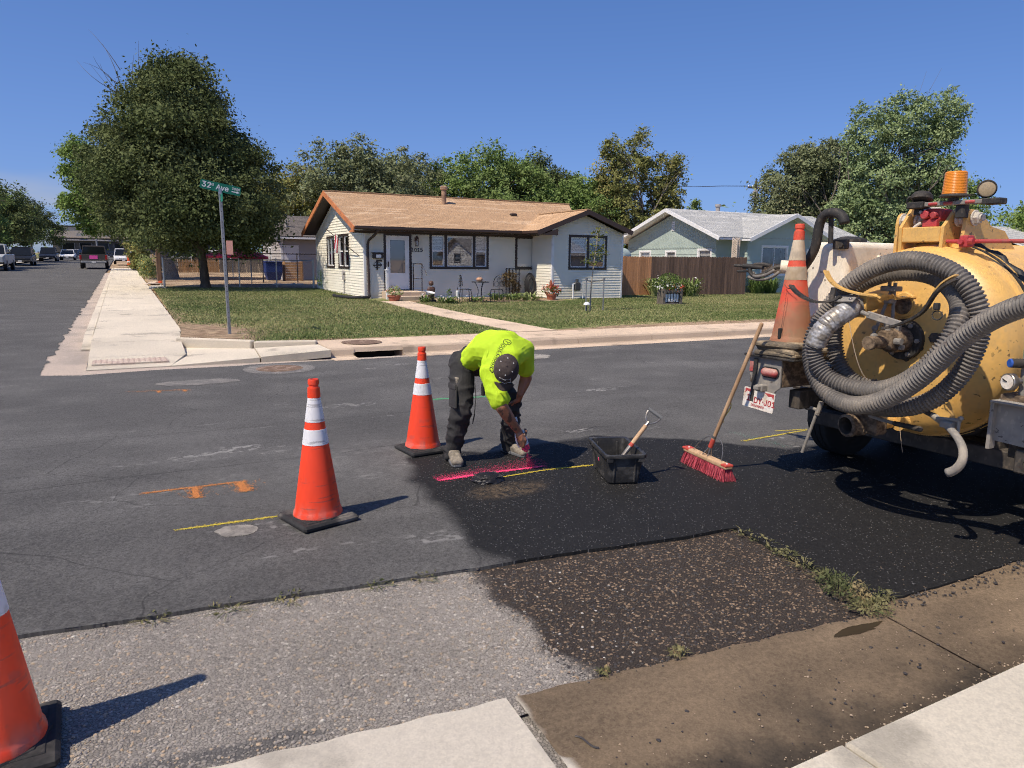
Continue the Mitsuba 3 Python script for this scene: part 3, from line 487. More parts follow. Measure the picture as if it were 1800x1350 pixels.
mb = part(H, 'mailbox', [bx(7.78, 8.16, 24.86, 24.985, 1.66, 1.86, 0.02), bx(7.76, 8.18, 24.84, 24.98, 1.85, 1.88)], 'trim_dark'); part(mb, 'letter', bx(7.88, 8.06, 24.845, 24.859, 1.69, 1.80), 'white_paint')
part(H, 'door_monogram', [text_on((7.88, 24.975, 1.28), (1, 0, 0), (0, 0, 1), 'F', 0.33, 0.015), bx(7.80, 8.12, 24.965, 24.98, 1.41, 1.44)] + [tube(np.c_[7.96 + 0.13 * np.cos(t), np.full(16, 24.97), 1.44 + 0.10 * np.sin(t)], 0.009, 5, closed=True) for t in [np.linspace(0, 6.28 * 15 / 16, 16)]], 'trim_dark', label='scrolled dark letter F plaque under the mailbox')
ST = part(H, 'stoop', [bx(8.1, 9.35, 23.85, 24.97, 0.0, 0.535, 0.015), bx(8.1, 9.55, 23.5, 23.85, 0, 0.40, 0.015)], 'pink_concrete', label='two-step concrete stoop below the white door')
part(ST, 'side_post', [bx(8.02, 8.10, 24.2, 24.28, 0.2, 1.26), bx(8.0, 8.12, 24.18, 24.30, 1.26, 1.30), rod((8.06, 24.24, 1.30), (8.06, 24.24, 1.36), 0.02)], 'white_paint')
part(ST, 'handrail', [tube([(9.25, 24.85, 0.54), (9.25, 24.85, 1.50), (9.25, 24.0, 1.50)], 0.018, 6), tube([(9.25, 24.0, 0.54), (9.25, 24.0, 1.50), (9.25, 23.6, 1.18), (9.25, 23.55, 1.12)], 0.018, 6), rod((9.25, 24.85, 0.98), (9.25, 24.0, 0.98), 0.012)], 'trim_dark')
# items on the side wall
part(H, 'electric_meter', [cyl((7.48, 27.55, 1.12), (7.40, 27.55, 1.12), 0.09, 14), bx(7.40, 7.49, 27.45, 27.65, 0.85, 1.03, 0.01), rod((7.45, 27.55, 0.3), (7.45, 27.55, 0.9), 0.02)], 'siding_grey')
fg = thing('flag', 'small drooping striped flag on a slanted pole fixed to the gable wall', 'flag')
part(fg, 'pole', rod((7.46, 25.5, 1.75), (6.85, 27.6, 2.72), 0.014, 6), 'trim_dark')
def flag_cloth(s0, s1):
    u, w_ = np.meshgrid(np.linspace(s0, s1, 9), np.linspace(0, 1, 7), indexing='ij')
    x = 6.98 + 0.10 * np.sin(u * 14) * w_ + 0.02; y = 26.75 + 0.45 * (u - 0.5) * (1 - 0.6 * w_); z = 2.47 - 0.55 * w_ + 0.26 * (u - 0.5)
    i, j = np.meshgrid(np.arange(8), np.arange(6), indexing='ij'); q = np.stack([i * 7 + j, (i + 1) * 7 + j, (i + 1) * 7 + j + 1, i * 7 + j + 1], -1).reshape(-1, 4)
    return TM(np.stack([x, y, z], -1).reshape(-1, 3), np.vstack([q[:, [0, 1, 2]], q[:, [0, 2, 3]]]))
M('flag_red', (0.45, 0.05, 0.06), 0.8); M('flag_blue', (0.03, 0.04, 0.13), 0.8)
for i in range(6): part(fg, 'stripe', flag_cloth(i / 8, (i + 1) / 8), 'flag_red' if i % 2 else 'white_paint')
part(fg, 'canton', flag_cloth(6 / 8, 1), 'flag_blue')
# ---------------------------------------------------------------- the sage green house to the right
G = thing('sage_house', 'sage green house with a pale grey roof and white trimmed windows behind the wooden fence', 'house')
so, sx_ = (26.0, 34.4, 0), (0, -1, 0)   # sunlit left gable: s = 34.4 - Y
k = wall(G, so, sx_, [(0, 0), (7.1, 0), (7.1, 2.42), (0, 2.42)], [(1.15, 2.0, 1.2, 2.18), (3.4, 4.1, 1.2, 2.18), (5.9, 6.75, 1.2, 2.25)], 'siding_sage', 0.26)
wall(G, so, sx_, [(0, 2.42), (7.1, 2.42), (7.1, 2.85), (3.9, 4.18), (0, 2.85)], [], 'siding_sage', 0.13, vertical=True)
part(G, 'scalloped_edge', [wbox(so, sx_, 0.13 * i, 0.13 * i + 0.10, 2.36, 2.44, 0.014, 0.03) for i in range(55)], 'siding_sage', kind='stuff')
for a, b, z1 in ((1.15, 2.0, 2.18), (3.4, 4.1, 2.18), (5.9, 6.75, 2.25)): window(G, so, sx_, a, b, 1.2, z1, trim='white_paint', cols=((0, 1, 'hung'),), tw=0.1, blind=0.6 if a < 2 else 0.75)
ro = (26.0, 27.3, 0); wall(G, ro, fx, [(0, 0), (1.3, 0), (1.3, 2.8), (0, 2.8)], [], 'siding_sage', 0.26)
wgo = (27.3, 26.5, 0)
wall(G, (27.3, 27.3, 0), (0, -1, 0), [(0, 0), (0.8, 0), (0.8, 2.8), (0, 2.8)], [], 'siding_sage', 0.26)
wall(G, wgo, fx, [(0, 0), (5.4, 0), (5.4, 2.75), (0, 2.75)], [(1.05, 2.75, 1.1, 2.45), (4.3, 5.0, 1.6, 2.3)], 'siding_sage', 0.26)
wall(G, wgo, fx, [(0, 2.75), (5.4, 2.75), (5.4, 2.9), (2.7, 4.0), (0, 2.9)], [], 'siding_sage', 0.15, vertical=True)
window(G, wgo, fx, 1.05, 2.75, 1.1, 2.45, trim='white_paint', cols=((0, 1, 'slide'),), tw=0.09); window(G, wgo, fx, 4.3, 5.0, 1.6, 2.3, trim='white_paint', cols=((0, 1, 'hung'),))
part(G, 'rear_wall', [bx(26, 36, 34.3, 34.4, 0, 2.9), bx(35.9, 36, 26.5, 34.4, 0, 2.9), bx(32.7, 36, 27.2, 27.3, 0, 2.9)], 'siding_sage')
R2 = part(G, 'roof', [deck([(25.4, 26.5, 2.86), (36.5, 26.5, 2.86), (25.4, 30.5, 4.42), (36.5, 30.5, 4.42)], 0.1), deck([(25.4, 35.0, 2.80), (36.5, 35.0, 2.80), (25.4, 30.5, 4.42), (36.5, 30.5, 4.42)], 0.1),
    deck([(26.9, 25.95, 2.82), (30.0, 25.95, 4.10), (26.9, 30.4, 2.82), (30.0, 30.4, 4.10)], 0.1), deck([(33.1, 25.95, 2.82), (30.0, 25.95, 4.10), (33.1, 30.4, 2.82), (30.0, 30.4, 4.10)], 0.1)], 'white_paint')
roof_plane(R2, (25.38, 26.48, 2.87), (36.5, 26.48, 2.87), (25.38, 30.5, 4.425), (36.5, 30.5, 4.425), 'shingle_pale', 0.16)
roof_plane(R2, (26.88, 30.4, 2.83), (26.88, 25.93, 2.83), (30.0, 30.4, 4.105), (30.0, 25.93, 4.105), 'shingle_pale', 0.16)
roof_plane(R2, (33.12, 25.93, 2.83), (33.12, 30.4, 2.83), (30.0, 25.93, 4.105), (30.0, 30.4, 4.105), 'shingle_pale', 0.16)
roof_plane(R2, (36.5, 35.02, 2.81), (25.38, 35.02, 2.81), (36.5, 30.5, 4.425), (25.38, 30.5, 4.425), 'shingle_pale', 0.3)
for p0, p1 in (((25.37, 26.46, 2.80), (25.37, 30.5, 4.34)), ((25.37, 35.02, 2.74), (25.37, 30.5, 4.34)), ((26.88, 25.92, 2.76), (30.0, 25.92, 4.03)), ((33.12, 25.92, 2.76), (30.0, 25.92, 4.03))): part(R2, 'barge_board', beam(p0, p1, 0.04, 0.18), 'white_paint')
part(R2, 'vent_pipe', [cyl((29.5, 31.0, 4.2), (29.5, 31.0, 4.75), 0.12, 12), cyl((29.5, 31.0, 4.72), (29.5, 31.0, 4.85), 0.17, 12)], 'siding_grey')
part(G, 'gable_vent', [wbox(so, sx_, 3.78, 4.02, 3.3 + 0.1 * i, 3.37 + 0.1 * i, 0.01, 0.05) for i in range(5)], 'white_paint', kind='stuff')
M('lattice', (0.62, 0.52, 0.42), 0.8)
lat = []
for i in range(26):
    z = 0.1 + i * 0.11
    for s_ in (1, -1):
        z1_ = z + 0.2 * s_
        if 0 < z1_ < 2.86: lat.append(beam((26.15, 26.2, z), (26.45, 26.2, z1_), 0.03, 0.03)); lat.append(beam((26.15, 26.35, z), (26.15, 26.05, z1_), 0.03, 0.03))
part(G, 'porch_lattice', lat + [bx(26.13, 26.17, 26.03, 26.07, 0, 2.85), bx(26.43, 26.47, 26.17, 26.22, 0, 2.85), bx(26.13, 26.17, 26.33, 26.37, 0, 2.85)], 'lattice', kind='stuff', label='white crossed lattice of the porch post')
# ---------------------------------------------------------------- far grey house on the right, garage on the left
K = thing('grey_roof_house', 'low house with a pale grey roof showing right of the trailer', 'house')
part(K, 'wall', [bx(51.5, 66, 26, 26.2, 0, 2.7), bx(51.5, 51.7, 26.2, 34, 0, 2.7), bx(51.5, 66, 33.8, 34, 0, 2.7)], 'siding_grey')
kr = part(K, 'roof', [deck([(51, 25.3, 2.7), (67, 25.3, 2.7), (51, 30, 4.4), (67, 30, 4.4)], 0.1), deck([(51, 34.7, 2.7), (67, 34.7, 2.7), (51, 30, 4.4), (67, 30, 4.4)], 0.1)], 'white_paint')
roof_plane(kr, (51, 25.28, 2.71), (67, 25.28, 2.71), (51, 30, 4.41), (67, 30, 4.41), 'shingle_pale', 0.16)
A_ = thing('grey_garage', 'grey sided garage with a brown roof and white side door left of the cream house', 'garage')
ao = (7.9, 42.0, 0)
wall(A_, ao, fx, [(0.0, 0.3), (8, 0.3), (8, 2.75), (0.0, 2.75)], [(0.12, 0.95, 0.3, 2.35)], 'siding_grey', 0.16)
part(A_, 'side_door', [wbox(ao, fx, 0.12, 0.95, 0.36, 2.35, -0.05, 0.02, 0.01)], 'white_paint'); part(A_, 'corner_trim', [bx(7.86, 7.99, 41.96, 42.02, 0.3, 2.75)], 'white_paint')
wall(A_, (7.9, 48, 0), gx_, [(0, 0.3), (6, 0.3), (6, 2.75), (3, 3.7), (0, 2.75)], [(2.2, 3.0, 1.3, 2.2)], 'siding_grey', 0.16)
window(A_, (7.9, 48, 0), gx_, 2.2, 3.0, 1.3, 2.2, trim='white_paint')
ar = part(A_, 'roof', [deck([(7.4, 41.5, 2.82), (16.5, 41.5, 2.82), (7.4, 45, 4.1), (16.5, 45, 4.1)], 0.1), deck([(7.4, 48.5, 2.82), (16.5, 48.5, 2.82), (7.4, 45, 4.1), (16.5, 45, 4.1)], 0.1)], 'trim_dark')
roof_plane(ar, (7.38, 41.48, 2.83), (16.5, 41.48, 2.83), (7.38, 45, 4.11), (16.5, 45, 4.11), 'shingle_brown', 0.16)
part(ar, 'gutter', extr_x([(41.4, 2.78), (41.34, 2.78), (41.34, 2.68), (41.46, 2.68), (41.46, 2.78)], 7.4, 16.4), 'white_paint')
part(ar, 'vent_pipe', [tube([(8.4, 43, 3.3), (8.4, 43, 3.75), (8.6, 42.9, 3.75)], 0.07, 8)], 'siding_grey')
# the white house across the street, behind the camera: seen only mirrored in the picture window
O = thing('white_house', 'white gabled house across the street, seen only as a reflection in the picture window', 'house')
wall(O, (26.0, -5.2, 0), (0, -1, 0), [(0, 0), (7, 0), (7, 2.2), (3.5, 3.5), (0, 2.2)], [(3.0, 4.2, 1.5, 2.1)], 'white_paint', 0.2)
window(O, (26.0, -5.2, 0), (0, -1, 0), 3.0, 4.2, 1.5, 2.1)
part(O, 'side_wall', [bx(26.1, 35, -5.3, -5.2, 0, 2.2), bx(26.1, 35, -12.2, -12.1, 0, 2.2)], 'white_paint')
part(O, 'roof', [deck([(25.6, -4.7, 2.1), (35.5, -4.7, 2.1), (25.6, -8.7, 3.62), (35.5, -8.7, 3.62)], 0.1), deck([(25.6, -12.7, 2.1), (35.5, -12.7, 2.1), (25.6, -8.7, 3.62), (35.5, -8.7, 3.62)], 0.1)], 'siding_grey')
# ---------------------------------------------------------------- yards, fences, garden things
struct('yard', flat([(1.1, 34.6), (1.55, 34.6), (7.5, 32), (17.6, 32), (17.6, 27.5), (26, 27.5), (70, 27.5), (70, 110), (1.1, 110)], lambda x, y: lot(x, y) - 0.01, 3.0), 'earth')
struct('left_verge', flat([(-70, 13.0), (-9.25, 13.0), (-9.05, 230), (-70, 230)], lambda x, y: 0.1 + grade(x, y), 6.0), 'turf')
struct('left_kerb', flat([(-10.6, 13.0), (-9.2, 13.0), (-9.05, 230), (-10.4, 230)], lambda x, y: 0.13 + grade(x, y), 6.0), 'light_concrete')
struct('right_verge', flat([(30, 13.22), (90, 13.22), (90, 27.5), (30, 27.5)], lot, 3.0), 'turf')
struct('far_pavement', flat([(-9, 150), (60, 150), (60, 230), (-9, 230)], lambda x, y: grade(x, y) + 0.03, 10.0), 'asphalt')
def wood(a, b, s=9):
    def fn(p, n, uv):
        w = CR(dr.floor(p.x * 6.9), 0, 0); g = F(p.x * 55, p.y * 55, p.z * 2.2 + w * 9, 3); st = F(p.x * 9, 0, p.z * 0.8 + w * 5, 3)
        return MIX(a, b, SS(0.25, 0.8, 0.6 * g + 0.4 * st)) * (0.75 + 0.5 * w)
    return mikit.proc(fn)
M('wood_new', wood((0.60, 0.30, 0.14), (0.42, 0.20, 0.095)), 0.8); M('wood_old', wood((0.20, 0.125, 0.085), (0.095, 0.062, 0.047)), 0.85); M('wood_grey', wood((0.19, 0.16, 0.13), (0.10, 0.085, 0.07)), 0.9); M('wood_tan', wood((0.40, 0.23, 0.10), (0.28, 0.15, 0.06)), 0.8)
fe = thing('wooden_fence', 'tall board fence with a fresh orange panel beside weathered brown boards, between the two houses', 'fence')
labels[fe]['label'] = 'board fence of dark weathered boards with one fresh orange panel between the two houses'
g = np.random.default_rng(31); x = 17.72
while x < 25.95:
    wd = 0.138 + g.uniform(-0.006, 0.006); z0 = float(lot(np.array(x), np.array(25.2))) + 0.03; z1 = z0 + 1.62 + g.uniform(-0.012, 0.012) + 0.012 * (x - 17.7); dy = g.uniform(-0.006, 0.006)
    p = prism([(0.002, 0), (wd - 0.004, 0), (wd - 0.004, z1 - z0 - 0.035), (wd - 0.035, z1 - z0), (0.033, z1 - z0), (0.002, z1 - z0 - 0.035)], (x, 25.2 + dy, z0), (1, 0, 0), (0, 0, 1), 0.018)
    part(fe, 'board', p, 'wood_new' if x < 20.3 else 'wood_old'); x += wd
for zz in (0.5, 1.0, 1.5): part(fe, 'rail', bx(17.7, 25.95, 25.22, 25.26, zz + 0.12, zz + 0.21), 'wood_old')
M('galv', (0.42, 0.44, 0.45), 0.4, 0.85); M('galv_dull', dusty((0.34, 0.35, 0.36), (0.24, 0.25, 0.26), 5), 0.5, 0.6); M('sign_green', (0.005, 0.16, 0.095), 0.45)
ch = thing('chain_link_fence', 'grey chain link fence running from the sidewalk to the corner of the cream house', 'fence')
c0, c1 = np.array([1.58, 34.6]), np.array([7.35, 32.1]); cz = lambda p: float(lot(p[0], p[1])); L_ = np.linalg.norm(c1 - c0); cd = (c1 - c0) / L_
for t in (0, 0.27, 0.5, 0.75, 1.0):
    p = c0 + (c1 - c0) * t; r = 0.045 if t in (0, 1) else 0.028
    part(ch, 'post', [cyl((*p, cz(p) - 0.1), (*p, cz(p) + 1.24), r, 10), lathe([(r * 1.1, 0), (r * 0.8, 0.03), (0, 0.05)], (*p, cz(p) + 1.24), sides=10)], 'galv')
part(ch, 'top_rail', rod((*c0, cz(c0) + 1.2), (*c1, cz(c1) + 1.2), 0.022, 8), 'galv')
wm = []
for s in np.arange(-1.2, L_, 0.085):
    for up in (0, 1):
        a, b = max(s, 0), min(s + 1.2, L_)
        if b - a < 0.1: continue
        za, zb = (a - s), (b - s)
        if up: za, zb = 1.2 - za, 1.2 - zb
        pa, pb = c0 + cd * a, c0 + cd * b; wm.append(tube([(*pa, cz(pa) + za), (*pb, cz(pb) + zb)], 0.0032, 3, caps=False))
part(ch, 'wire_mesh', wm, 'galv', kind='stuff')
mf = thing('mesh_fence', 'tall dark metal mesh fence at the back of the yard, left of the garage', 'fence')
for x in (4.6, 6.3, 8.0, 9.5): part(mf, 'post', cyl((x, 38.5, 0.3), (x, 38.5, 1.9), 0.03, 8), 'trim_dark')
part(mf, 'top_rail', rod((3.0, 38.5, 1.85), (9.6, 38.5, 1.85), 0.03, 6), 'trim_dark')
wf = thing('back_fence', 'long low grey board fence behind the big shade tree', 'fence')
for i in range(14):
    part(wf, 'panel', [bx(2.6 + 0.9 * i + 0.11 * q, 2.6 + 0.9 * i + 0.11 * q + 0.1, 56, 56.03, 0.4, 1.55 + 0.02 * (q % 3)) for q in range(8)] + [bx(2.6 + 0.9 * i, 3.5 + 0.9 * i, 56.03, 56.07, 1.2, 1.3)], 'wood_tan' if i in (1, 2, 3) else 'wood_grey', kind='stuff')
sf = thing('side_fence', 'short weathered plank fence beside the sidewalk behind flowering plants', 'fence')
for i in range(16): part(sf, 'board', bx(1.75, 1.78, 46 + 0.6 * i, 46.56 + 0.6 * i, 0.3, 1.75 + 0.03 * (i % 3)), 'wood_grey' if i % 4 else 'wood_tan')
one('wooden_post', [bx(1.42, 1.62, 37.4, 37.6, 0.2, 2.0, 0.02)], 'wood_old', 'dark square wooden post beside the sidewalk behind the chain link corner', 'post')
# patio umbrellas, cart, crate
def umbrella(x, y, z, top, r, label):
    u = thing('patio_umbrella', label, 'umbrella', 'red patio umbrellas in the back yard')
    part(u, 'pole', cyl((x, y, z), (x, y, top + 0.08), 0.025, 8), 'galv')
    n = 8; v = [(x, y, top)] ; f = []
    for i in range(n):
        a = i * 2 * math.pi / n; v.append((x + r * math.cos(a), y + r * math.sin(a), top - r * 0.36)); v.append((x + 0.5 * r * math.cos(a), y + 0.5 * r * math.sin(a), top - r * 0.15)); v.append((x + 1.0 * r * math.cos(a), y + 1.0 * r * math.sin(a), top - r * 0.36 - 0.1))
    for i in range(n):
        j = (i + 1) % n; a, b, c, d, e, h = 1 + 3 * i, 2 + 3 * i, 3 + 3 * i, 1 + 3 * j, 2 + 3 * j, 3 + 3 * j
        f += [(0, b, e), (b, a, d), (b, d, e), (a, c, h), (a, h, d)]
    part(u, 'canopy', TM(v, f), M('umbrella_red', (0.55, 0.03, 0.06), 0.7)); return u
umbrella(5.45, 36.6, 0.36, 1.98, 0.82, 'pinkish red patio umbrella with a pale pole, the nearer of two'); umbrella(5.5, 43.5, 0.45, 2.25, 1.5, 'larger red patio umbrella half hidden behind the shade tree')
bc = thing('recycling_cart', 'dark blue wheeled recycling cart beside the slatted wooden crate', 'bin')
part(bc, 'body', hull([((x, y, z), 0.03) for x, y in ((6.75, 40.2), (7.55, 40.2), (6.75, 40.9), (7.55, 40.9)) for z in (0.9, 1.38)] + [((x, y, 0.5), 0.03) for x, y in ((6.85, 40.3), (7.45, 40.3), (6.85, 40.8), (7.45, 40.8))]), M('cart_blue', (0.012, 0.03, 0.14), 0.5))
part(bc, 'lid', bx(6.7, 7.6, 40.12, 40.95, 1.41, 1.47, 0.02), 'cart_blue')
cr = thing('wooden_crate', 'tan slatted wooden crate standing between the blue cart and the garage door', 'crate')
for i in range(7): part(cr, 'slat', bx(7.75, 8.65, 40.3, 40.33, 0.46 + 0.14 * i, 0.58 + 0.14 * i), 'wood_tan')
part(cr, 'frame', [bx(7.72, 7.76, 40.31, 41, 0.42, 1.46), bx(8.64, 8.68, 40.31, 41, 0.42, 1.46)], 'wood_tan')
def rocks(name, n, cx, cy, rx, ry, r, seed, label):
    q = pebbles(n, cx - rx, cx + rx, cy - ry, cy + ry, r * 0.5, r, seed, 0.0); v = np.asarray(q.vertices); v[:, 2] += lot(v[:, 0], v[:, 1]); k = one(name, TM(v, q.faces), 'stone_pale', label, 'stones'); labels[k]['kind'] = 'stuff'
rocks('stone_pile', 60, 7.0, 36.2, 0.7, 0.4, 0.12, 41, 'heap of pale broken stones in the dirt yard before the crate')
rocks('edging_stones', 90, 1.32, 34.4, 0.3, 1.2, 0.10, 42, 'pale stones scattered at the foot of the chain link corner post')
deb = thing('yard_debris', 'flat cardboard and orange scrap lying beside the sidewalk near the wooden post', 'debris')
part(deb, 'cardboard', [move(bx(-0.35, 0.35, -0.3, 0.3, 0, 0.03), (1.2, 37.0, 0.42), 0.4), move(bx(-0.2, 0.25, -0.2, 0.2, 0, 0.05), (1.3, 37.4, 0.45), 0.9)], 'lattice'); part(deb, 'orange_scrap', bx(1.45, 1.6, 37.0, 37.2, 0.4, 0.55, 0.03), M('cone_orange_far', (0.6, 0.10, 0.03), 0.6))
# street sign
sg = thing('street_sign', 'green street name sign reading 32nd Ave on a leaning galvanised post in the lawn', 'sign')
pt = lambda z: np.array([1.762 - 0.012 * (z - 0.17), 14.9, z])
part(sg, 'post', [beam(pt(0.05), pt(2.82), 0.055, 0.055, 0.006, up=(0, 1, 0))], 'galv_dull')
part(sg, 'post_holes', [disc((1.762 - 0.012 * (z - 0.17), 14.871, z), (0, -1, 0), 0.009, 6) for z in np.arange(0.3, 2.7, 0.1)], 'trim_dark', kind='stuff')
sax = np.array([0.985, 0.03, -0.168]); sax /= np.linalg.norm(sax); sup = np.cross(np.array([0, -1.0, 0]), sax); sup = np.array([0.168, 0, 0.985])
so_ = np.array([1.375, 14.86, 2.985])
bl = part(sg, 'blade', prism([(0.02, -0.02), (0.70, -0.02), (0.72, 0), (0.72, 0.125), (0.70, 0.145), (0.02, 0.145), (0, 0.125), (0, 0)], so_ + [0, 0, -0.055], sax, sup, 0.006), 'sign_green', label='green blade lettered 32nd Ave 1000 with an arrow')
so2 = so_ + np.array([0, -0.004, -0.055])
part(bl, 'lettering', [text_on(so2 + sax * 0.025 + sup * 0.02, sax, sup, '32', 0.098, 0.003), text_on(so2 + sax * 0.16 + sup * 0.068, sax, sup, 'nd', 0.05, 0.003, False), text_on(so2 + sax * 0.275 + sup * 0.02, sax, sup, 'Ave', 0.09, 0.003), text_on(so2 + sax * 0.555 + sup * 0.072, sax, sup, '1000', 0.042, 0.003), prism([(0.555, 0.028), (0.65, 0.028), (0.65, 0.012), (0.70, 0.036), (0.65, 0.06), (0.65, 0.044), (0.555, 0.044)], so2, sax, sup, 0.004)], 'white_paint', label='white lettering 32nd Ave 1000')
part(sg, 'bracket', [bx(1.70, 1.76, 14.86, 14.93, 2.80, 2.93, 0.01)], 'galv'); part(sg, 'cross_blade', [beam((1.735, 14.60, 2.74), (1.735, 15.15, 2.74), 0.006, 0.14)], 'sign_green')
part(sg, 'notice', bx(1.785, 1.90, 14.86, 14.87, 1.70, 1.96), M('notice_pink', (0.70, 0.36, 0.28), 0.8), label='small salmon pink paper notice')
# bistro set, statue, pots
M('iron', (0.022, 0.024, 0.028), 0.5); M('terracotta', (0.36, 0.12, 0.07), 0.8)
def chair(x, y, rz, label):
    c = thing('bistro_chair', label, 'chair', 'wrought iron garden chairs'); z = float(lot(x, y)); t = np.linspace(0, 2 * np.pi, 17)[:-1]
    P = lambda ms: move(cat(ms), (x, y, z), rz)
    part(c, 'seat', P([lathe([(0, 0.45), (0.2, 0.45), (0.21, 0.44), (0.2, 0.43), (0, 0.43)], sides=16)]), 'iron')
    a = np.linspace(-0.2, np.pi + 0.2, 18)
    part(c, 'backrest', P([tube(np.c_[0.21 * np.cos(a), 0.17 + 0.02 * np.sin(a), 0.6 + 0.31 * np.sin(a)], 0.013, 6)] + [tube(np.c_[s * 0.10 + 0.075 * np.cos(t), np.full(16, 0.18), zc + 0.085 * np.sin(t)], 0.007, 5, closed=True) for s, zc in ((-1, 0.62), (1, 0.62), (0, 0.75))] + [rod((0, 0.18, 0.45), (0, 0.18, 0.9), 0.008, 5)]), 'iron')
    for sx, sy in ((-1, -1), (1, -1), (-1, 1), (1, 1)): part(c, 'leg', P([tube(spline([(sx * 0.14, sy * 0.14, 0.44), (sx * 0.17, sy * 0.17, 0.2), (sx * 0.15, sy * 0.16, 0)], 8), 0.013, 6)]), 'iron')
chair(10.15, 22.3, 0.9, 'dark wrought iron chair left of the little garden table'); chair(11.2, 22.05, -0.9, 'dark wrought iron chair right of the little garden table')
z = float(lot(10.65, 22.2)); bt = thing('bistro_table', 'small round iron garden table between two chairs', 'table')
part(bt, 'top', [lathe([(0, 0.70), (0.3, 0.70), (0.31, 0.685), (0.3, 0.67), (0, 0.67)], (10.65, 22.2, z), sides=20)], 'iron')
for a in (0.5, 2.6, 4.7): part(bt, 'leg', tube(spline([(10.65 + 0.2 * math.cos(a), 22.2 + 0.2 * math.sin(a), z + 0.68), (10.65 + 0.07 * math.cos(a), 22.2 + 0.07 * math.sin(a), z + 0.35), (10.65 + 0.24 * math.cos(a), 22.2 + 0.24 * math.sin(a), z)], 8), 0.012, 6), 'iron')
pk = thing('pumpkin', 'pale orange pumpkin on the garden table', 'pumpkin')
t = np.linspace(0, 2 * np.pi, 25)[:-1]; pr = np.array([(0.0, 0), (0.07, 0.005), (0.11, 0.05), (0.105, 0.10), (0.06, 0.14), (0.0, 0.135)])
m = lathe(pr, (10.62, 22.2, z + 0.70), sides=24); v = np.asarray(m.vertices); d = v[:, :2] - [10.62, 22.2]; v[:, :2] = [10.62, 22.2] + d * (1 + 0.1 * np.cos(8 * np.arctan2(d[:, 1], d[:, 0])))[:, None]
part(pk, 'flesh', TM(v, m.faces), M('pumpkin_skin', (0.55, 0.30, 0.17), 0.6), True); part(pk, 'stalk', rod((10.62, 22.2, z + 0.83), (10.64, 22.2, z + 0.89), 0.014, 6), 'wood_grey')
z = float(lot(9.05, 22.6)); bu = thing('garden_statue', 'dark bronze garden figure with a white bowl in the flower bed', 'statue')
part(bu, 'figure', hull([((9.07, 22.7, z + 0.62), 0.085)], 2), 'lamp_brown', True); part(bu, 'torso', hull([((9.0, 22.7, z + 0.42), 0.07), ((9.14, 22.7, z + 0.44), 0.07), ((9.07, 22.7, z + 0.1), 0.09)], 2), 'lamp_brown', True); part(bu, 'base', bx(8.95, 9.2, 22.58, 22.82, z, z + 0.08, 0.01), 'stone_dark')
part(bu, 'bowl', lathe([(0.0, 0.22), (0.05, 0.22), (0.14, 0.30), (0.15, 0.31), (0.12, 0.30), (0, 0.25)], (8.92, 22.52, z + 0.04), (0.1, -0.25, 1), 16), 'white_paint')
def pot(x, y, r, h, mat, label, name='flower_pot'):
    z = float(lot(x, y)); k = thing(name, label, 'pot'); part(k, 'body', lathe([(0, 0.01), (r * 0.72, 0.01), (r * 0.95, h * 0.8), (r * 1.05, h * 0.8), (r * 1.05, h), (r * 0.9, h), (r * 0.88, h * 0.85), (0, h * 0.85)], (x, y, z), sides=16), mat, 30); return k, z
def tuft(parent, name, x, y, z, r, h, n, mat, seed, w=0.02, droop=0.5, kind=None):
    g = np.random.default_rng(seed); ms_v = []; ms_f = []; c = 0
    for i in range(n):
        a = g.uniform(0, 6.28); rr = r * math.sqrt(g.uniform(0, 1)) * 0.55; L = h * g.uniform(0.35, 1.15); o = np.array([x + rr * math.cos(a), y + rr * math.sin(a), z]); out = np.array([math.cos(a), math.sin(a), 0]) * r * g.uniform(0.2, 0.9); sd = np.array([-math.sin(a), math.cos(a), 0]) * w * g.uniform(0.6, 1.2)
        p1 = o + out * 0.35 + [0, 0, L * 0.62]; p2 = o + out * 0.75 + [0, 0, L * (0.95 - 0.2 * droop)]; p3 = o + out * 1.15 + [0, 0, L * (1.0 - 0.65 * droop * g.uniform(0.3, 1))]
        ms_v += [o - sd * 0.5, o + sd * 0.5, p1 - sd, p1 + sd, p2 - sd * 0.8, p2 + sd * 0.8, p3]; ms_f += [(c, c + 1, c + 3), (c, c + 3, c + 2), (c + 2, c + 3, c + 5), (c + 2, c + 5, c + 4), (c + 4, c + 5, c + 6)]; c += 7
    return part(parent, name, TM(ms_v, ms_f), mat, kind=kind)
def leafy(parent, name, x, y, z, rx, ry, rz_, n, size, mat, seed, kind=None):
    g = np.random.default_rng(seed); d = g.normal(size=(n, 3)); d /= np.linalg.norm(d, axis=1, keepdims=True); r = g.uniform(0.25, 1, n) ** 0.5 * (0.75 + 0.5 * vnoise(d * 2.3 + seed, seed))
    P = d * r[:, None] * [rx, ry, rz_] + [x, y, z]; P = P[P[:, 2] > z - rz_ * 0.9]
    return part(parent, name, leaves(P, d[:len(P)], size, g), mat, kind=kind)
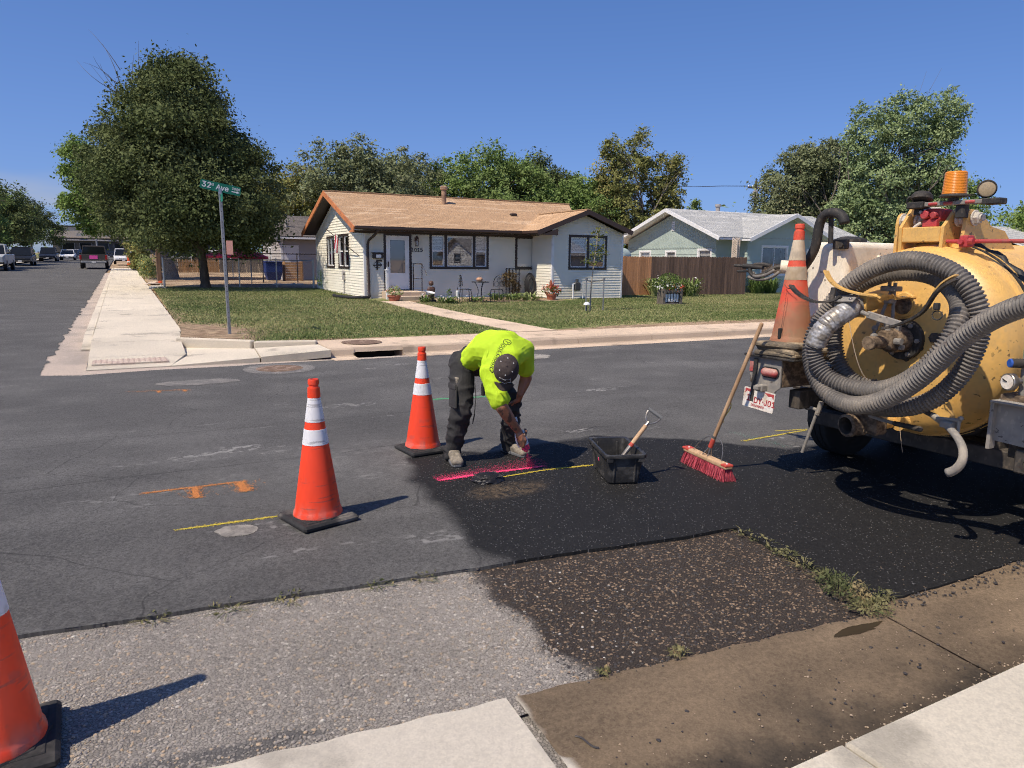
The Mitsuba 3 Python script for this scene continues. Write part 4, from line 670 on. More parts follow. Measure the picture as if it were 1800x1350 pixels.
def leaves(P, out, size, g, up=0.4, aspect=0.5):
    n = len(P); nrm = out * 0.6 + g.normal(size=(n, 3)) * 0.7 + [0, 0, up]; nrm /= np.linalg.norm(nrm, axis=1, keepdims=True)
    a = np.cross(nrm, g.normal(size=(n, 3))); a /= np.linalg.norm(a, axis=1, keepdims=True) + 1e-9; b = np.cross(nrm, a); s = (size * (0.45 + 1.25 * g.uniform(0, 1, n) ** 1.6))[:, None]
    v = np.stack([P - a * s * 0.5, P + b * s * aspect * 0.5 + nrm * s * 0.06, P + a * s * 0.5, P - b * s * aspect * 0.5 + nrm * s * 0.06], 1).reshape(-1, 3)
    i = np.arange(n)[:, None] * 4
    return TM(v, np.vstack([i + [0, 1, 2], i + [0, 2, 3]]))
def leaf_mat(name, a, b, dry=None, amt=0.0, sc=0.9, trans=0.35):
    def fn(p, n, uv):
        t = F(p.x * sc, p.y * sc, p.z * sc, 3); c = CR(dr.floor(p.x * 9), dr.floor(p.y * 9), dr.floor(p.z * 9))
        col = MIX(a, b, SS(0.3, 0.7, 0.65 * t + 0.35 * c))
        if dry is not None: col = MIX(col, dry, SS(1 - amt, 1 - amt + 0.2, 0.5 * c + 0.5 * F(p.x * 0.5, p.y * 0.5, p.z * 0.5 + 4, 3)))
        return col
    scene[name] = {'type': 'principledthin', 'base_color': mikit.proc(fn), 'roughness': 0.5, 'diff_trans': trans, 'spec_trans': 0.0, 'eta': 1.4}
    return name
leaf_mat('leaf_garden', (0.08, 0.14, 0.035), (0.17, 0.23, 0.075)); leaf_mat('leaf_hosta', (0.15, 0.22, 0.06), (0.40, 0.44, 0.20)); leaf_mat('leaf_sapling', (0.11, 0.15, 0.03), (0.20, 0.21, 0.06))
leaf_mat('leaf_dry', (0.17, 0.12, 0.06), (0.10, 0.08, 0.035)); M('petal_red', (0.45, 0.06, 0.03), 0.6); M('petal_white', (0.72, 0.70, 0.66), 0.6); M('petal_yellow', (0.55, 0.36, 0.05), 0.6)
k, z = pot(7.95, 23.2, 0.22, 0.2, 'terracotta', 'square terracotta pot of yellow green leaves left of the stoop'); leafy(k, 'foliage', 7.95, 23.2, z + 0.33, 0.3, 0.3, 0.18, 240, 0.07, 'leaf_hosta', 51); leafy(k, 'blossom', 7.95, 23.2, z + 0.36, 0.3, 0.3, 0.16, 40, 0.05, 'petal_red', 52)
k, z = pot(13.95, 23.0, 0.2, 0.22, 'terracotta', 'terracotta pot of red and orange flowers at the inner house corner'); leafy(k, 'foliage', 13.95, 23.0, z + 0.34, 0.38, 0.36, 0.22, 200, 0.08, 'leaf_garden', 53); leafy(k, 'blossom', 13.95, 23.0, z + 0.40, 0.36, 0.34, 0.26, 260, 0.07, 'petal_red', 54); tuft(k, 'plume', 13.95, 23.0, z + 0.3, 0.12, 0.42, 40, 'terracotta', 55, 0.02, 0.2)
k, z = pot(9.55, 22.3, 0.09, 0.16, 'stone_dark', 'small dark pot holding an upright plant left of the garden chairs', 'plant_pot'); leafy(k, 'foliage', 9.55, 22.3, z + 0.3, 0.1, 0.1, 0.2, 90, 0.06, 'leaf_garden', 56)
k = thing('glass_lantern', 'pale glass garden lantern standing in the flower bed before the chairs', 'lantern'); z = float(lot(9.85, 22.3)); part(k, 'body', lathe([(0, 0.0), (0.05, 0), (0.055, 0.16), (0.03, 0.2), (0, 0.2)], (9.85, 22.3, z + 0.2), sides=10), 'curtain'); part(k, 'stake', rod((9.85, 22.3, z), (9.85, 22.3, z + 0.5), 0.012, 6), 'iron')
for i, (x, y, r, h, n, mt, lb) in enumerate([(8.75, 22.5, 0.22, 0.3, 60, 'leaf_garden', 'white flowering edging plant beside the stoop'), (9.35, 22.0, 0.36, 0.25, 150, 'leaf_garden', 'low pale green clump in front of the bronze figure'), (12.35, 23.0, 0.40, 0.30, 110, 'leaf_hosta', 'broad leaved pale hosta below the trellis, left clump'), (12.95, 22.8, 0.42, 0.34, 120, 'leaf_hosta', 'broad leaved pale hosta below the trellis, right clump'), (11.75, 23.1, 0.4, 0.32, 60, 'leaf_garden', 'dark grassy clump behind the right garden chair'), (10.7, 22.7, 0.55, 0.2, 90, 'leaf_garden', 'leafy planting behind the garden table')]):
    pl = thing('bed_plant', lb, 'plant'); tuft(pl, 'foliage', x, y, float(lot(x, y)), r * 1.25, h, int(n * 0.55), mt, 60 + i, 0.026, 0.75)
    leafy(pl, 'leaves', x - 0.1 * r, y - 0.1, float(lot(x, y)) + h * 0.25, r * 1.2, r * 0.8, h * 0.4, int(n * 0.7), 0.07, 'leaf_hosta' if i % 2 else 'leaf_garden', 640 + i)
    if i in (0, 1, 5): leafy(pl, 'blossom', x, y, float(lot(x, y)) + h * 0.7, r, r, 0.12, 36, 0.06, 'petal_white', 70 + i)
struct('flower_bed', flat([(8.3, 22.4), (12.5, 22.2), (14.35, 22.7), (14.35, 24.98), (9.56, 24.98), (9.56, 23.0), (8.3, 23.3)], lambda x, y: lot(x, y) + 0.012), 'earth')
tr = thing('trellis', 'dark wooden trellis with a withered vine under the narrow window', 'trellis')
part(tr, 'frame', [bx(12.95 + 0.14 * i, 12.98 + 0.14 * i, 24.72, 24.75, 0.3, 1.36) for i in range(5)] + [bx(12.93, 13.56, 24.70, 24.73, zz, zz + 0.03) for zz in (0.55, 0.85, 1.12, 1.32)], 'iron'); leafy(tr, 'vine', 13.0, 24.55, 0.95, 0.36, 0.18, 0.34, 420, 0.09, 'leaf_dry', 77); leafy(tr, 'vine_tail', 13.3, 24.55, 0.55, 0.22, 0.15, 0.3, 200, 0.09, 'leaf_dry', 78)
hr = thing('garden_hose', 'black garden hose coiled in a tall loop on the inner house corner', 'hose'); t = np.linspace(0, 2 * np.pi, 33)[:-1]
for i, s in enumerate((1, 0.85, 0.7)): part(hr, 'coil', tube(np.c_[13.98 + 0.19 * s * np.cos(t), np.full(32, 24.7 - 0.05 * i), 0.72 + 0.42 * s * np.sin(t)], 0.045, 8, closed=True), 'black_rubber', True)
gm_ = thing('gas_meter', 'small grey gas meter with pipes against the wing wall', 'meter')
part(gm_, 'body', bx(15.12, 15.38, 23.2, 23.38, 0.55, 0.86, 0.03), M('meter_dark', (0.05, 0.05, 0.05), 0.6)); part(gm_, 'pipe', tube([(15.05, 23.25, 0.25), (15.05, 23.25, 0.80), (15.15, 23.25, 0.80)], 0.03, 8), 'white_paint'); part(gm_, 'pipe', tube([(15.5, 23.25, 0.25), (15.5, 23.25, 0.82), (15.35, 23.25, 0.82)], 0.025, 8), 'white_paint'); part(gm_, 'cap', cyl((15.25, 23.29, 0.86), (15.25, 23.29, 0.98), 0.06, 10), 'meter_dark')
sm = thing('side_sprout', 'single small leafy sprout beside the gable wall', 'plant'); tuft(sm, 'stem', 7.2, 30.2, 0.33, 0.15, 0.8, 10, 'leaf_garden', 81, 0.012, 0.1); leafy(sm, 'leaf', 7.2, 30.2, 0.8, 0.25, 0.25, 0.35, 40, 0.1, 'leaf_garden', 82)
# sapling with stakes
tz = float(lot(12.25, 17.97)); sp = thing('sapling', 'young tree with a slim pale trunk tied between stakes in the lawn', 'tree')
part(sp, 'trunk', tube(spline([(12.25, 17.97, tz - 0.05), (12.27, 17.97, 0.9), (12.33, 17.97, 1.5), (12.42, 17.95, 2.3), (12.44, 17.95, 2.62)], 24), np.linspace(0.026, 0.006, 24), 8), M('bark_pale', (0.33, 0.28, 0.22), 0.9))
g = np.random.default_rng(5); Ps = []
for (a0, b0_, r) in (((12.35, 17.95, 1.7), (12.48, 17.95, 2.60), 0.22), ((12.33, 17.97, 1.62), (11.85, 17.9, 1.66), 0.08), ((12.35, 17.97, 1.72), (12.88, 18.0, 1.93), 0.09), ((12.36, 17.95, 1.8), (12.62, 17.8, 2.1), 0.12)):
    q = g.uniform(0, 1, (150 if r > 0.2 else 55, 1)); Ps.append(np.array(a0) + (np.array(b0_) - a0) * q + g.normal(size=(len(q), 3)) * r * (1 - 0.45 * q) * 0.75)
    part(sp, 'branch', tube([a0, b0_], [0.01, 0.004], 5), 'bark_pale')
Ps = np.vstack(Ps); part(sp, 'foliage', leaves(Ps, g.normal(size=Ps.shape) * 0.5, 0.085, g), 'leaf_sapling')
for dx in (-0.2, 0.42): k = one('tree_stake', [cyl((12.25 + dx, 17.9, tz), (12.25 + dx, 17.9, tz + 0.98), 0.018, 6), bx(12.25 + dx - 0.03, 12.25 + dx + 0.03, 17.87, 17.93, tz + 0.9, tz + 0.98)], 'galv_dull', 'thin metal stake %s of the sapling' % ('left' if dx < 0 else 'right'), 'stake', group='stakes holding the sapling')
one('tie_strap', tube([(12.05, 17.9, tz + 0.9), (12.27, 17.97, tz + 0.86), (12.67, 17.9, tz + 0.9)], 0.012, 5), 'wood_grey', 'grey strap tying the sapling to its stakes', 'strap')
k = thing('garden_spotlight', 'small white domed garden light in the grass beside the sapling', 'light'); part(k, 'dome', lathe([(0.10, 0.2), (0.09, 0.24), (0.05, 0.28), (0, 0.29)], (11.95, 17.7, tz), sides=12), 'white_paint'); part(k, 'stake', rod((11.95, 17.7, tz), (11.95, 17.7, tz + 0.22), 0.015, 6), 'iron')
# planter crate on the right lawn
pz = float(lot(16.9, 20)); pb = thing('planter_box', 'wooden planter box with white panels holding white and red flowers on the right lawn', 'planter')
part(pb, 'frame', [move(bx(a, b, c, d, e, f), (17.05, 20.05, pz), -0.1) for a, b, c, d, e, f in ((-0.4, -0.31, -0.2, 0.2, 0, 0.55), (0.31, 0.4, -0.2, 0.2, 0, 0.55), (-0.31, 0.31, -0.2, -0.15, 0.42, 0.5), (-0.31, 0.31, -0.2, -0.15, 0.0, 0.06), (-0.31, 0.31, 0.12, 0.18, 0.0, 0.5))], 'wood_grey')
part(pb, 'back_board', move(bx(-0.31, 0.31, -0.12, -0.10, 0.0, 0.5), (17.05, 20.05, pz), -0.1), 'trim_dark')
for i in range(5): part(pb, 'white_panel', move(bx(-0.27 + 0.115 * i, -0.19 + 0.115 * i, -0.14, -0.125, 0.09 + 0.02 * (i % 2), 0.38), (17.05, 20.05, pz), -0.1), 'white_paint')
leafy(pb, 'foliage', 17.0, 20.1, pz + 0.75, 0.62, 0.45, 0.34, 900, 0.08, 'leaf_garden', 91); leafy(pb, 'blossom', 16.9, 20.0, pz + 0.68, 0.62, 0.45, 0.26, 90, 0.08, 'petal_white', 92); leafy(pb, 'red_blossom', 17.2, 20.0, pz + 0.60, 0.5, 0.4, 0.18, 110, 0.06, 'petal_red', 93)
for i, (x, y, n, lb) in enumerate([(20.2, 24.6, 130, 'pale lily clump against the brown fence behind the planter, left one'), (21.0, 24.5, 130, 'pale lily clump against the brown fence, middle one'), (21.9, 24.4, 130, 'pale lily clump against the brown fence, right one'), (27.5, 25.9, 160, 'tall grassy clump under the sage house window, left one'), (28.4, 25.9, 160, 'tall grassy clump under the sage house window, right one')]):
    pl = thing('lily_clump', lb, 'plant'); tuft(pl, 'foliage', x, y, float(lot(x, y)), 0.55, 0.85, n, 'leaf_hosta' if i < 3 else 'leaf_garden', 100 + i, 0.03, 0.6)
    if i < 3: leafy(pl, 'blossom', x, y, float(lot(x, y)) + 0.6, 0.5, 0.4, 0.3, 25, 0.08, 'petal_white', 110 + i)
for i, (x, y) in enumerate([(1.35, 44), (1.5, 46.5), (1.3, 49), (1.5, 52), (1.45, 56)]):
    pl = thing('verge_shrub', ['low yellow flowered shrub at the sidewalk edge, nearest one', 'yellow green shrub at the sidewalk edge, second one', 'bushy shrub at the sidewalk edge, third one', 'bushy shrub at the sidewalk edge, fourth one', 'far shrub at the sidewalk edge near the bushy tree'][i], 'shrub'); leafy(pl, 'foliage', x, y, 0.45 + 0.45 + 0.02 * i, 0.5, 1.0, 0.55 + 0.08 * i, 500, 0.12, 'leaf_hosta', 120 + i); leafy(pl, 'blossom', x, y, 0.95, 0.45, 0.9, 0.5, 90, 0.09, 'petal_yellow', 130 + i)
# white bale behind the fence
one('wrapped_bale', [hull([((19.6 + 0.5 * math.cos(a), 27.2 + 0.5 * math.sin(a), 1.85), 0.42) for a in np.arange(8) * 0.785] + [((19.6, 27.2, 1.0), 0.9)], 2)], 'siding_sage', 'grey green rounded bundle behind the fence beside the cream house', 'bundle', smooth=True)
# ---------------------------------------------------------------- trees
M('bark_dark', dusty((0.075, 0.058, 0.045), (0.13, 0.105, 0.085), 4, stretch=(1, 1, 0.25)), 0.95); M('bark_grey', dusty((0.20, 0.175, 0.15), (0.12, 0.10, 0.085), 3, stretch=(1, 1, 0.25)), 0.95)
leaf_mat('leaf_dark', (0.089, 0.119, 0.048), (0.172, 0.201, 0.089), trans=0.3); leaf_mat('leaf_mid', (0.133, 0.211, 0.059), (0.258, 0.336, 0.125)); leaf_mat('leaf_bright', (0.144, 0.231, 0.056), (0.263, 0.350, 0.112))
leaf_mat('leaf_olive', (0.172, 0.200, 0.068), (0.315, 0.322, 0.122), (0.486, 0.372, 0.143), 0.36); leaf_mat('leaf_dull', (0.154, 0.186, 0.094), (0.276, 0.308, 0.170), (0.454, 0.324, 0.211), 0.28); leaf_mat('leaf_silver', (0.179, 0.252, 0.108), (0.374, 0.460, 0.237))
def tree(name, label, x, y, z, blobs, leaf, n_clump, per, size, seed, trunk=0.2, bark='bark_dark', clump=0.45, limbs=22, trunk_top=None, twigs=0, aspect=0.55, lean=(0, 0), group=None):
    """blobs: (cx, cy, cz, rx, ry, rz) of the crown; leaves gather in clumps near its surface."""
    g = np.random.default_rng(seed); k = thing(name, label, 'tree', group); B = np.array(blobs, float); w = B[:, 3] * B[:, 5]; pick = g.choice(len(B), n_clump, p=w / w.sum())
    d = g.normal(size=(n_clump, 3)); d /= np.linalg.norm(d, axis=1, keepdims=True); rr = g.uniform(0.12, 1, n_clump) ** 0.42 * (0.70 + 0.60 * vnoise(d * 3.1 + seed, seed))
    C = B[pick, :3] + d * rr[:, None] * B[pick, 3:]; s = clump * g.uniform(0.6, 1.35, n_clump)
    P = np.repeat(C, per, 0) + g.normal(size=(n_clump * per, 3)) * np.repeat(s, per)[:, None] * [0.5, 0.5, 0.34] - np.repeat(s, per)[:, None] * [0, 0, 0.25] * np.abs(g.normal(size=(n_clump * per, 1)))
    o = np.repeat(d, per, 0); part(k, 'crown', leaves(P, o, size, g, 0.5, aspect), leaf)
    top = trunk_top or float(np.average(B[:, 2], weights=w)); tx, ty = float(np.average(B[:, 0], weights=w)), float(np.average(B[:, 1], weights=w)); mid = np.array([x + (tx - x) * 0.5, y + (ty - y) * 0.5, z + (top - z) * 0.55])
    tp = spline([(x, y, z - 0.2), (x, y, z + 0.3), mid, (tx, ty, top)], 16); rad = np.linspace(trunk, trunk * 0.35, 16); rad[0] *= 1.7; rad[1] *= 1.25
    part(k, 'trunk', tube(tp, rad, 10), bark, True)
    lm = []
    for c in C[g.choice(n_clump, min(limbs, n_clump), replace=False)]:
        i = int(g.integers(5, 15)); p0 = tp[i]; m = (p0 + c) / 2 + g.normal(size=3) * 0.12 * np.linalg.norm(c - p0); lm.append(tube(spline([p0, m, c], 7), np.linspace(trunk * 0.3, trunk * 0.05, 7), 5))
        for _ in range(twigs):
            e = c + g.normal(size=3) * clump * 1.6; lm.append(tube([m, (m + e) / 2 + g.normal(size=3) * 0.1, e], [trunk * 0.10, trunk * 0.06, trunk * 0.02], 4))
    part(k, 'limbs', lm, bark, kind='stuff'); return k
def profile_blobs(x, y, prof, n=4, off=0.45, ry=None, seed=0):
    """prof: (z, half width, centre shift): rings of overlapping blobs."""
    g = np.random.default_rng(seed); out = []
    for (z, w, sh) in prof:
        for i in range(n):
            a = 2 * math.pi * i / n + g.uniform(0, 1); out.append((x + sh + off * w * math.cos(a), y + off * w * math.sin(a), z + g.uniform(-0.2, 0.2), w * (1 - off) * 1.05, w * (1 - off) * 1.05, max(0.55, w * 0.27)))
    return out
yb = 33.0
big = profile_blobs(2.55, yb, [(2.9, 3.3, 0.55), (3.7, 3.75, 0.25), (4.7, 3.7, 0.05), (5.7, 3.4, -0.05), (6.7, 2.95, -0.05), (7.6, 2.4, -0.1), (8.4, 1.75, -0.1), (9.0, 1.1, -0.1)], 5, 0.5, seed=2)
tree('shade_tree', 'very large dark green shade tree with a dense rounded crown behind the street sign', 3.05, yb, 0.35, big, 'leaf_dark', 1800, 120, 0.118, 11, 0.21, 'bark_dark', 0.5, 40, 6.5, 1)
labels['shade_tree']['label'] = 'very large dark green shade tree with a dense crown behind the street sign'
bt_ = thing('bare_branches', 'bare pale dead branches sticking out above the big shade tree', 'branch'); g = np.random.default_rng(8)
for i in range(9):
    a = np.array([0.6 + g.uniform(-0.3, 0.3), 33.5, 8.0 + g.uniform(-0.5, 0.8)]); b = a + [g.uniform(-1.5, 0.15), g.uniform(-0.3, 0.3), g.uniform(0.6, 1.5)]
    part(bt_, 'twig', tube(spline([a, (a + b) / 2 + g.normal(size=3) * 0.12, b], 6), np.linspace(0.016, 0.003, 6), 4), 'bark_grey')
    
tree('bushy_tree', 'second dark tree with a thick grey trunk beside the sidewalk, left of the shade tree', 2.35, 43.5, 0.4, profile_blobs(1.2, 43.5, [(4.1, 2.3, 0), (5.2, 2.7, -0.3), (6.4, 2.6, -0.3), (7.8, 2.0, -0.1)], 4, 0.5, seed=4), 'leaf_dark', 560, 80, 0.15, 12, 0.42, 'bark_grey', 0.5, 24, 4.5)
tree('sunlit_tree', 'brighter green tree whose lit crown shows left of the big shade tree', 0.9, 62, 0.5, [(-1.9, 62, 7.2, 1.4, 1.4, 1.3), (-2.2, 62, 8.9, 1.3, 1.3, 1.2), (-2.3, 62, 5.4, 1.5, 1.5, 1.3), (-0.9, 62, 4.6, 1.6, 1.5, 1.2), (-0.6, 62, 7.5, 1.5, 1.5, 1.5), (-1.5, 62, 4.0, 1.2, 1.2, 0.8)], 'leaf_bright', 300, 80, 0.20, 13, 0.2, 'bark_grey', 0.55, 16)
tree('verge_tree', 'small yellow green tree by the sidewalk just beyond the plank fence', 1.5, 60, 0.45, [(1.5, 60, 2.4, 1.1, 1.2, 1.3), (1.6, 60, 1.6, 1.0, 1.0, 0.9)], 'leaf_olive', 120, 50, 0.2, 14, 0.1, 'bark_dark', 0.4, 8)
for i, (x, y, top, r) in enumerate([(-12.5, 72, 8.2, 3.4), (-13.2, 86, 8.5, 3.6), (-11.6, 101, 8.8, 3.6), (-13.5, 118, 9.5, 4.2), (-12.3, 138, 9.0, 4.0), (-18, 64, 10, 4.2)]):
    zg = float(grade(x, y)); H_ = top
    tree('street_tree', ['dark street tree at the left edge of the photo, nearest of the row', 'dark street tree over the parked cars, second of the row', 'dark street tree over the parked cars, third of the row', 'far dark street tree, fourth of the row', 'farthest dark street tree before the store building', 'tall dark tree set back at the left edge'][i], x, y, zg, [(x, y, zg + H_ * 0.62, r, r, H_ * 0.36), (x + r * 0.5, y - 1, zg + H_ * 0.45, r * 0.7, r * 0.7, H_ * 0.24), (x - r * 0.4, y + 1, zg + H_ * 0.5, r * 0.8, r * 0.7, H_ * 0.28), (x + r * 0.2, y, zg + H_ * 0.82, r * 0.6, r * 0.6, H_ * 0.2)], 'leaf_dark' if i % 2 == 0 else 'leaf_mid', 280, 62, 0.25, 20 + i, 0.22, 'bark_grey', 0.7, 14)
BG = [('olive_tree', 'brownish olive tree behind the garage roof', 13.5, 62, 9.0, 5.0, 'leaf_olive', 0.9), ('background_tree', 'dark green tree behind the left end of the cream house roof', 17.2, 58, 10.9, 5.0, 'leaf_dull', 1), ('background_tree', 'dark green tree behind the middle of the roof, left of the bright crown', 22.3, 62, 11.2, 4.8, 'leaf_dull', 1),
      ('bright_tree', 'broad brighter green tree behind the chimney of the cream house', 28.8, 58, 11.5, 5.6, 'leaf_mid', 1), ('background_tree', 'dark conical crown behind the right half of the tan roof', 34.3, 60, 11.5, 4.2, 'leaf_dark', 1), ('background_tree', 'low dark tree filling the gap behind the right end of the roof', 36.5, 55, 9.4, 4.2, 'leaf_mid', 1)]
for i, (nm, lb, x, y, top, r, lf, dn) in enumerate(BG):
    zg = float(lot(x, y)); h = top - zg
    tree(nm, lb, x, y, zg, [(x, y, zg + h * 0.55, r, r, h * 0.36), (x - r * 0.45, y, zg + h * 0.70, r * 0.6, r * 0.6, h * 0.22), (x + r * 0.4, y, zg + h * 0.74, r * 0.58, r * 0.6, h * 0.21), (x, y, zg + h * 0.85, r * 0.42, r * 0.5, h * 0.16), (x + r * 0.2, y - 1, zg + h * 0.35, r * 0.9, r * 0.8, h * 0.25)], lf, int(600 * dn), 66, 0.23, 40 + i, 0.25, 'bark_dark', 0.62, 16)
def airy(name, lb, x, y, blobs, leaf, nc, per, size, seed, clump, trunk, bark='bark_grey', tw=2, limbs=60): return tree(name, lb, x, y, float(lot(x, y)), blobs, leaf, nc, per, size, seed, trunk, bark, clump, limbs, None, tw)
x, y = 40.6, 52
airy('poplar_tree', 'airy olive and yellow tree with sky showing through, above the gap between the houses', x, y, [(x - 3.2, y, 8.6, 1.5, 1.5, 2.2), (x - 1.2, y, 9.8, 1.7, 1.6, 2.6), (x + 1.3, y, 8.8, 1.6, 1.6, 2.3), (x + 3.1, y, 8.2, 1.3, 1.4, 2.6), (x - 2.4, y, 6.0, 2.2, 2, 2.2), (x + 1.6, y, 5.6, 2.4, 2, 2.2), (x, y, 4.2, 3.6, 2.4, 1.8), (x + 3.5, y, 10.2, 0.7, 0.8, 1.2), (x - 3.6, y, 11.0, 0.6, 0.7, 1.2), (x - 0.2, y, 12.1, 0.5, 0.6, 0.9)], 'leaf_olive', 660, 60, 0.21, 51, 0.5, 0.24)
labels['poplar_tree']['label'] = 'airy olive and yellow tree with sky showing through, between the two houses'
tree('background_tree', 'small pointed tree far behind the sage house, left of the power pole', 55.5, 62, 0.5, [(55.5, 62, 7.2, 0.9, 0.9, 1.4), (55.3, 62, 5.5, 1.7, 1.5, 1.5), (56.5, 62, 4.5, 2.2, 2, 1.3)], 'leaf_mid', 130, 40, 0.3, 52, 0.15, 'bark_dark', 0.5, 10)
x, y = 47.5, 40
airy('dull_tree', 'large dull grey green tree with brownish patches behind the sage house roof', x, y, [(x - 1.8, y, 7.2, 3.0, 2.6, 3.0), (x + 1.0, y, 8.4, 2.8, 2.6, 2.6), (x - 2.6, y, 4.8, 2.8, 2.4, 2.2), (x + 1.5, y, 5.0, 3.4, 2.6, 2.4), (x + 2.5, y, 9.8, 1.7, 1.7, 1.5), (x - 0.4, y, 9.6, 1.5, 1.6, 1.4)], 'leaf_dull', 860, 62, 0.205, 53, 0.55, 0.3, 'bark_grey', 2, 70)
x, y = 46.8, 31.7
airy('silver_tree', 'tall pale green tree with drooping leafy branches, tallest crown on the right', x, y, [(x - 3.0, y + 1, 9.8, 1.4, 1.4, 2.2), (x - 0.6, y, 11.0, 1.8, 1.7, 2.0), (x + 1.8, y - 1, 11.2, 1.3, 1.3, 2.0), (x - 1.6, y + 1, 7.2, 2.5, 2.2, 2.3), (x + 1.2, y, 8.2, 2.4, 2.2, 2.0), (x + 2.6, y - 1, 7.0, 1.4, 1.4, 1.1), (x - 0.6, y + .5, 4.4, 3.0, 2.3, 2.4), (x + 1.6, y - 1, 4.2, 2.0, 2.0, 1.6), (x - 1.2, y + 1.6, 2.4, 2.8, 2.0, 1.5), (x - 3.0, y + 1.5, 5.6, 1.8, 1.6, 1.8)], 'leaf_silver', 1050, 62, 0.19, 54, 0.5, 0.28, 'bark_grey', 2, 80)
for i, (x, y, top, r, lf, lb) in enumerate([(58, 36, 8.8, 4.2, 'leaf_mid', 'mid green tree right of the tall pale tree, behind the beacon'), (60, 29, 6.8, 3.6, 'leaf_bright', 'bright bushy tree low at the right edge behind the grey roof'), (66, 26, 9.0, 4.4, 'leaf_dull', 'dull green tree at the far right edge of the photo')]):
    zg = float(lot(x, y)); h = top - zg
    tree('right_tree', lb, x, y, zg, [(x, y, zg + h * 0.5, r, r, h * 0.4), (x - r * 0.5, y, zg + h * 0.68, r * 0.55, r * 0.6, h * 0.25), (x + r * 0.4, y, zg + h * 0.75, r * 0.55, r * 0.6, h * 0.22)], lf, 340, 62, 0.22, 60 + i, 0.25, 'bark_dark', 0.6, 16)
one('distant_trees', cat([leaves(np.c_[q[:, 0] * 1.0, q[:, 1], q[:, 2]], np.zeros((len(q), 3)) + [0, -0.4, 0.3], 0.7, np.random.default_rng(9)) for q in [np.vstack([np.c_[np.random.default_rng(i).normal(cx, 4.0, 500), np.random.default_rng(i + 50).normal(cy, 3, 500), np.abs(np.random.default_rng(i + 90).normal(0, 0.42, 500)) * hh + 0.3] for i, (cx, cy, hh) in enumerate([(-30, 150, 12), (-20, 170, 14), (20, 120, 11), (32, 105, 9), (48, 95, 9), (62, 85, 8), (75, 75, 9), (90, 60, 9), (100, 45, 9), (110, 30, 9), (18, 100, 8)])])]]), 'leaf_mid', 'far line of trees closing the gaps along the horizon', 'trees'); labels['distant_trees']['kind'] = 'stuff'
# power pole
pp = thing('power_pole', 'brown wooden power pole with crossarms and a grey transformer behind the sage house', 'pole'); px_, py_ = 62.5, 60.0
part(pp, 'post', tube([(px_, py_, 0), (px_, py_, 10.6)], [0.2, 0.13], 10), 'bark_dark'); part(pp, 'crossarm', bx(px_ - 1.3, px_ + 1.3, py_ - 0.16, py_ - 0.05, 9.75, 9.92), 'bark_dark'); part(pp, 'crossarm', bx(px_ - 1.1, px_ + 1.1, py_ - 0.16, py_ - 0.05, 8.35, 8.48), 'bark_dark')
part(pp, 'transformer', [cyl((px_ - 0.45, py_ - 0.4, 8.55), (px_ - 0.45, py_ - 0.4, 9.5), 0.28, 14, 0.04)], 'siding_grey')
for s in (-1.2, -0.6, 0.6, 1.2): part(pp, 'insulator', lathe([(0.05, 0), (0.07, 0.08), (0.03, 0.18), (0, 0.2)], (px_ + s, py_ - 0.1, 9.92), sides=8), 'white_paint')
for i, s in enumerate((-1.2, 0.6, 1.2)): one('power_line', tube(spline([(px_ + s, py_, 10.1), (px_ - 25, py_ + 5, 9.2 + 0.1 * i), (px_ - 60 + s, py_ + 12, 10.1)], 24), 0.012, 4), 'trim_dark', ['lowest thin overhead wire left of the power pole', 'middle thin overhead wire left of the power pole', 'highest thin overhead wire left of the power pole'][i], 'wire', group='overhead wires')
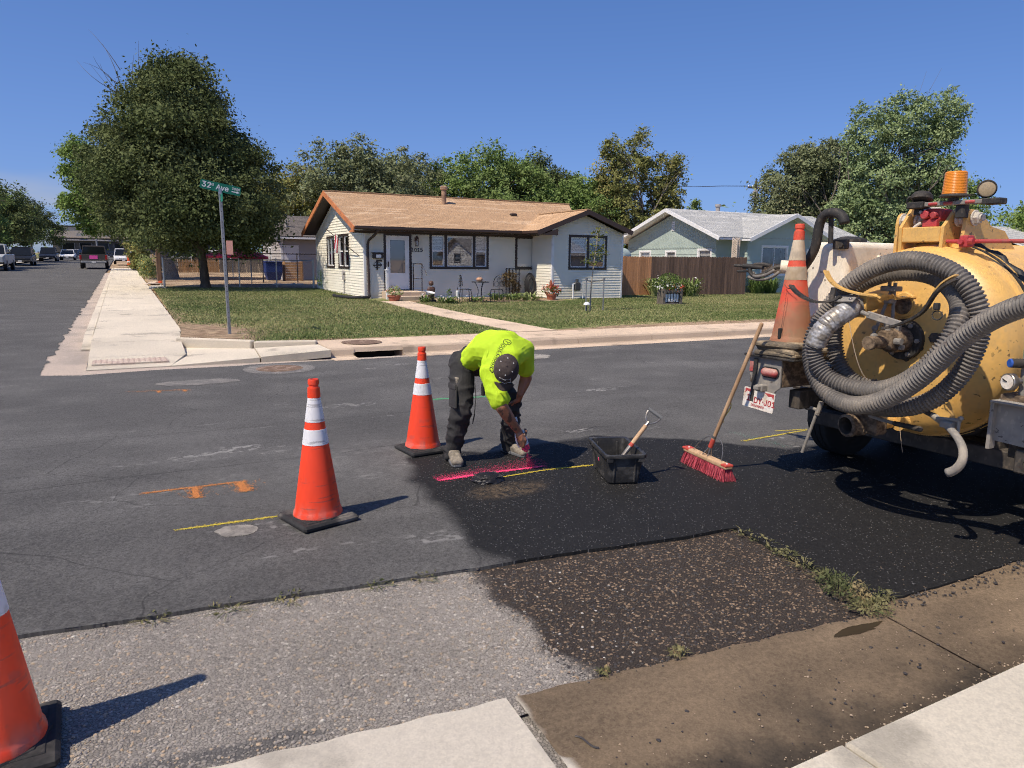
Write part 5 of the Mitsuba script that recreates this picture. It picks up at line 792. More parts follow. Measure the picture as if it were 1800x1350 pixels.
# ---------------------------------------------------------------- parked cars, store and workers up the side street
M('tyre', (0.018, 0.018, 0.018), 0.85); M('rim', (0.30, 0.30, 0.31), 0.35, 0.8); scene['car_glass'] = {'type': 'twosided', 'bsdf': {'type': 'principled', 'base_color': {'type': 'rgb', 'value': [0.012, 0.014, 0.016]}, 'roughness': 0.1, 'specular': 0.45}}
M('tail_red', (0.35, 0.012, 0.012), 0.25); M('headlamp', (0.72, 0.73, 0.74), 0.15); M('car_trim', (0.02, 0.02, 0.02), 0.6)
CP = {}
def paint(n, c):
    if n not in CP: CP[n] = M('paint_' + n, c, 0.3, 0.1, 0.4, clearcoat=0.3, clearcoat_gloss=0.9)
    return CP[n]
def car(name, label, x, y, rz, col, kind='suv', group='cars parked along the side street', catg='car'):
    k = thing(name, label, catg, group); z = float(grade(x, y)) + 0.005; P = lambda m: move(m if isinstance(m, trimesh.Trimesh) else cat(m), (x, y, z), rz)
    L, W, hb, hr = {'suv': (4.6, 1.86, 1.02, 1.72), 'sedan': (4.6, 1.8, 0.92, 1.44), 'pickup': (5.6, 2.02, 1.18, 1.92)}[kind]; r = 0.39 if kind == 'pickup' else 0.34; h = L / 2; w = W / 2
    def loft(secs):   # secs: (y, half width, z0, z1)
        return hull([((sx * (hw - 0.06), yy, zz), 0.06) for yy, hw, z0, z1 in secs for sx in (-1, 1) for zz in (z0 + 0.06, z1 - 0.06)])
    hood = hb - 0.12; g0 = 0.34 if kind != 'pickup' else 0.46
    body = [loft([(-h + 0.1, w * 0.93, g0 + 0.1, hb - 0.02), (-h + 0.35, w, g0, hb), (h - 0.5, w, g0, hood), (h - 0.06, w * 0.88, g0 + 0.05, hood - 0.22)])]
    if kind == 'pickup': body = [loft([(-0.35, w, g0, hb), (h - 0.5, w, g0, hb), (h - 0.06, w * 0.9, g0, hb - 0.15)]), loft([(-h + 0.12, w, g0 + 0.08, g0 + 0.3), (-0.3, w, g0 + 0.08, g0 + 0.3)]), bx(-w, -w + 0.14, -h + 0.1, -0.3, g0 + 0.2, hb, 0.04), bx(w - 0.14, w, -h + 0.1, -0.3, g0 + 0.2, hb, 0.04)]
    part(k, 'body', P(body), paint(*col), 30)
    c0, c1 = {'suv': (-h + 0.25, 0.95), 'sedan': (-h + 0.8, 0.8), 'pickup': (-0.45, 1.45)}[kind]; sl = {'suv': (0.25, 0.75), 'sedan': (0.75, 0.8), 'pickup': (0.12, 0.7)}[kind]; tw = w - 0.2
    cab = lambda e, z0, z1, i0, i1: hull([((sx * (w - 0.09 + e - 0.02), yy, z0), 0.02) for sx in (-1, 1) for yy in (c0 - i0, c1 + i1)] + [((sx * (tw + e - 0.02), yy, z1), 0.02) for sx in (-1, 1) for yy in (c0 + sl[0], c1 - sl[1])])
    part(k, 'roof', P([hull([((sx * (tw - 0.03), yy, zz), 0.05) for sx in (-1, 1) for yy in (c0 + sl[0] + 0.02, c1 - sl[1] - 0.02) for zz in (hr - 0.10, hr - 0.05)])]), paint(*col), 30)
    part(k, 'windows', P(cab(0, hb - 0.05, hr - 0.1, 0, 0)), 'car_glass', 30)
    pil = []
    for sx in (-1, 1):
        for ya, yb_ in ((c0, c0 + sl[0]), (c1, c1 - sl[1]), ((c0 + c1) / 2 - 0.1, (c0 + c1) / 2 - 0.1)): pil.append(beam((sx * (w - 0.10), ya, hb - 0.03), (sx * (tw - 0.01), yb_, hr - 0.08), 0.06, 0.09, 0.015, up=(0, 1, 0)))
    part(k, 'pillar', P(pil), paint(*col), kind='stuff')
    for sx in (-1, 1):
        for yy in (-h + 0.95, h - 0.9):
            t = part(k, 'wheel', P(lathe([(0.0, 0.0), (r * 0.6, 0), (r * 0.95, 0.0), (r, 0.03), (r, 0.2), (r * 0.95, 0.23), (r * 0.6, 0.23), (0, 0.22)], (sx * (w - 0.22) - (0.0 if sx > 0 else 0.0), yy, r), (sx, 0, 0), 18)), 'tyre', 30); part(t, 'rim', P(lathe([(r * 0.62, 0.225), (r * 0.5, 0.235), (r * 0.2, 0.22), (0, 0.235)], (sx * (w - 0.22), yy, r), (sx, 0, 0), 12)), 'rim')
        part(k, 'headlight', P(hull([((sx * (w - 0.30), h - 0.10, hood - 0.30), 0.06), ((sx * (w - 0.14), h - 0.28, hood - 0.25), 0.07)])), 'headlamp', True)
        part(k, 'tail_light', P(bx(sx * (w - 0.15), sx * (w + 0.005), -h + 0.07, -h + 0.25, hb - 0.42, hb - 0.06, 0.02)), 'tail_red')
        part(k, 'mirror', P(hull([((sx * (w + 0.02), c1 - 0.25, hb + 0.08), 0.06), ((sx * (w + 0.12), c1 - 0.25, hb + 0.10), 0.07)])), 'car_trim', True)
    part(k, 'grille', P(bx(-w * 0.45, w * 0.45, h - 0.08, h - 0.015, hood - 0.42, hood - 0.22, 0.015)), 'car_trim'); part(k, 'bumper', P(bx(-w * 0.92, w * 0.92, h - 0.16, h + 0.03, g0, g0 + 0.17, 0.04)), 'car_trim'); part(k, 'bumper', P(bx(-w * 0.93, w * 0.93, -h - 0.06, -h + 0.14, g0, g0 + 0.19, 0.04)), 'galv_dull' if kind == 'pickup' else 'car_trim')
    part(k, 'licence_plate', P(bx(-0.15, 0.15, -h - 0.075, -h - 0.055, g0 + 0.03, g0 + 0.17) if kind == 'pickup' else bx(-0.15, 0.15, h + 0.025, h + 0.04, g0 + 0.02, g0 + 0.15)), 'white_paint')
    if kind == 'pickup':
        part(k, 'tailgate', P([bx(-w + 0.15, w - 0.15, -h + 0.08, -h + 0.16, g0 + 0.22, hb, 0.02)]), paint(*col)); part(k, 'hitch', P([rod((0, -h - 0.3, g0 - 0.05), (0, -h, g0 - 0.05), 0.03), hull([((0, -h - 0.3, g0 + 0.03), 0.035)])]), 'galv')
    return k, P, (L, W, hb, hr, h, w, g0)
k, P, (L, W, hb, hr, h, w, g0) = car('pickup_truck', 'brownish grey pickup truck seen from behind with a bright pink sign on its tailgate', -2.0, 73.0, 0.0, ('taupe', (0.075, 0.065, 0.055)), 'pickup', None, 'truck')
labels[k].pop('group', None)
part(k, 'pink_sign', P(bx(-0.30, 0.30, -h + 0.055, -h + 0.079, hb - 0.38, hb - 0.08)), M('sign_pink', (0.85, 0.10, 0.42), 0.6), label='bright pink square sign on the tailgate')
car('parked_truck', 'silver pickup cut by the left edge of the photo', -8.3, 66, math.pi, ('silver', (0.42, 0.43, 0.43)), 'pickup', catg='truck')
car('parked_car', 'black off-roader facing the camera under the trees', -8.2, 83, math.pi, ('black', (0.016, 0.017, 0.019)), 'suv')
car('parked_car', 'second dark car facing the camera, farther up the left kerb', -7.9, 108, math.pi, ('navy', (0.02, 0.025, 0.04)), 'suv')
car('parked_car', 'small white car just right of the second dark car', -6.4, 118, math.pi, ('white', (0.72, 0.72, 0.72)), 'sedan')
car('parked_car', 'dark blue car in the far car park, left of the white one', -7.0, 150, math.pi - 0.4, ('blue', (0.03, 0.05, 0.11)), 'sedan')
car('parked_car', 'white van-like car in the far car park before the store', -4.4, 158, math.pi - 0.3, ('white', (0.72, 0.72, 0.72)), 'suv')
car('parked_car', 'white car half hidden behind the pickup truck', 0.25, 92, math.pi, ('white', (0.72, 0.72, 0.72)), 'suv')
car('parked_car', 'dark car behind the pickup truck roof', -1.6, 128, math.pi, ('black', (0.016, 0.017, 0.019)), 'sedan')
for i, (x, y) in enumerate([(-12.2, 96), (-12.4, 101), (-12.0, 106.5)]): car('parked_car', ['silver car on the verge between the two dark cars, left one', 'silver car on the verge between the two dark cars, middle one', 'silver car on the verge between the two dark cars, right one'][i], x, y, 1.45, ('silver', (0.42, 0.43, 0.43)), 'sedan')
car('parked_car', 'white car seen through the trees behind the chain link fence', 6.2, 66, 1.4, ('white', (0.72, 0.72, 0.72)), 'suv')
bc = thing('recycling_cart', 'bright blue wheeled cart under the street trees at left', 'bin'); zc = float(grade(0, 82)) + 0.1
part(bc, 'body', hull([((-10.7, 82, zc + 0.1), 0.12), ((-10.1, 82.4, zc + 0.1), 0.12), ((-10.8, 82, zc + 0.95), 0.12), ((-10.0, 82.4, zc + 0.95), 0.12)]), M('cart_blue_light', (0.02, 0.06, 0.32), 0.5)); part(bc, 'lid', bx(-10.95, -9.85, 81.8, 82.6, zc + 1.02, zc + 1.1, 0.02), 'cart_blue_light')
# store at the end of the street
zs = float(grade(0, 205)); S = thing('store_building', 'long low store with a tan upper band at the far end of the street', 'building')
part(S, 'wall', bx(-14, 24, 205, 225, zs - 0.5, zs + 4.0), M('shop_dark', (0.10, 0.095, 0.09), 0.8)); part(S, 'parapet', bx(-14.2, 24.2, 204.6, 225.2, zs + 4.0, zs + 6.6, 0.1), M('shop_tan', (0.48, 0.41, 0.33), 0.8)); part(S, 'coping', bx(-14.4, 24.4, 204.4, 225.4, zs + 6.6, zs + 6.85), 'trim_dark')
part(S, 'awning', bx(-14, 24, 203.4, 204.9, zs + 3.3, zs + 3.6, 0.05), 'siding_grey')
for i in range(9): f = part(S, 'shop_window', bx(-12 + 3.6 * i, -9.6 + 3.6 * i, 204.85, 204.98, zs + 0.7, zs + 2.7), 'car_glass'); part(f, 'frame', [bx(-12.1 + 3.6 * i, -12 + 3.6 * i, 204.8, 204.98, zs + 0.6, zs + 2.8), bx(-9.6 + 3.6 * i, -9.5 + 3.6 * i, 204.8, 204.98, zs + 0.6, zs + 2.8)], 'siding_grey')
for i in range(3): part(S, 'roof_unit', bx(-9 + 6 * i, -7.4 + 6 * i, 203.2, 203.4, zs + 4.4, zs + 5.0), 'siding_grey', label='grey vent panel on the tan band')
sl_ = thing('street_light', 'tall slim grey light pole in front of the store', 'lamp'); zz = float(grade(0, 150)); part(sl_, 'post', tube([(-3.6, 150, zz), (-3.6, 150, zz + 8.6)], [0.14, 0.09], 8), 'galv_dull'); part(sl_, 'head', bx(-4.1, -3.2, 149.8, 150.2, zz + 8.55, zz + 8.75, 0.05), 'galv_dull')
dp = thing('utility_pole', 'dark utility pole behind the white car near the sidewalk', 'pole'); zz = float(grade(0, 92)); part(dp, 'post', tube([(1.75, 92, zz), (1.75, 92, zz + 7)], [0.16, 0.12], 8), 'bark_dark')
db = thing('traffic_drum', 'small orange and white traffic drum on the sidewalk far up the street', 'barrel'); zz = float(grade(0, 80)) + 0.15
part(db, 'body', lathe([(0, 0), (0.3, 0), (0.27, 0.45), (0.24, 0.9), (0, 0.92)], (0.75, 74, zz), sides=14), 'cone_orange_far'); part(db, 'band', lathe([(0.29, 0.3), (0.28, 0.42)], (0.75, 74, zz), sides=14), 'white_paint'); part(db, 'base', bx(0.4, 1.1, 73.7, 74.3, zz - 0.02, zz + 0.05, 0.01), 'tyre')
# ---------------------------------------------------------------- traffic cones
def cone_col(base, dirt_top=0.0, dirt_amt=0.0):
    def fn(p, n, uv):
        g = F(p.x * 9, p.y * 9, p.z * 9, 4); s = SS(0.60, 0.78, F(p.x * 22, p.y * 22, p.z * 14, 3))
        c = C3(base) * (0.92 + 0.16 * g); c = MIX(c, C3(base) * 0.5 + 0.05, s * 0.5); sc = SS(0.64, 0.70, F(p.x * 7, p.y * 7, p.z * 70, 3)) * SS(0.5, 0.65, F(p.x * 5, p.y * 5, p.z * 5, 2)); c = MIX(c, C3(0.09, 0.07, 0.065), sc * 0.45); c = MIX(c, C3(0.33, 0.28, 0.24), SS(0.16, 0.05, p.z) * SS(0.3, 0.7, F(p.x * 25, p.y * 25, p.z * 12, 3)) * 0.35)
        if dirt_amt: c = MIX(c, C3(0.26, 0.18, 0.10) * (0.7 + 0.6 * g), dr.clip(dirt_amt * SS(dirt_top, dirt_top - 0.30, p.z + 0.25 * (g - 0.5) + (p.y - 3.74) * 0.9) + 0.5 * SS(0.45, 0.75, g), 0, 0.9))
        return c
    return mikit.proc(fn)
M('cone_orange', cone_col((0.80, 0.058, 0.016)), 0.45); M('cone_white', cone_col((0.70, 0.70, 0.72)), 0.4); M('cone_orange_dirty', cone_col((0.72, 0.085, 0.045), 1.50, 0.8), 0.7); M('cone_white_dirty', cone_col((0.60, 0.50, 0.37), 1.9, 0.35), 0.8)
M('cone_rubber', dusty((0.022, 0.022, 0.023), (0.16, 0.145, 0.13), 7, 0.45, 0.8, 0.3), 0.85); M('cone_rubber_dirty', dusty((0.10, 0.085, 0.065), (0.33, 0.26, 0.17), 9, 0.35, 0.65, 0.3), 0.95)
def cone(x, y, z, rz, label, dirty=False, top=True, bands=True, tilt=(0, 0), name='traffic_cone', group=None):
    k = thing(name, label, 'traffic cone', group); O = 'cone_orange_dirty' if dirty else 'cone_orange'; Wm = 'cone_white_dirty' if dirty else 'cone_white'; Rb = 'cone_rubber_dirty' if dirty else 'cone_rubber'
    def P(m):
        m = move(m, (0, 0, 0), rz); v = np.asarray(m.vertices).copy(); v[:, 2] += v[:, 0] * tilt[0] + v[:, 1] * tilt[1]; return TM(v + [x, y, z], m.faces)
    b = bx(-0.19, 0.19, -0.19, 0.19, 0.0, 0.042, 0.014); b2 = bx(-0.185, 0.185, -0.185, 0.185, -0.0, 0.012)
    part(k, 'base', P(cat([b, lathe([(0.172, 0.040), (0.166, 0.050), (0.15, 0.052), (0.1, 0.052)], sides=8), bx(-0.15, 0.15, -0.15, 0.15, 0.04, 0.046, 0.003)])), Rb)
    if not top: part(k, 'body', P(lathe([(0.152, 0.045), (0.150, 0.075), (0.141, 0.085), (0.132, 0.15)], sides=40)), O, 30); return k
    rad = lambda h: 0.143 + (0.036 - 0.143) * (h - 0.08) / (0.80 - 0.08)
    w = []; h = 0.09
    part(k, 'body', P(lathe([(0.155, 0.045), (0.1545, 0.052), (0.150, 0.072), (0.1455, 0.078), (rad(0.09), 0.09)] + [(rad(h), h) for h in np.linspace(0.1, 0.795, 20)] + [(0.0395, 0.80), (0.0375, 0.86), (0.030, 0.862), (0.029, 0.876), (0.034, 0.880), (0.034, 0.905), (0.030, 0.912), (0.024, 0.912), (0.022, 0.86)], sides=48)), O, 40)
    for a, b_ in ((0.505, 0.600), (0.648, 0.795)): part(k, 'reflective_band', P(lathe([(rad(a) + 0.0005, a - 0.001), (rad(a) + 0.0022, a)] + [(rad(h) + 0.0022, h) for h in np.linspace(a + 0.01, b_, 5)] + [(rad(b_) + 0.0003, b_ + 0.001)], sides=48)), Wm, 40)
    if dirty: part(k, 'drain_slot', P(bx(-0.155, -0.13, -0.012, 0.012, 0.07, 0.15, 0.004)), 'tyre')
    return k
cone(1.00, 4.47, 0.0, 0.26, 'clean orange cone with two white bands, alone in the middle of the asphalt'); cone(2.22, 5.78, 0.0, 0.10, 'orange cone with two white bands standing beside the crouching worker')
labels['traffic_cone_001']['label'] = 'orange cone with two white bands standing directly behind the bending worker'
cone(-0.49, 2.75, 0.0 - 0.012, 0.05, 'orange cone cut off by the left edge, nearest to the camera')
cone(4.43, 3.80, 0.962, 0.05, 'dusty cone base, lowest of the stack on the trailer bumper', True, False, tilt=(0.01, -0.02)); cone(4.44, 3.785, 0.992, -0.08, 'dusty cone base, second from below in the stack on the trailer bumper', True, False, tilt=(0.02, 0.03)); cone(4.43, 3.80, 1.026, 0.10, 'faded dusty orange cone on top of the stack on the trailer bumper', True, tilt=(0.0, -0.02))
# ---------------------------------------------------------------- spray paint marks and patches on the road
def mark(name, label, segs, mat, seed, over=60, z=0.0035, catg='paint mark'):
    """Sprayed strokes (p0, p1, width, softness): a ragged core of paint with loose dots of overspray round it."""
    g = np.random.default_rng(seed); k = thing(name, label, catg); cores = []; V_, F_ = [], []; n = 0
    for (p0, p1, w, soft) in segs:
        p0, p1 = np.array(p0), np.array(p1); L = np.linalg.norm(p1 - p0); d = (p1 - p0) / L; s = np.array([-d[1], d[0]])
        c = int(L * w * 26000 * soft); t = g.uniform(-0.03, 1.03, c); off = g.normal(0, 1, c) * w * (0.42 + 0.5 * (g.uniform(0, 1, c) < 0.25) * soft)
        P = p0 + d * (t * L)[:, None] + s * off[:, None]; r = g.uniform(0.0016, 0.0048, c) * (0.6 + 0.6 * soft); a = g.uniform(0, 6.28, c); ang = np.arange(5) * 1.2566
        q = np.stack([P[:, None, 0] + r[:, None] * np.cos(ang + a[:, None]), P[:, None, 1] + r[:, None] * np.sin(ang + a[:, None]), np.full((c, 5), z)], -1); V_.append(q.reshape(-1, 3)); i = np.arange(c)[:, None] * 5 + n; F_.append(np.vstack([i + [0, 1, 2], i + [0, 2, 3], i + [0, 3, 4]])); n += c * 5
        m = max(int(L / 0.008), 4); tt = np.linspace(0, 1, m); e = (0.36 + 0.34 * (fbm(np.c_[tt * L * 30, tt * 0 + seed, tt * 0], 3) - 0.5)) * w * np.minimum(1, 6 * np.minimum(tt, 1 - tt) + 0.35); e2 = (0.36 + 0.34 * (fbm(np.c_[tt * L * 30, tt * 0 + seed + 9, tt * 0], 3) - 0.5)) * w * np.minimum(1, 6 * np.minimum(tt, 1 - tt) + 0.35)
        cores.append(flat(Polygon(np.vstack([p0 + d * (tt * L)[:, None] + s * e[:, None], (p0 + d * (tt * L)[:, None] - s * e2[:, None])[::-1]])).buffer(0), z - 0.001))
    if min(q[3] for q in segs) > 0.5: part(k, 'stroke', cores, mat)
    part(k, 'overspray', TM(np.vstack(V_), np.vstack(F_)), mat, kind='stuff'); return k
def speck(col):
    def fn(p, n, uv): return C3(col) * (0.62 + 0.6 * CR(dr.floor(p.x * 150), dr.floor(p.y * 150), 2))
    return mikit.proc(fn)
M('spray_orange', speck((0.50, 0.19, 0.055)), 0.8); M('spray_yellow', speck((0.58, 0.45, 0.05)), 0.8); M('spray_pink', speck((0.95, 0.07, 0.20)), 0.6); M('spray_teal', speck((0.07, 0.30, 0.22)), 0.8); M('spray_green', speck((0.08, 0.40, 0.17)), 0.8)
mark('paint_mark', 'orange spray stroke with two short hooks on the asphalt left of the first cone', [((0.02, 5.53), (0.70, 5.52), 0.028, 0.9), ((0.355, 5.52), (0.35, 5.26), 0.055, 1.2), ((0.66, 5.51), (0.68, 5.26), 0.065, 1.3)], 'spray_orange', 1)
mark('paint_mark', 'faint thin orange stroke near the far corner of the road', [((-0.05, 9.95), (0.65, 9.80), 0.02, 0.6), ((0.30, 9.86), (0.30, 9.73), 0.05, 0.6), ((0.58, 9.82), (0.60, 9.68), 0.045, 0.6)], 'spray_orange', 2)
mark('paint_mark', 'yellow spray line running left from the first cone base', [((0.19, 4.665), (0.80, 4.64), 0.024, 0.8)], 'spray_yellow', 3)
mark('paint_mark', 'yellow spray line on the wet asphalt beside the pink line', [((2.46, 4.765), (2.90, 4.785), 0.022, 0.6), ((2.90, 4.785), (3.30, 4.735), 0.026, 0.7)], 'spray_yellow', 4)
mark('paint_mark', 'yellow spray line on the asphalt near the trailer wheel', [((5.05, 4.79), (5.95, 4.84), 0.028, 0.6), ((5.65, 4.95), (6.0, 4.86), 0.022, 0.6)], 'spray_yellow', 5)
mark('paint_mark', 'fresh bright pink spray line beneath the spray can', [((2.0, 4.90), (2.42, 4.915), 0.052, 0.55), ((2.42, 4.915), (2.93, 4.885), 0.046, 0.55)], 'spray_pink', 6)
gp = np.random.default_rng(66); pc = 2300; t = gp.uniform(0, 1, pc); ox = np.c_[2.0 + 1.0 * t, 4.93 + np.abs(gp.normal(0, 0.09, pc) * (0.4 + t))]; qv = []
part('paint_mark_005', 'mist_dots', TM(np.vstack([np.c_[ox + r_ * np.array([math.cos(a), math.sin(a)]), np.full(pc, 0.0031)] for r_, a in ((0.0024, 0), (0.0024, 2.1), (0.0024, 4.2))]), np.c_[np.arange(pc), np.arange(pc) + pc, np.arange(pc) + 2 * pc]), 'spray_pink', kind='stuff')
mark('paint_mark', 'short green spray stroke on the road behind the worker', [((3.15, 7.92), (3.85, 7.81), 0.055, 0.6)], 'spray_green', 7)
mark('paint_mark', 'blurred green spray crossing the yellow line near the trailer wheel', [((5.22, 5.10), (5.24, 4.47), 0.075, 0.22)], 'spray_teal', 8)
def patch(name, label, cx, cy, rx, ry, mat, seed, z=0.003, catg='patch'):
    a = np.linspace(0, 2 * np.pi, 49)[:-1]; r = 1 + 0.22 * (fbm(np.c_[np.cos(a) * 2 + seed, np.sin(a) * 2, a * 0], 4) - 0.5) * 2
    return one(name, flat(Polygon(np.c_[cx + rx * r * np.cos(a), cy + ry * r * np.sin(a)]), z), mat, label, catg)
M('rough_patch', dusty((0.125, 0.12, 0.115), (0.17, 0.16, 0.15), 9, 0.4, 0.7, 0.3), 0.9); M('grey_fill', dusty((0.25, 0.235, 0.21), (0.17, 0.16, 0.145), 14, 0.4, 0.7, 0.2), 0.9); M('iron_cover', dusty((0.13, 0.085, 0.06), (0.22, 0.16, 0.12), 14), 0.85)
patch('concrete_patch', 'small pale grey oval fill in the asphalt beside the yellow line', 0.51, 4.49, 0.125, 0.105, 'grey_fill', 3); patch('concrete_patch', 'pale grey worn patch on the far lane behind the worker', 6.15, 10.85, 0.42, 0.30, 'grey_fill', 5); patch('concrete_patch', 'worn pale patch on the far lane near the corner ramp', 0.78, 10.35, 0.55, 0.24, 'rough_patch', 8)
mh = thing('manhole_cover', 'round rusty manhole cover in the asphalt before the corner ramp', 'cover'); part(mh, 'collar', flat(Point(2.0, 11.17).buffer(0.52), 0.002), 'rough_patch'); part(mh, 'lid', flat(Point(2.0, 11.17).buffer(0.34), 0.0055), 'iron_cover')
mh = thing('manhole_cover', 'round brown cover set in the sidewalk above the storm drain', 'cover'); part(mh, 'lid', lathe([(0.36, 0), (0.36, 0.008), (0.33, 0.01), (0, 0.01)], (3.72, 12.68, 0.168), sides=32), 'iron_cover')
# fresh lump of cold patch asphalt
a = np.linspace(0, 1, 40); g = np.random.default_rng(14); lum = trimesh.creation.icosphere(4, 1.0); v = np.asarray(lum.vertices); d = v * [0.13, 0.11, 0.055]; d = d * (1 + 0.35 * (fbm(v * 2.2 + 4, 3) - 0.5))[:, None] + v * 0.010 * (vnoise(v * 26, 2) - 0.5)[:, None]
k = thing('asphalt_lump', 'small heap of fresh black asphalt patch beside the pink line', 'asphalt'); ang = 0.15; part(k, 'heap', move(TM(d, lum.faces), (2.345, 4.745, 0.0), ang), M('fresh_asphalt', speck((0.016, 0.016, 0.018)), 0.45), True); part(k, 'crumbs', pebbles(260, 2.17, 2.53, 4.60, 4.90, 0.003, 0.007, 15, 0.001), 'fresh_asphalt', kind='stuff'); q = pebbles(700, 2.25, 2.44, 4.67, 4.82, 0.003, 0.008, 16, 0.040); part(k, 'clods', q, 'stone_dark', kind='stuff')
# ---------------------------------------------------------------- tote bin, shovel, broom
M('tote_black', dusty((0.022, 0.022, 0.023), (0.075, 0.072, 0.068), 11, 0.4, 0.75, 0.2), 0.5); M('ash_wood', dusty((0.50, 0.33, 0.19), (0.36, 0.22, 0.12), 8, stretch=(1, 1, 0.3)), 0.65); M('steel', dusty((0.32, 0.31, 0.30), (0.22, 0.19, 0.16), 9), 0.4, 0.8)
tb = thing('tote_bin', 'black ribbed plastic tote bin standing on the wet asphalt', 'bin'); TR = math.atan2(0.53, 0.2); Pt = lambda m: move(m if isinstance(m, trimesh.Trimesh) else cat(m), (3.30, 4.425, 0.0), TR)
def rrect(hx, hy, r, n=5):
    a = np.linspace(0, np.pi / 2, n); return np.vstack([np.c_[sx * 0 + cx + r * np.cos(a + k * np.pi / 2), cy + r * np.sin(a + k * np.pi / 2)] for k, (cx, cy, sx) in enumerate(((hx - r, hy - r, 1), (-hx + r, hy - r, 1), (-hx + r, -hy + r, 1), (hx - r, -hy + r, 1)))])
def loft_rings(rings):
    n = len(rings[0][0]); v = np.vstack([np.c_[p, np.full(n, z)] for p, z in rings]); i, j = np.meshgrid(np.arange(len(rings) - 1), np.arange(n), indexing='ij'); j2 = (j + 1) % n; q = np.stack([i * n + j, i * n + j2, (i + 1) * n + j2, (i + 1) * n + j], -1).reshape(-1, 4); f = np.vstack([q[:, [0, 1, 2]], q[:, [0, 2, 3]]]); return v, f, n
v, f, n = loft_rings([(rrect(0.228, 0.112, 0.025), 0.004), (rrect(0.236, 0.118, 0.028), 0.015), (rrect(0.262, 0.142, 0.03), 0.205), (rrect(0.262, 0.142, 0.03), 0.222), (rrect(0.256, 0.136, 0.028), 0.222), (rrect(0.230, 0.112, 0.025), 0.016)])
bot = np.arange(n - 2); f = np.vstack([f, np.c_[bot * 0, bot + 2, bot + 1], np.c_[bot * 0 + 5 * n, bot + 5 * n + 1, bot + 5 * n + 2]]); part(tb, 'body', Pt(TM(v, f)), 'tote_black')
v, f, n = loft_rings([(rrect(0.264, 0.144, 0.032), 0.212), (rrect(0.285, 0.160, 0.035), 0.212), (rrect(0.288, 0.163, 0.036), 0.228), (rrect(0.284, 0.159, 0.034), 0.240), (rrect(0.258, 0.138, 0.03), 0.236), (rrect(0.256, 0.136, 0.03), 0.22)]); part(tb, 'rim', Pt(TM(v, f)), 'tote_black', 40)
tz_ = lambda s, z: s + (z - 0.015) / 0.19 * 0.025
for s in (-1, 1):
    for t in (-0.17, -0.1, -0.03, 0.04, 0.11, 0.18): part(tb, 'rib', Pt(hull([((t, s * (tz_(0.116, z)), z), 0.009) for z in (0.02, 0.20)], 1)), 'tote_black')
    for t in (-0.08, 0.08): part(tb, 'rib', Pt(hull([((s * tz_(0.234, z), t, z), 0.010) for z in (0.02, 0.20)], 1)), 'tote_black')
    for t in (-0.12, 0.12): part(tb, 'rim_clip', Pt(bx(s * 0.262, s * 0.282, t - 0.025, t + 0.025, 0.18, 0.215, 0.004)), 'tote_black')
part(tb, 'paint_spot', Pt(hull([((-0.02, 0.141, 0.15), 0.006), ((-0.022, 0.1395, 0.13), 0.005)])), 'spray_pink', label='small smear of pink paint on the side'); part(tb, 'contents', Pt(TM(np.c_[rrect(0.235, 0.118, 0.025), np.full(20, 0.07)], np.c_[np.zeros(18, int), np.arange(1, 19), np.arange(2, 20)])), 'fresh_asphalt')
sh = thing('shovel', 'short wooden shovel with a metal D-handle standing in the black tote bin', 'shovel'); s0, s1 = np.array([3.20, 4.30, 0.115]), np.array([3.545, 4.275, 0.50]); sd = (s1 - s0) / np.linalg.norm(s1 - s0)
part(sh, 'shaft', rod(s0 + sd * 0.17, s0 + sd * 0.40, 0.017, 12, 0.0165), 'ash_wood'); part(sh, 'socket', rod(s0 - sd * 0.02, s0 + sd * 0.2, 0.0165, 12, 0.0175), 'steel'); part(sh, 'collar', rod(s0 + sd * 0.195, s0 + sd * 0.225, 0.0182, 12), M('collar_red', (0.45, 0.06, 0.04), 0.6))
sc = np.array([0.74, -0.62, -0.26]); sc -= (sc @ sd) * sd; sc /= np.linalg.norm(sc); e0 = s0 + sd * 0.40
part(sh, 'handle_fork', [rod(e0 - sd * 0.03, e0 + sd * 0.035, 0.015, 10, 0.012)] + [tube(spline([e0 + sd * 0.02, e0 + sd * 0.05 + q * sc * 0.035, e0 + sd * 0.085 + q * sc * 0.052, e0 + sd * 0.12 + q * sc * 0.052], 10), 0.0065, 8) for q in (-1, 1)], 'steel'); part(sh, 'grip', rod(e0 + sd * 0.12 - sc * 0.062, e0 + sd * 0.12 + sc * 0.062, 0.0145, 12), M('grip_grey', (0.13, 0.135, 0.14), 0.6))
part(sh, 'blade_top', move(hull([((-0.02, -0.01, 0.18), 0.010), ((0.03, 0.0, 0.19), 0.012), ((-0.02, 0.02, 0.12), 0.008), ((0.03, 0.03, 0.11), 0.008)], 1), (3.19, 4.29, 0.0)), 'ash_wood')
br = thing('push_broom', 'push broom with red bristles leaning its wooden handle on the trailer bumper', 'broom'); ba = math.atan2(0.52, 0.09); Pb = lambda m: move(m if isinstance(m, trimesh.Trimesh) else cat(m), (4.025, 4.19, 0.0), ba)
part(br, 'block', Pb(rbox(-0.30, 0.30, -0.036, 0.036, 0.094, 0.132, 0.012)), 'ash_wood', 40)
for s in (-1, 1): part(br, 'end_paint', Pb(rbox(s * 0.302, s * 0.235, -0.0375, 0.0375, 0.112, 0.1335, 0.008)), 'collar_red', 40); part(br, 'screw', Pb(lathe([(0.009, 0), (0.007, 0.005), (0, 0.006)], (s * 0.265, 0, 0.133), sides=8)), 'white_paint')
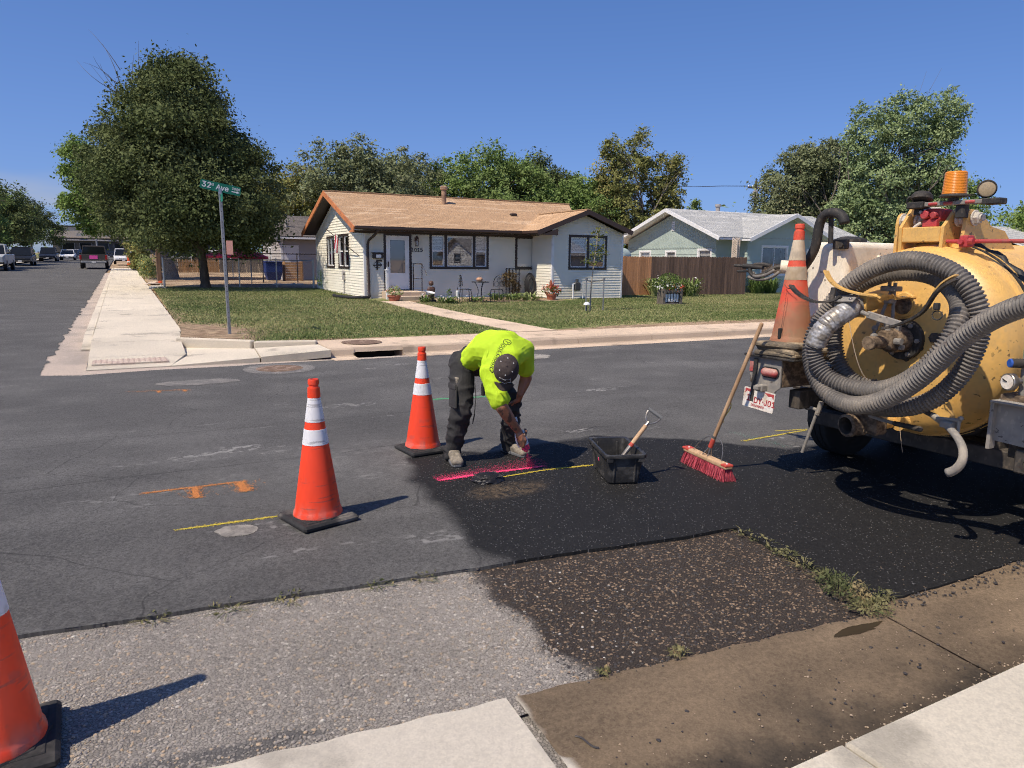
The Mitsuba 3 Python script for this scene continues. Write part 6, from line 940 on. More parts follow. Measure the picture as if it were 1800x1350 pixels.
g = np.random.default_rng(3); nb = 2600; bxy = np.c_[g.uniform(-0.285, 0.285, nb), g.uniform(-0.03, 0.03, nb)]; tip = np.c_[bxy[:, 0] * 1.06 + g.normal(0, 0.008, nb), bxy[:, 1] * 1.9 + g.normal(0, 0.008, nb), g.uniform(0.0, 0.010, nb)]; top = np.c_[bxy, np.full(nb, 0.1)]; ww = np.c_[g.normal(0, 1, (nb, 2)), np.zeros(nb)]; ww *= (0.0022 / np.linalg.norm(ww, axis=1))[:, None]
part(br, 'bristles', Pb(TM(np.stack([top - ww, top + ww, tip + ww * 0.8, tip - ww * 0.8], 1).reshape(-1, 3), np.vstack([np.arange(nb)[:, None] * 4 + [0, 1, 2], np.arange(nb)[:, None] * 4 + [0, 2, 3]]))), M('bristle_red', speck((0.50, 0.075, 0.105)), 0.6), kind='stuff')
h0, h1 = np.array([4.03, 4.20, 0.13]), np.array([4.155, 3.845, 1.205]); hd = (h1 - h0) / np.linalg.norm(h1 - h0)
part(br, 'handle', tube([h0 + hd * 0.12, h0 + hd * 0.6, h1, h1 + hd * 0.01], [0.0155, 0.0155, 0.0155, 0.011], 14), 'ash_wood', 40); part(br, 'ferrule', rod(h0 + hd * 0.075, h0 + hd * 0.15, 0.0185, 12), 'collar_red')
part(br, 'bracket', [rod(h0 + np.array([s * 0.02, q * 0.03, 0]), h0 + hd * 0.1, 0.005, 6) for s in (-1, 1) for q in (-1, 1)], 'steel')
part(br, 'brace', [tube(spline([h0 + hd * 0.17, h0 + hd * 0.17 + [s * 0.01, s * 0.09, -0.02], h0 + [s * 0.03, s * 0.19, 0.0]], 10), 0.0035, 6) for s in (-1, 1)] + [rod(h0 + hd * 0.16, h0 + hd * 0.18, 0.019, 10)], 'steel'); part(br, 'string', tube(spline([h0 + hd * 0.5, h0 + hd * 0.42 + [0.03, -0.01, 0], h0 + hd * 0.36 + [0.012, -0.008, 0], h0 + hd * 0.30 + [0.02, -0.01, 0]], 12), 0.004, 5), 'spray_yellow', label='twist of yellow tape tied to the handle')
# weeds at the corner of the wet strip and along the joint
leaf_mat('leaf_weed', (0.11, 0.13, 0.06), (0.26, 0.235, 0.12), (0.34, 0.26, 0.14), 0.45, 6.0)
def weed(label, x, y, r, h, n, seed, nl=120):
    k = thing('weed', label, 'weed', None); tuft(k, 'stems', x, y, -0.012, r, h, n, 'leaf_weed', seed, 0.0022, 0.9); leafy(k, 'foliage', x, y, h * 0.35, r, r * 0.8, h * 0.42, nl, 0.020, 'leaf_weed', seed + 1); return k
weed('largest leafy weed clump at the corner where the wet strip meets the asphalt', 3.11, 2.24, 0.13, 0.11, 40, 201, 240); weed('leafy weed lobe on the right side of the big clump at the gutter corner', 3.22, 2.12, 0.10, 0.07, 24, 281, 120); weed('low weed tail trailing from the large clump onto the gutter', 3.10, 2.06, 0.12, 0.05, 70, 205, 200)
for i in range(7): weed(['dry weed tuft at the top end of the strip edge', 'thin weed, second along the strip edge', 'thin weed, third along the strip edge', 'green weed, fourth along the strip edge', 'green weed, fifth along the strip edge', 'green weed, sixth along the strip edge', 'green weed nearest the large clump along the strip edge'][i], 3.315 - 0.022 * i + 0.012 * (i % 2), 3.07 - 0.118 * i - 0.03 * (i % 3), 0.085, 0.018 + 0.0045 * i, 14 + 2 * i, 210 + 3 * i, 26 + 8 * i)
weed('small sprig on the gutter joint below the wet strip, right one', 1.98, 2.17, 0.05, 0.045, 26, 241, 50); weed('small sprig on the gutter joint below the wet strip, left one', 1.62, 2.20, 0.04, 0.03, 18, 244, 30)
for i, (x, w) in enumerate(((0.02, 0.09), (0.34, 0.12), (0.62, 0.1), (1.05, 0.1), (1.3, 0.08))): weed(['dry grass wisp on the asphalt edge nearest the left cone', 'dry green wisp on the asphalt edge, second from left', 'dry brown wisp on the asphalt edge, third from left', 'dry brown wisp on the asphalt edge, fourth from left', 'dry wisp on the asphalt edge nearest the wet patch'][i], x, shoulder_line(x) - 0.02, w, 0.012, 22, 250 + 3 * i, 26)
lf = one('fallen_leaf', TM([(1.93, 1.43, -0.02), (1.955, 1.45, -0.005), (1.98, 1.445, -0.012), (1.955, 1.425, -0.018)], [[0, 1, 2], [0, 2, 3]]), 'leaf_hosta', 'single green leaf in the gutter at the sidewalk edge', 'leaf'); tw_ = one('twig', tube(spline([(1.305, 1.93, -0.014), (1.32, 1.90, -0.010), (1.325, 1.865, -0.011), (1.345, 1.84, -0.014)], 12), 0.0035, 5), 'stone_dark', 'thin dark curved twig on the wet gutter', 'twig')
# ---------------------------------------------------------------- the worker
MF = manifold3d.Manifold
def ell(c, ra, rb, rt, A=None):
    s = np.asarray(trimesh.creation.icosphere(2, 1.0).vertices) * [ra, rb, rt]; return s @ (np.eye(3) if A is None else np.asarray(A)) + np.asarray(c, float)
def ball(c, r): return ell(c, r, r, r)
def chain(js): return [np.vstack([ball(*a), ball(*b)]) for a, b in zip(js[:-1], js[1:])]
def skin_mesh(pieces, L, it=8, fold=None):
    m = MF.batch_boolean([MF.hull_points(np.ascontiguousarray(p)) for p in pieces], manifold3d.OpType.Add).refine_to_length(L).to_mesh()
    t = trimesh.Trimesh(m.vert_properties[:, :3], m.tri_verts, process=True); trimesh.smoothing.filter_taubin(t, 0.5, 0.52, it)
    if fold is not None: t.vertices = t.vertices + t.vertex_normals * fold(np.asarray(t.vertices))[:, None]
    return TM(t.vertices, t.faces)
def skin_fn(p, n, uv):
    t = F(p.x * 26, p.y * 26, p.z * 9, 4); ink = SS(0.50, 0.58, t) * SS(0.62, 0.52, p.z) * SS(2.25, 2.35, p.x)
    return MIX(MIX((0.36, 0.155, 0.085), (0.28, 0.11, 0.06), F(p.x * 30, p.y * 30, p.z * 30, 3)), (0.06, 0.045, 0.04), ink * 0.75)
M('skin', mikit.proc(skin_fn), 0.5); M('hivis', dusty((0.47, 0.70, 0.018), (0.42, 0.62, 0.018), 5, 0.35, 0.7, 0.03), 0.8, sheen=0.3); M('work_trousers', dusty((0.022, 0.0215, 0.022), (0.036, 0.0345, 0.0345), 9, 0.4, 0.7, 0.15), 0.85, sheen=0.25); M('boot_tan', dusty((0.27, 0.235, 0.185), (0.16, 0.14, 0.11), 18, 0.4, 0.7, 0.2), 0.8); M('cap_cloth', dusty((0.044, 0.033, 0.031), (0.068, 0.053, 0.048), 30, 0.4, 0.7, 0.15), 0.9)
W_ = thing('person', 'worker in a neon yellow shirt and dark cap bending to spray the road', 'person')
an = lambda *v: np.array(v, float); unit = lambda v: v / np.linalg.norm(v)
hipR, hipL, kneeR, kneeL, ankR, ankL = an(2.44, 5.44, .80), an(2.66, 5.42, .80), an(2.355, 5.26, .46), an(2.79, 5.22, .47), an(2.325, 5.36, .10), an(2.875, 5.38, .10)
pel, belly, chest, neck = an(2.56, 5.43, .83), an(2.57, 5.22, .95), an(2.61, 5.02, .965), an(2.60, 4.86, .915)
shR, shL = an(2.455, 4.93, .80), an(2.80, 5.03, .945); elbR, wrR = an(2.485, 4.80, .55), an(2.655, 4.835, .33); elbL, wrL = an(2.865, 5.10, .70), an(2.80, 5.075, .575)
head = an(2.475, 4.71, .845); hu = unit(an(-.42, -.85, .31)); hf = an(-.30, -.30, -.92); hf = unit(hf - (hf @ hu) * hu); hs = np.cross(hf, hu)
lat = unit(shL - shR); tdir = unit(neck - pel); bn = unit(np.cross(tdir, lat)); bn = bn if bn[2] > 0 else -bn
A_t = np.stack([lat, bn, unit(np.cross(lat, bn))])
HA = np.stack([hs, hf, hu]); hp = lambda s, f, u: head + hs * s + hf * f + hu * u
def finger(js, r0, r1_): return chain([(j, r0 + (r1_ - r0) * i / (len(js) - 1)) for i, j in enumerate(js)])
body = chain([(hipR, .085), (kneeR, .058), (ankR, .042)]) + chain([(hipL, .085), (kneeL, .058), (ankL, .042)])
body += [np.vstack([ell(pel, .15, .10, .10, A_t), ell(belly, .145, .105, .1, A_t)]), np.vstack([ell(belly, .145, .105, .1, A_t), ell(chest, .155, .105, .1, A_t)]), np.vstack([ball(shR, .06), ball(shL, .06), ball(neck, .06)]), np.vstack([ball(neck, .06), ball(hp(0, -.03, -.08), .055)])]
body += chain([(shR, .062), (elbR, .047)]) + chain([(elbR, .050), (elbR * .7 + wrR * .3 + an(-.004, -.004, 0), .047), (wrR, .029)]) + chain([(shL, .062), (elbL, .047)]) + chain([(elbL, .049), (elbL * .65 + wrL * .35, .045), (wrL, .029)])
body += [np.vstack([ell(hp(0, -.01, .01), .074, .092, .095, HA), ell(hp(0, .035, -.07), .052, .05, .045, HA)]), np.vstack([ball(hp(0, .085, -.012), .011), ball(hp(0, .108, -.045), .014)]), np.vstack([ball(hp(0.02, .075, -.085), .010), ball(hp(-.02, .075, -.085), .010)])]
for s in (-1, 1): body.append(np.vstack([ell(hp(s * .078, -.01, -.02), .010, .02, .03, HA), ell(hp(s * .084, -.018, -.01), .006, .016, .022, HA)])); body.append(np.vstack([ball(hp(s * .02, .076, -.0), .014), ball(hp(s * .05, .06, 0), .014)]))
# right hand closed round the spray can: can axis ca, five separate fingers
ca = unit(an(.34, .05, -.94)); can0 = an(2.705, 4.845, .255); cf = unit(an(-.65, -.70, -.25)); cf = unit(cf - (cf @ ca) * ca); cs = np.cross(ca, cf)
palmR = can0 + cs * .0 - cf * .0
pr_ = wrR * .45 + (can0 - ca * .03) * .55 + cf * .022
body += chain([(wrR, .029), (pr_, .034)]) + [np.vstack([ball(pr_, .030), ball(can0 - ca * .035 + cf * .047, .018), ball(can0 + ca * .03 + cf * .049, .017), ball(can0 - ca * .02 - cs * .03 + cf * .045, .016)])]
for i, (o, ln) in enumerate(((-.040, .92), (-.018, 1.0), (.004, .97), (.026, .82))):
    c = can0 + ca * o; R_ = .0425; th0 = np.radians([8, 52, 96, 96 + 34 * ln]); body += finger([c + (cf * math.cos(t) + cs * math.sin(t)) * (R_ + (.003 if j == 0 else 0)) for j, t in enumerate(th0)], .0105, .0082)
c = can0 - ca * .052; body += finger([pr_ + cs * -.012, c + (cf * math.cos(-.9) + cs * math.sin(-.9)) * .046, c - ca * .018 + (cf * math.cos(-1.7) + cs * math.sin(-1.7)) * .043, c - ca * .022 + (cf * math.cos(-2.3) + cs * math.sin(-2.3)) * .041], .013, .0095)
# left hand spread on the knee
kd = unit(kneeL - wrL + an(0, -.02, 0)); ks = unit(an(.95, .2, .1) - (an(.95, .2, .1) @ kd) * kd); kn = np.cross(ks, kd); kn = kn if kn[1] < 0 else -kn; plL = wrL + kd * .055 + kn * .02
body += chain([(wrL, .029), (plL, .024)]) + [np.vstack([ball(plL + ks * q * .030 + kd * .028, .014) for q in (-1, -.35, .35, 1)] + [ball(plL, .022)])]
for q, ln in ((-1.05, .85), (-.35, 1.0), (.35, 1.04), (1.05, .9)):
    b = plL + ks * q * .031 + kd * .030; body += finger([b, b + kd * .034 * ln + ks * q * .007 + kn * .004, b + kd * .060 * ln + ks * q * .012 - kn * .004, b + kd * .080 * ln + ks * q * .013 - kn * .016], .0098, .0078)
b = plL - ks * .020 - kd * .005; body += finger([b, b - ks * .030 + kd * .018, b - ks * .047 + kd * .040 - kn * .004, b - ks * .050 + kd * .060 - kn * .012], .0118, .009)
scene[W_ + '__body'] = mikit.ply(skin_mesh(body, .009, 3), 'skin', True)
def folds(a, f, st=(1, 1, 1), seed=0): return lambda v: a * (fbm(v * np.array(st) * f + seed, 3) - 0.5) * 2 + a * 0.45 * np.sin((v @ np.array([14.0, 9, 30]) * 1.6 + 5 * vnoise(v * 6 + seed)))
mid = lambda a, b, t: a + (b - a) * t
slR, slL = mid(shR, elbR, .78), mid(shL, elbL, .62)
shirt = [np.vstack([ell(pel + bn * .012 + tdir * .01, .172, .118, .09, A_t), ell(belly + bn * .012, .172, .125, .1, A_t)]), np.vstack([ell(belly + bn * .012, .172, .125, .1, A_t), ell(chest + bn * .01, .182, .125, .11, A_t)]), np.vstack([ell(chest + bn * .01, .175, .12, .1, A_t), ball(shR, .083), ball(shL, .083), ball(neck - tdir * .005, .084)]),
    np.vstack([ball(belly - bn * .10 + lat * .10, .05), ball(belly - bn * .10 - lat * .10, .05), ball(chest - bn * .12 + lat * .08, .05), ball(chest - bn * .13 - lat * .10, .05)])] + chain([(shR, .085), (mid(shR, slR, .5), .082), (slR, .078)]) + chain([(shL, .085), (mid(shL, slL, .5), .082), (slL, .078)])
shirt_m = skin_mesh(shirt, .011, 10, lambda v: folds(.006, 8, (1, 1, 1), 3)(v) + sum(a * (1 - np.abs(2 * vnoise((v + .03 * (vnoise(v * 6)[:, None] - .5)) * np.array(k) + s) - 1)).clip(0, 1) ** 3 for a, k, s in ((.016, (13, 13, 6), 3.3), (.011, (8, 20, 14), 7.1))) * np.clip(1.25 - v[:, 2], 0.25, .7) - .005)
k = part(W_, 'shirt', shirt_m, 'hivis', True, label='neon yellow T-shirt with dark lettering across the back')
trs = [np.vstack([ell(pel - tdir * .05, .165, .115, .10, A_t), ball(hipR, .105), ball(hipL, .105), ball(pel + tdir * .06, .10)])]
for h_, k_, a_ in ((hipR, kneeR, ankR), (hipL, kneeL, ankL)): trs += chain([(h_, .108), (mid(h_, k_, .55), .098), (k_, .084), (mid(k_, a_, .45), .079), (mid(k_, a_, .82), .074), (a_ + an(0, .012, -.030), .070)])
part(W_, 'trousers', skin_mesh(trs, .011, 8, lambda v: .0075 * (fbm(v * [9, 9, 6] + 7, 3) - .5) * 2 + .016 * (1 - np.abs(2 * vnoise((v + .04 * (vnoise(v * 5)[:, None] - .5)) * [9, 9, 15] + 2) - 1)).clip(0, 1) ** 3 - .005 + .0050 * np.sin(v[:, 2] * 46 + v @ np.array([38.0, 22, 0]) + 14 * vnoise(v * [6, 6, 4])) * np.clip((.62 - v[:, 2]) / .2, .25, 1)), 'work_trousers', True)
part(W_, 'cargo_pocket', [hull([(mid(hipR, kneeR, t) + an(-.088, -.035 + dy, 0), .012) for t in (.48, .92) for dy in (-.055, .055)], 1), hull([(mid(hipR, kneeR, t) + an(-.098, -.035 + dy, 0), .009) for t in (.44, .52) for dy in (-.06, .06)], 1)], 'work_trousers', 40); part(W_, 'leather_pouch', rbox(2.325, 2.35, 5.28, 5.35, .64, .71, .008), 'boot_tan')
part(W_, 'belt_strap', [tube(spline([(2.47, 5.25, .66), (2.455, 5.2, .52), (2.435, 5.19, .40), (2.43, 5.2, .34), (2.45, 5.2, .42)], 16), .004, 5)], 'car_trim'); part(W_, 'radio', rbox(2.52, 2.545, 5.20, 5.235, .56, .66, .006), 'car_trim')
for nm, a_, toe in (('boot', ankR, an(2.275, 5.135, .035)), ('boot', ankL, an(2.93, 5.125, .035))):
    d = unit((toe - a_) * [1, 1, 0]); s = np.array([-d[1], d[0], 0]); he = a_ * [1, 1, 0] - d * .055
    bm = [np.vstack([ball(a_ + an(0, 0, .03), .052), ball(a_ + an(0, 0, -.02), .052), ball(he + an(0, 0, .045), .040)]), np.vstack([ball(a_ + an(0, 0, -.01), .05), ball(he + an(0, 0, .045), .036)] + [ball(he + d * .20 + s * q + an(0, 0, .048), .030) for q in (-.018, .018)]), np.vstack([ball(he + d * .10 + an(0, 0, .06), .045)] + [ball(he + d * .245 + s * q + an(0, 0, .040), .030) for q in (-.02, .02)])]
    b_ = part(W_, nm, skin_mesh(bm, .009, 4), 'boot_tan', True)
    part(b_, 'sole', hull([(he + d * t + s * q + an(0, 0, z), .010) for t, q in ((-.035, -.028), (-.035, .028), (.12, -.036), (.12, .036), (.262, -.022), (.262, .022), (.235, -.038), (.235, .038)) for z in (.010, .020)], 1), 'boot_tan' if nm == 'x' else 'grip_grey'); part(b_, 'laces', [tube([he + d * t - s * .022 + an(0, 0, .105 - (t - .09) * .33), he + d * (t + .006) + an(0, 0, .112 - (t - .09) * .33), he + d * t + s * .022 + an(0, 0, .105 - (t - .09) * .33)], .0035, 5) for t in (.10, .125, .15, .175)], 'stone_pale', kind='stuff')
# cap
ic = trimesh.creation.icosphere(4, 1.0); v = np.asarray(ic.vertices); keep = v[ic.faces].mean(1)[:, 2] > -0.12; ang = np.arctan2(v[:, 1], v[:, 0]); seam = np.exp(-((((ang + np.pi) % (np.pi / 3)) - np.pi / 6) / .035) ** 2)
cv = np.c_[v[:, 0] * .094, v[:, 1] * .112, v[:, 2] * .112] * (1 + .012 * seam * (v[:, 2] > 0))[:, None] * (1 - .05 * np.clip(v[:, 2] - .8, 0, 1))[:, None]; capo = hp(0, -.005, .025)
cap = part(W_, 'cap', TM(capo + cv @ HA, ic.faces[keep]), 'cap_cloth', True, label='dark brown baseball cap with pale eyelets'); cp = lambda s, f, u: capo + hs * s + hf * f + hu * u
su, sv2 = np.meshgrid(np.linspace(-1, 1, 15), np.linspace(0, 1, 8), indexing='ij'); bxv = su * .076 * (1 - .30 * sv2 ** 2); byv = .068 + np.sqrt(np.clip(1 - (su * .62) ** 2, 0, 1)) * .042 + sv2 * .056 * np.sqrt(np.clip(1 - (su * .86) ** 2, 0, 1)); bzv = -.008 - .034 * su ** 2 - .016 * sv2
bp = capo + bxv.reshape(-1, 1) * hs + byv.reshape(-1, 1) * hf + bzv.reshape(-1, 1) * hu; ii, jj = np.meshgrid(np.arange(14), np.arange(7), indexing='ij'); q = np.stack([ii * 8 + jj, (ii + 1) * 8 + jj, (ii + 1) * 8 + jj + 1, ii * 8 + jj + 1], -1).reshape(-1, 4); bf = np.vstack([q[:, [0, 1, 2]], q[:, [0, 2, 3]]])
part(cap, 'brim', [TM(bp, bf), TM(bp - hu * .004, bf[:, ::-1])], 'cap_cloth', True); part(cap, 'button', hull([(cp(0, -.002, .112), .007)], 1), 'cap_cloth')
for a in np.arange(6) * np.pi / 3 + np.pi / 6: q = an(math.cos(a) * .55, math.sin(a) * .55, .80); q = q / np.linalg.norm(q); part(cap, 'eyelet', lathe([(.0045, 0), (.004, .002), (0, .0022)], capo + (q * [.0950, .1130, .1130]) @ HA, q @ HA, 8), 'white_paint')
def on_cap(s, z):   # a point on the cap front at height z and side s
    y = math.sqrt(max(0, 1 - (s / .094) ** 2 - (z / .112) ** 2)) * .112; return cp(s, y + .0025, z + .0)
pq = [on_cap(s, z) for s, z in ((-.042, .020), (.042, .020), (.042, .062), (-.042, .062))]; part(cap, 'patch_outline', tube([pq[0], on_cap(0, .020), pq[1], pq[2], on_cap(0, .062), pq[3], pq[0]], .0016, 5), 'white_paint')
hair = trimesh.creation.icosphere(3, 1.0); v = np.asarray(hair.vertices); kf = (v[hair.faces].mean(1)[:, 1] < .25) & (v[hair.faces].mean(1)[:, 2] < .3) & (v[hair.faces].mean(1)[:, 2] > -.55); part(W_, 'hair', TM(hp(0, -.012, .01) + (v * [.0785, .096, .100]) @ HA, hair.faces[kf]), M('hair_dark', (0.03, 0.022, 0.018), 0.7), True)
for s in (-1, 1): part(W_, 'eye', hull([(hp(s * .032, .078, -.014), .0105)], 2), 'white_paint', True)
# lettering printed on the back of the shirt, draped over its surface
sm_ = trimesh.Trimesh(shirt_m.vertices, shirt_m.faces, process=False)
def drape(flat_m, o, ex, ey):
    ez = np.cross(ex, ey); v3, f = trimesh.remesh.subdivide_to_size(flat_m.vertices, flat_m.faces, .012); top = np.asarray(v3); W3 = o + top[:, :1] * ex + top[:, 1:2] * ey
    P2 = np.asarray(sm_.vertices) - o; uv_ = np.c_[P2 @ ex, P2 @ ey]; hz = P2 @ ez; ok = sm_.vertex_normals @ ez > .15
    from scipy.interpolate import LinearNDInterpolator
    H_ = LinearNDInterpolator(uv_[ok], hz[ok])(top[:, :2]); H_ = np.where(np.isnan(H_), np.nanmean(H_) if np.isfinite(H_).any() else 0, H_); return TM(W3 + (H_ + .0022)[:, None] * ez, f)
ex = -lat; ey = unit(an(-.05, -.93, -.12) - (an(-.05, -.93, -.12) @ ex) * ex); po = an(2.60, 4.905, 1.05)
def sheet(m): v = np.asarray(m.vertices); f = np.asarray(m.faces); k = (v[f][:, :, 2].min(1) > v[:, 2].max() - 1e-6); return TM(v, f[k])
tx = move(text_mesh('COLORADO', .026, .002, True), (.064, -.011, 0)); ring = Point(0.025, 0).buffer(.031).difference(Point(.025, 0).buffer(.0262)); Tb = shapely.union_all([shapely.box(.022, -.016, .028, .014), shapely.box(.012, .009, .038, .015)]); frm = shapely.box(.056, -.020, .235, .022).difference(shapely.box(.0575, -.0185, .2335, .0205))
part(k, 'lettering', [drape(sheet(tx), po, ex, ey)] + [drape(flat(s, 0.0), po, ex, ey) for s in (ring, Tb, frm)], M('print_dark', (0.015, 0.022, 0.012), 0.8), kind='stuff', label='dark boxed lettering COLORADO with a circled T')
# marking can with its white grip tube
sc_ = thing('spray_can', 'pink and white marking paint can with a white grip, held nozzle down', 'spray can'); cc = lambda t, r=0.0: can0 + ca * t
part(sc_, 'can', cyl(cc(-.075), cc(.085), .0325, 20, .004), 'white_paint', 40); part(sc_, 'label_band', cyl(cc(.038), cc(.082), .0332, 20), M('can_pink', (0.80, 0.05, 0.14), 0.35), 40); part(sc_, 'nozzle', [cyl(cc(.085), cc(.10), .020, 14), cyl(cc(.10), cc(.112), .008, 10)], 'can_pink', 40); part(sc_, 'grip', [tube(spline([cc(.06) + cs * .045, cc(-.02) + cs * .052, cc(-.10) + cs * .030, cc(-.20) - cf * .004 + cs * .010], 14), .0115, 8)], 'white_paint', True); part(sc_, 'trigger', rbox(*[x for p in zip(cc(.05) + cf * .036 - .012, cc(.05) + cf * .036 + .012) for x in p][:6], .004), 'can_pink')
g = np.random.default_rng(4); nd = 1500; t = g.uniform(0.02, 1, nd) ** .8; dr0 = cc(.115); end = np.array([dr0[0] + .045, dr0[1] + .01, .004]); cl = dr0 + (end - dr0) * t[:, None] + g.normal(size=(nd, 3)) * (t * .022)[:, None] * [1.6, 1.2, .25]; cl[:, 2] = np.maximum(cl[:, 2], .004); tt = np.array([[1, 1, 1], [1, -1, -1], [-1, 1, -1], [-1, -1, 1]]) * .00075
o = one('paint_spray', TM((cl[:, None] + tt[None]).reshape(-1, 3), (np.array([[0, 1, 2], [0, 3, 1], [0, 2, 3], [1, 3, 2]])[None] + (np.arange(nd) * 4)[:, None, None]).reshape(-1, 3)), 'spray_pink', 'fine pink paint droplets below the spray can', 'paint'); labels[o]['kind'] = 'stuff'
# a second worker far up the side street
zf = float(grade(0, 70)) + .16; fx_, fy_ = 1.28, 70.0; Q = thing('person', 'tiny far worker in a yellow vest and orange trousers on the sidewalk', 'person'); q3 = lambda x, y, z: an(fx_ + x, fy_ + y, zf + z)
scene[Q + '__body'] = mikit.ply(skin_mesh(chain([(q3(-.1, 0, .9), .08), (q3(-.12, 0, .48), .06), (q3(-.12, 0, .06), .045)]) + chain([(q3(.1, 0, .9), .08), (q3(.12, .05, .48), .06), (q3(.12, .05, .06), .045)]) + [np.vstack([ball(q3(0, 0, 1.0), .13), ball(q3(-.17, 0, 1.42), .06), ball(q3(.17, 0, 1.42), .06)])] + chain([(q3(.2, 0, 1.4), .05), (q3(.26, -.05, 1.1), .04), (q3(.2, -.2, .95), .035)]) + chain([(q3(-.2, 0, 1.4), .05), (q3(-.26, -.05, 1.1), .04), (q3(-.22, -.15, .9), .035)]) + chain([(q3(0, 0, 1.45), .06), (q3(0, -.02, 1.64), .1)]), .03, 4), 'skin', True)
part(Q, 'vest', skin_mesh([np.vstack([ball(q3(0, 0, .95), .17), ball(q3(-.17, 0, 1.4), .085), ball(q3(.17, 0, 1.4), .085)])], .04, 3), 'hivis', True); part(Q, 'trousers', skin_mesh(chain([(q3(-.1, 0, .92), .11), (q3(-.12, 0, .1), .08)]) + chain([(q3(.1, 0, .92), .11), (q3(.12, .05, .1), .08)]), .04, 3), 'cone_orange_far', True); part(Q, 'helmet', skin_mesh([np.vstack([ell(q3(0, -.02, 1.70), .13, .15, .09)])], .03, 2), 'spray_yellow', True)
# ---------------------------------------------------------------- the vacuum trailer (rear towards -X)
def grime_fn(base, dirt, amt=1.0):
    def fn(p, n, uv):
        g = F(p.x * 7, p.y * 7, p.z * 5, 4); f = F(p.x * 40, p.y * 40, p.z * 40, 3); s = SS(0.62, 0.72, F(p.x * 60, p.y * 60, p.z * 30, 2))
        t = dr.clip(SS(0.45, 0.75, g) * 0.35 + 0.35 * SS(1.0, 0.5, p.z) * f + 0.25 * s, 0, 0.85) * amt
        chip = SS(0.70, 0.74, F(p.x * 34, p.y * 34, p.z * 34, 3)) * SS(0.45, 0.6, F(p.x * 4, p.y * 4, p.z * 4, 2)); drip = SS(0.60, 0.78, F(p.x * 26, p.y * 26, p.z * 1.6, 3)) * 0.22 * amt
        return MIX(MIX(C3(base) * (0.90 + 0.20 * f), C3(dirt), dr.clip(t + drip, 0, 0.9)), C3(0.05, 0.035, 0.03), chip * 0.7)
    return mikit.proc(fn)
M('machine_yellow', grime_fn((0.68, 0.41, 0.12), (0.44, 0.31, 0.16), 0.75), 0.42, 0.0, 0.5, clearcoat=0.2)
M('frame_black', grime_fn((0.025, 0.024, 0.023), (0.16, 0.13, 0.10), 0.9), 0.7); M('dusty_grey', grime_fn((0.21, 0.20, 0.185), (0.40, 0.35, 0.28), 1.2), 0.8); M('muddy', dusty((0.20, 0.145, 0.095), (0.09, 0.065, 0.045), 30, 0.35, 0.65, 0.4), 0.95)
M('poly_tank', grime_fn((0.82, 0.75, 0.60), (0.60, 0.46, 0.28), 0.8), 0.5); M('machine_red', grime_fn((0.42, 0.045, 0.05), (0.25, 0.13, 0.10), 0.9), 0.55)
M('hose_grey', grime_fn((0.12, 0.112, 0.104), (0.34, 0.29, 0.23), 0.9), 0.6); M('duct_tape', dusty((0.46, 0.46, 0.46), (0.28, 0.25, 0.21), 22, 0.35, 0.65, 0.35), 0.42, 0.35)
M('beacon_amber', (0.72, 0.24, 0.02), 0.22, spec=0.7); M('lamp_lens', (0.34, 0.27, 0.17), 0.3); M('lens_red', dusty((0.40, 0.05, 0.05), (0.45, 0.28, 0.24), 8), 0.5); M('plate_white', dusty((0.70, 0.66, 0.60), (0.55, 0.44, 0.34), 14), 0.6); M('plate_red', (0.42, 0.06, 0.06), 0.6); M('cap_blue', (0.03, 0.10, 0.42), 0.4)
V_ = thing('vacuum_trailer', 'yellow vacuum excavation trailer with a round tank door and amber beacon at the right', 'trailer')
CY, CZ = 3.02, 1.14; AX = (-1, 0, 0)
TK = part(V_, 'tank', lathe([(0.0, -4.6), (0.655, -4.6), (0.655, -0.17), (0.668, -0.165), (0.668, -0.13), (0.655, -0.12)], (4.86, CY, CZ), AX, 72), 'machine_yellow', 30)
part(TK, 'weld_seam', [lathe([(0.654, 0.0), (0.660, 0.006), (0.661, 0.012), (0.654, 0.02)], (x, CY, CZ), (1, 0, 0), 72) for x in (5.7, 6.9)], 'machine_yellow', 30, kind='stuff'); part(TK, 'gasket', [tube(np.c_[np.full(90, 4.945) + 0.008 * np.sin(np.arange(90) * 2.1), CY + (0.664 + 0.010 * np.sin(np.arange(90) * 1.7)) * np.cos(np.arange(90) * 2 * np.pi / 90), CZ + (0.664 + 0.010 * np.sin(np.arange(90) * 1.7)) * np.sin(np.arange(90) * 2 * np.pi / 90)], 0.026, 8, closed=True)], 'black_rubber', True)
DR = part(V_, 'tank_door', lathe([(0.0, 0.275), (0.18, 0.272), (0.34, 0.262), (0.46, 0.245), (0.545, 0.215), (0.60, 0.175), (0.630, 0.13), (0.640, 0.085), (0.642, 0.02), (0.660, 0.015), (0.662, -0.02), (0.64, -0.025)], (4.86, CY, CZ), AX, 90), 'machine_yellow', 40, label='domed yellow tank door with hubs and pipes')
part(DR, 'seal_band', lathe([(0.655, -0.03), (0.668, -0.03), (0.668, -0.055), (0.655, -0.055)], (4.86, CY, CZ), AX, 90), 'frame_black', 30); part(DR, 'clamp_ring', lathe([(0.655, -0.056), (0.672, -0.058), (0.672, -0.078), (0.655, -0.08)], (4.86, CY, CZ), AX, 90), 'machine_yellow', 30)
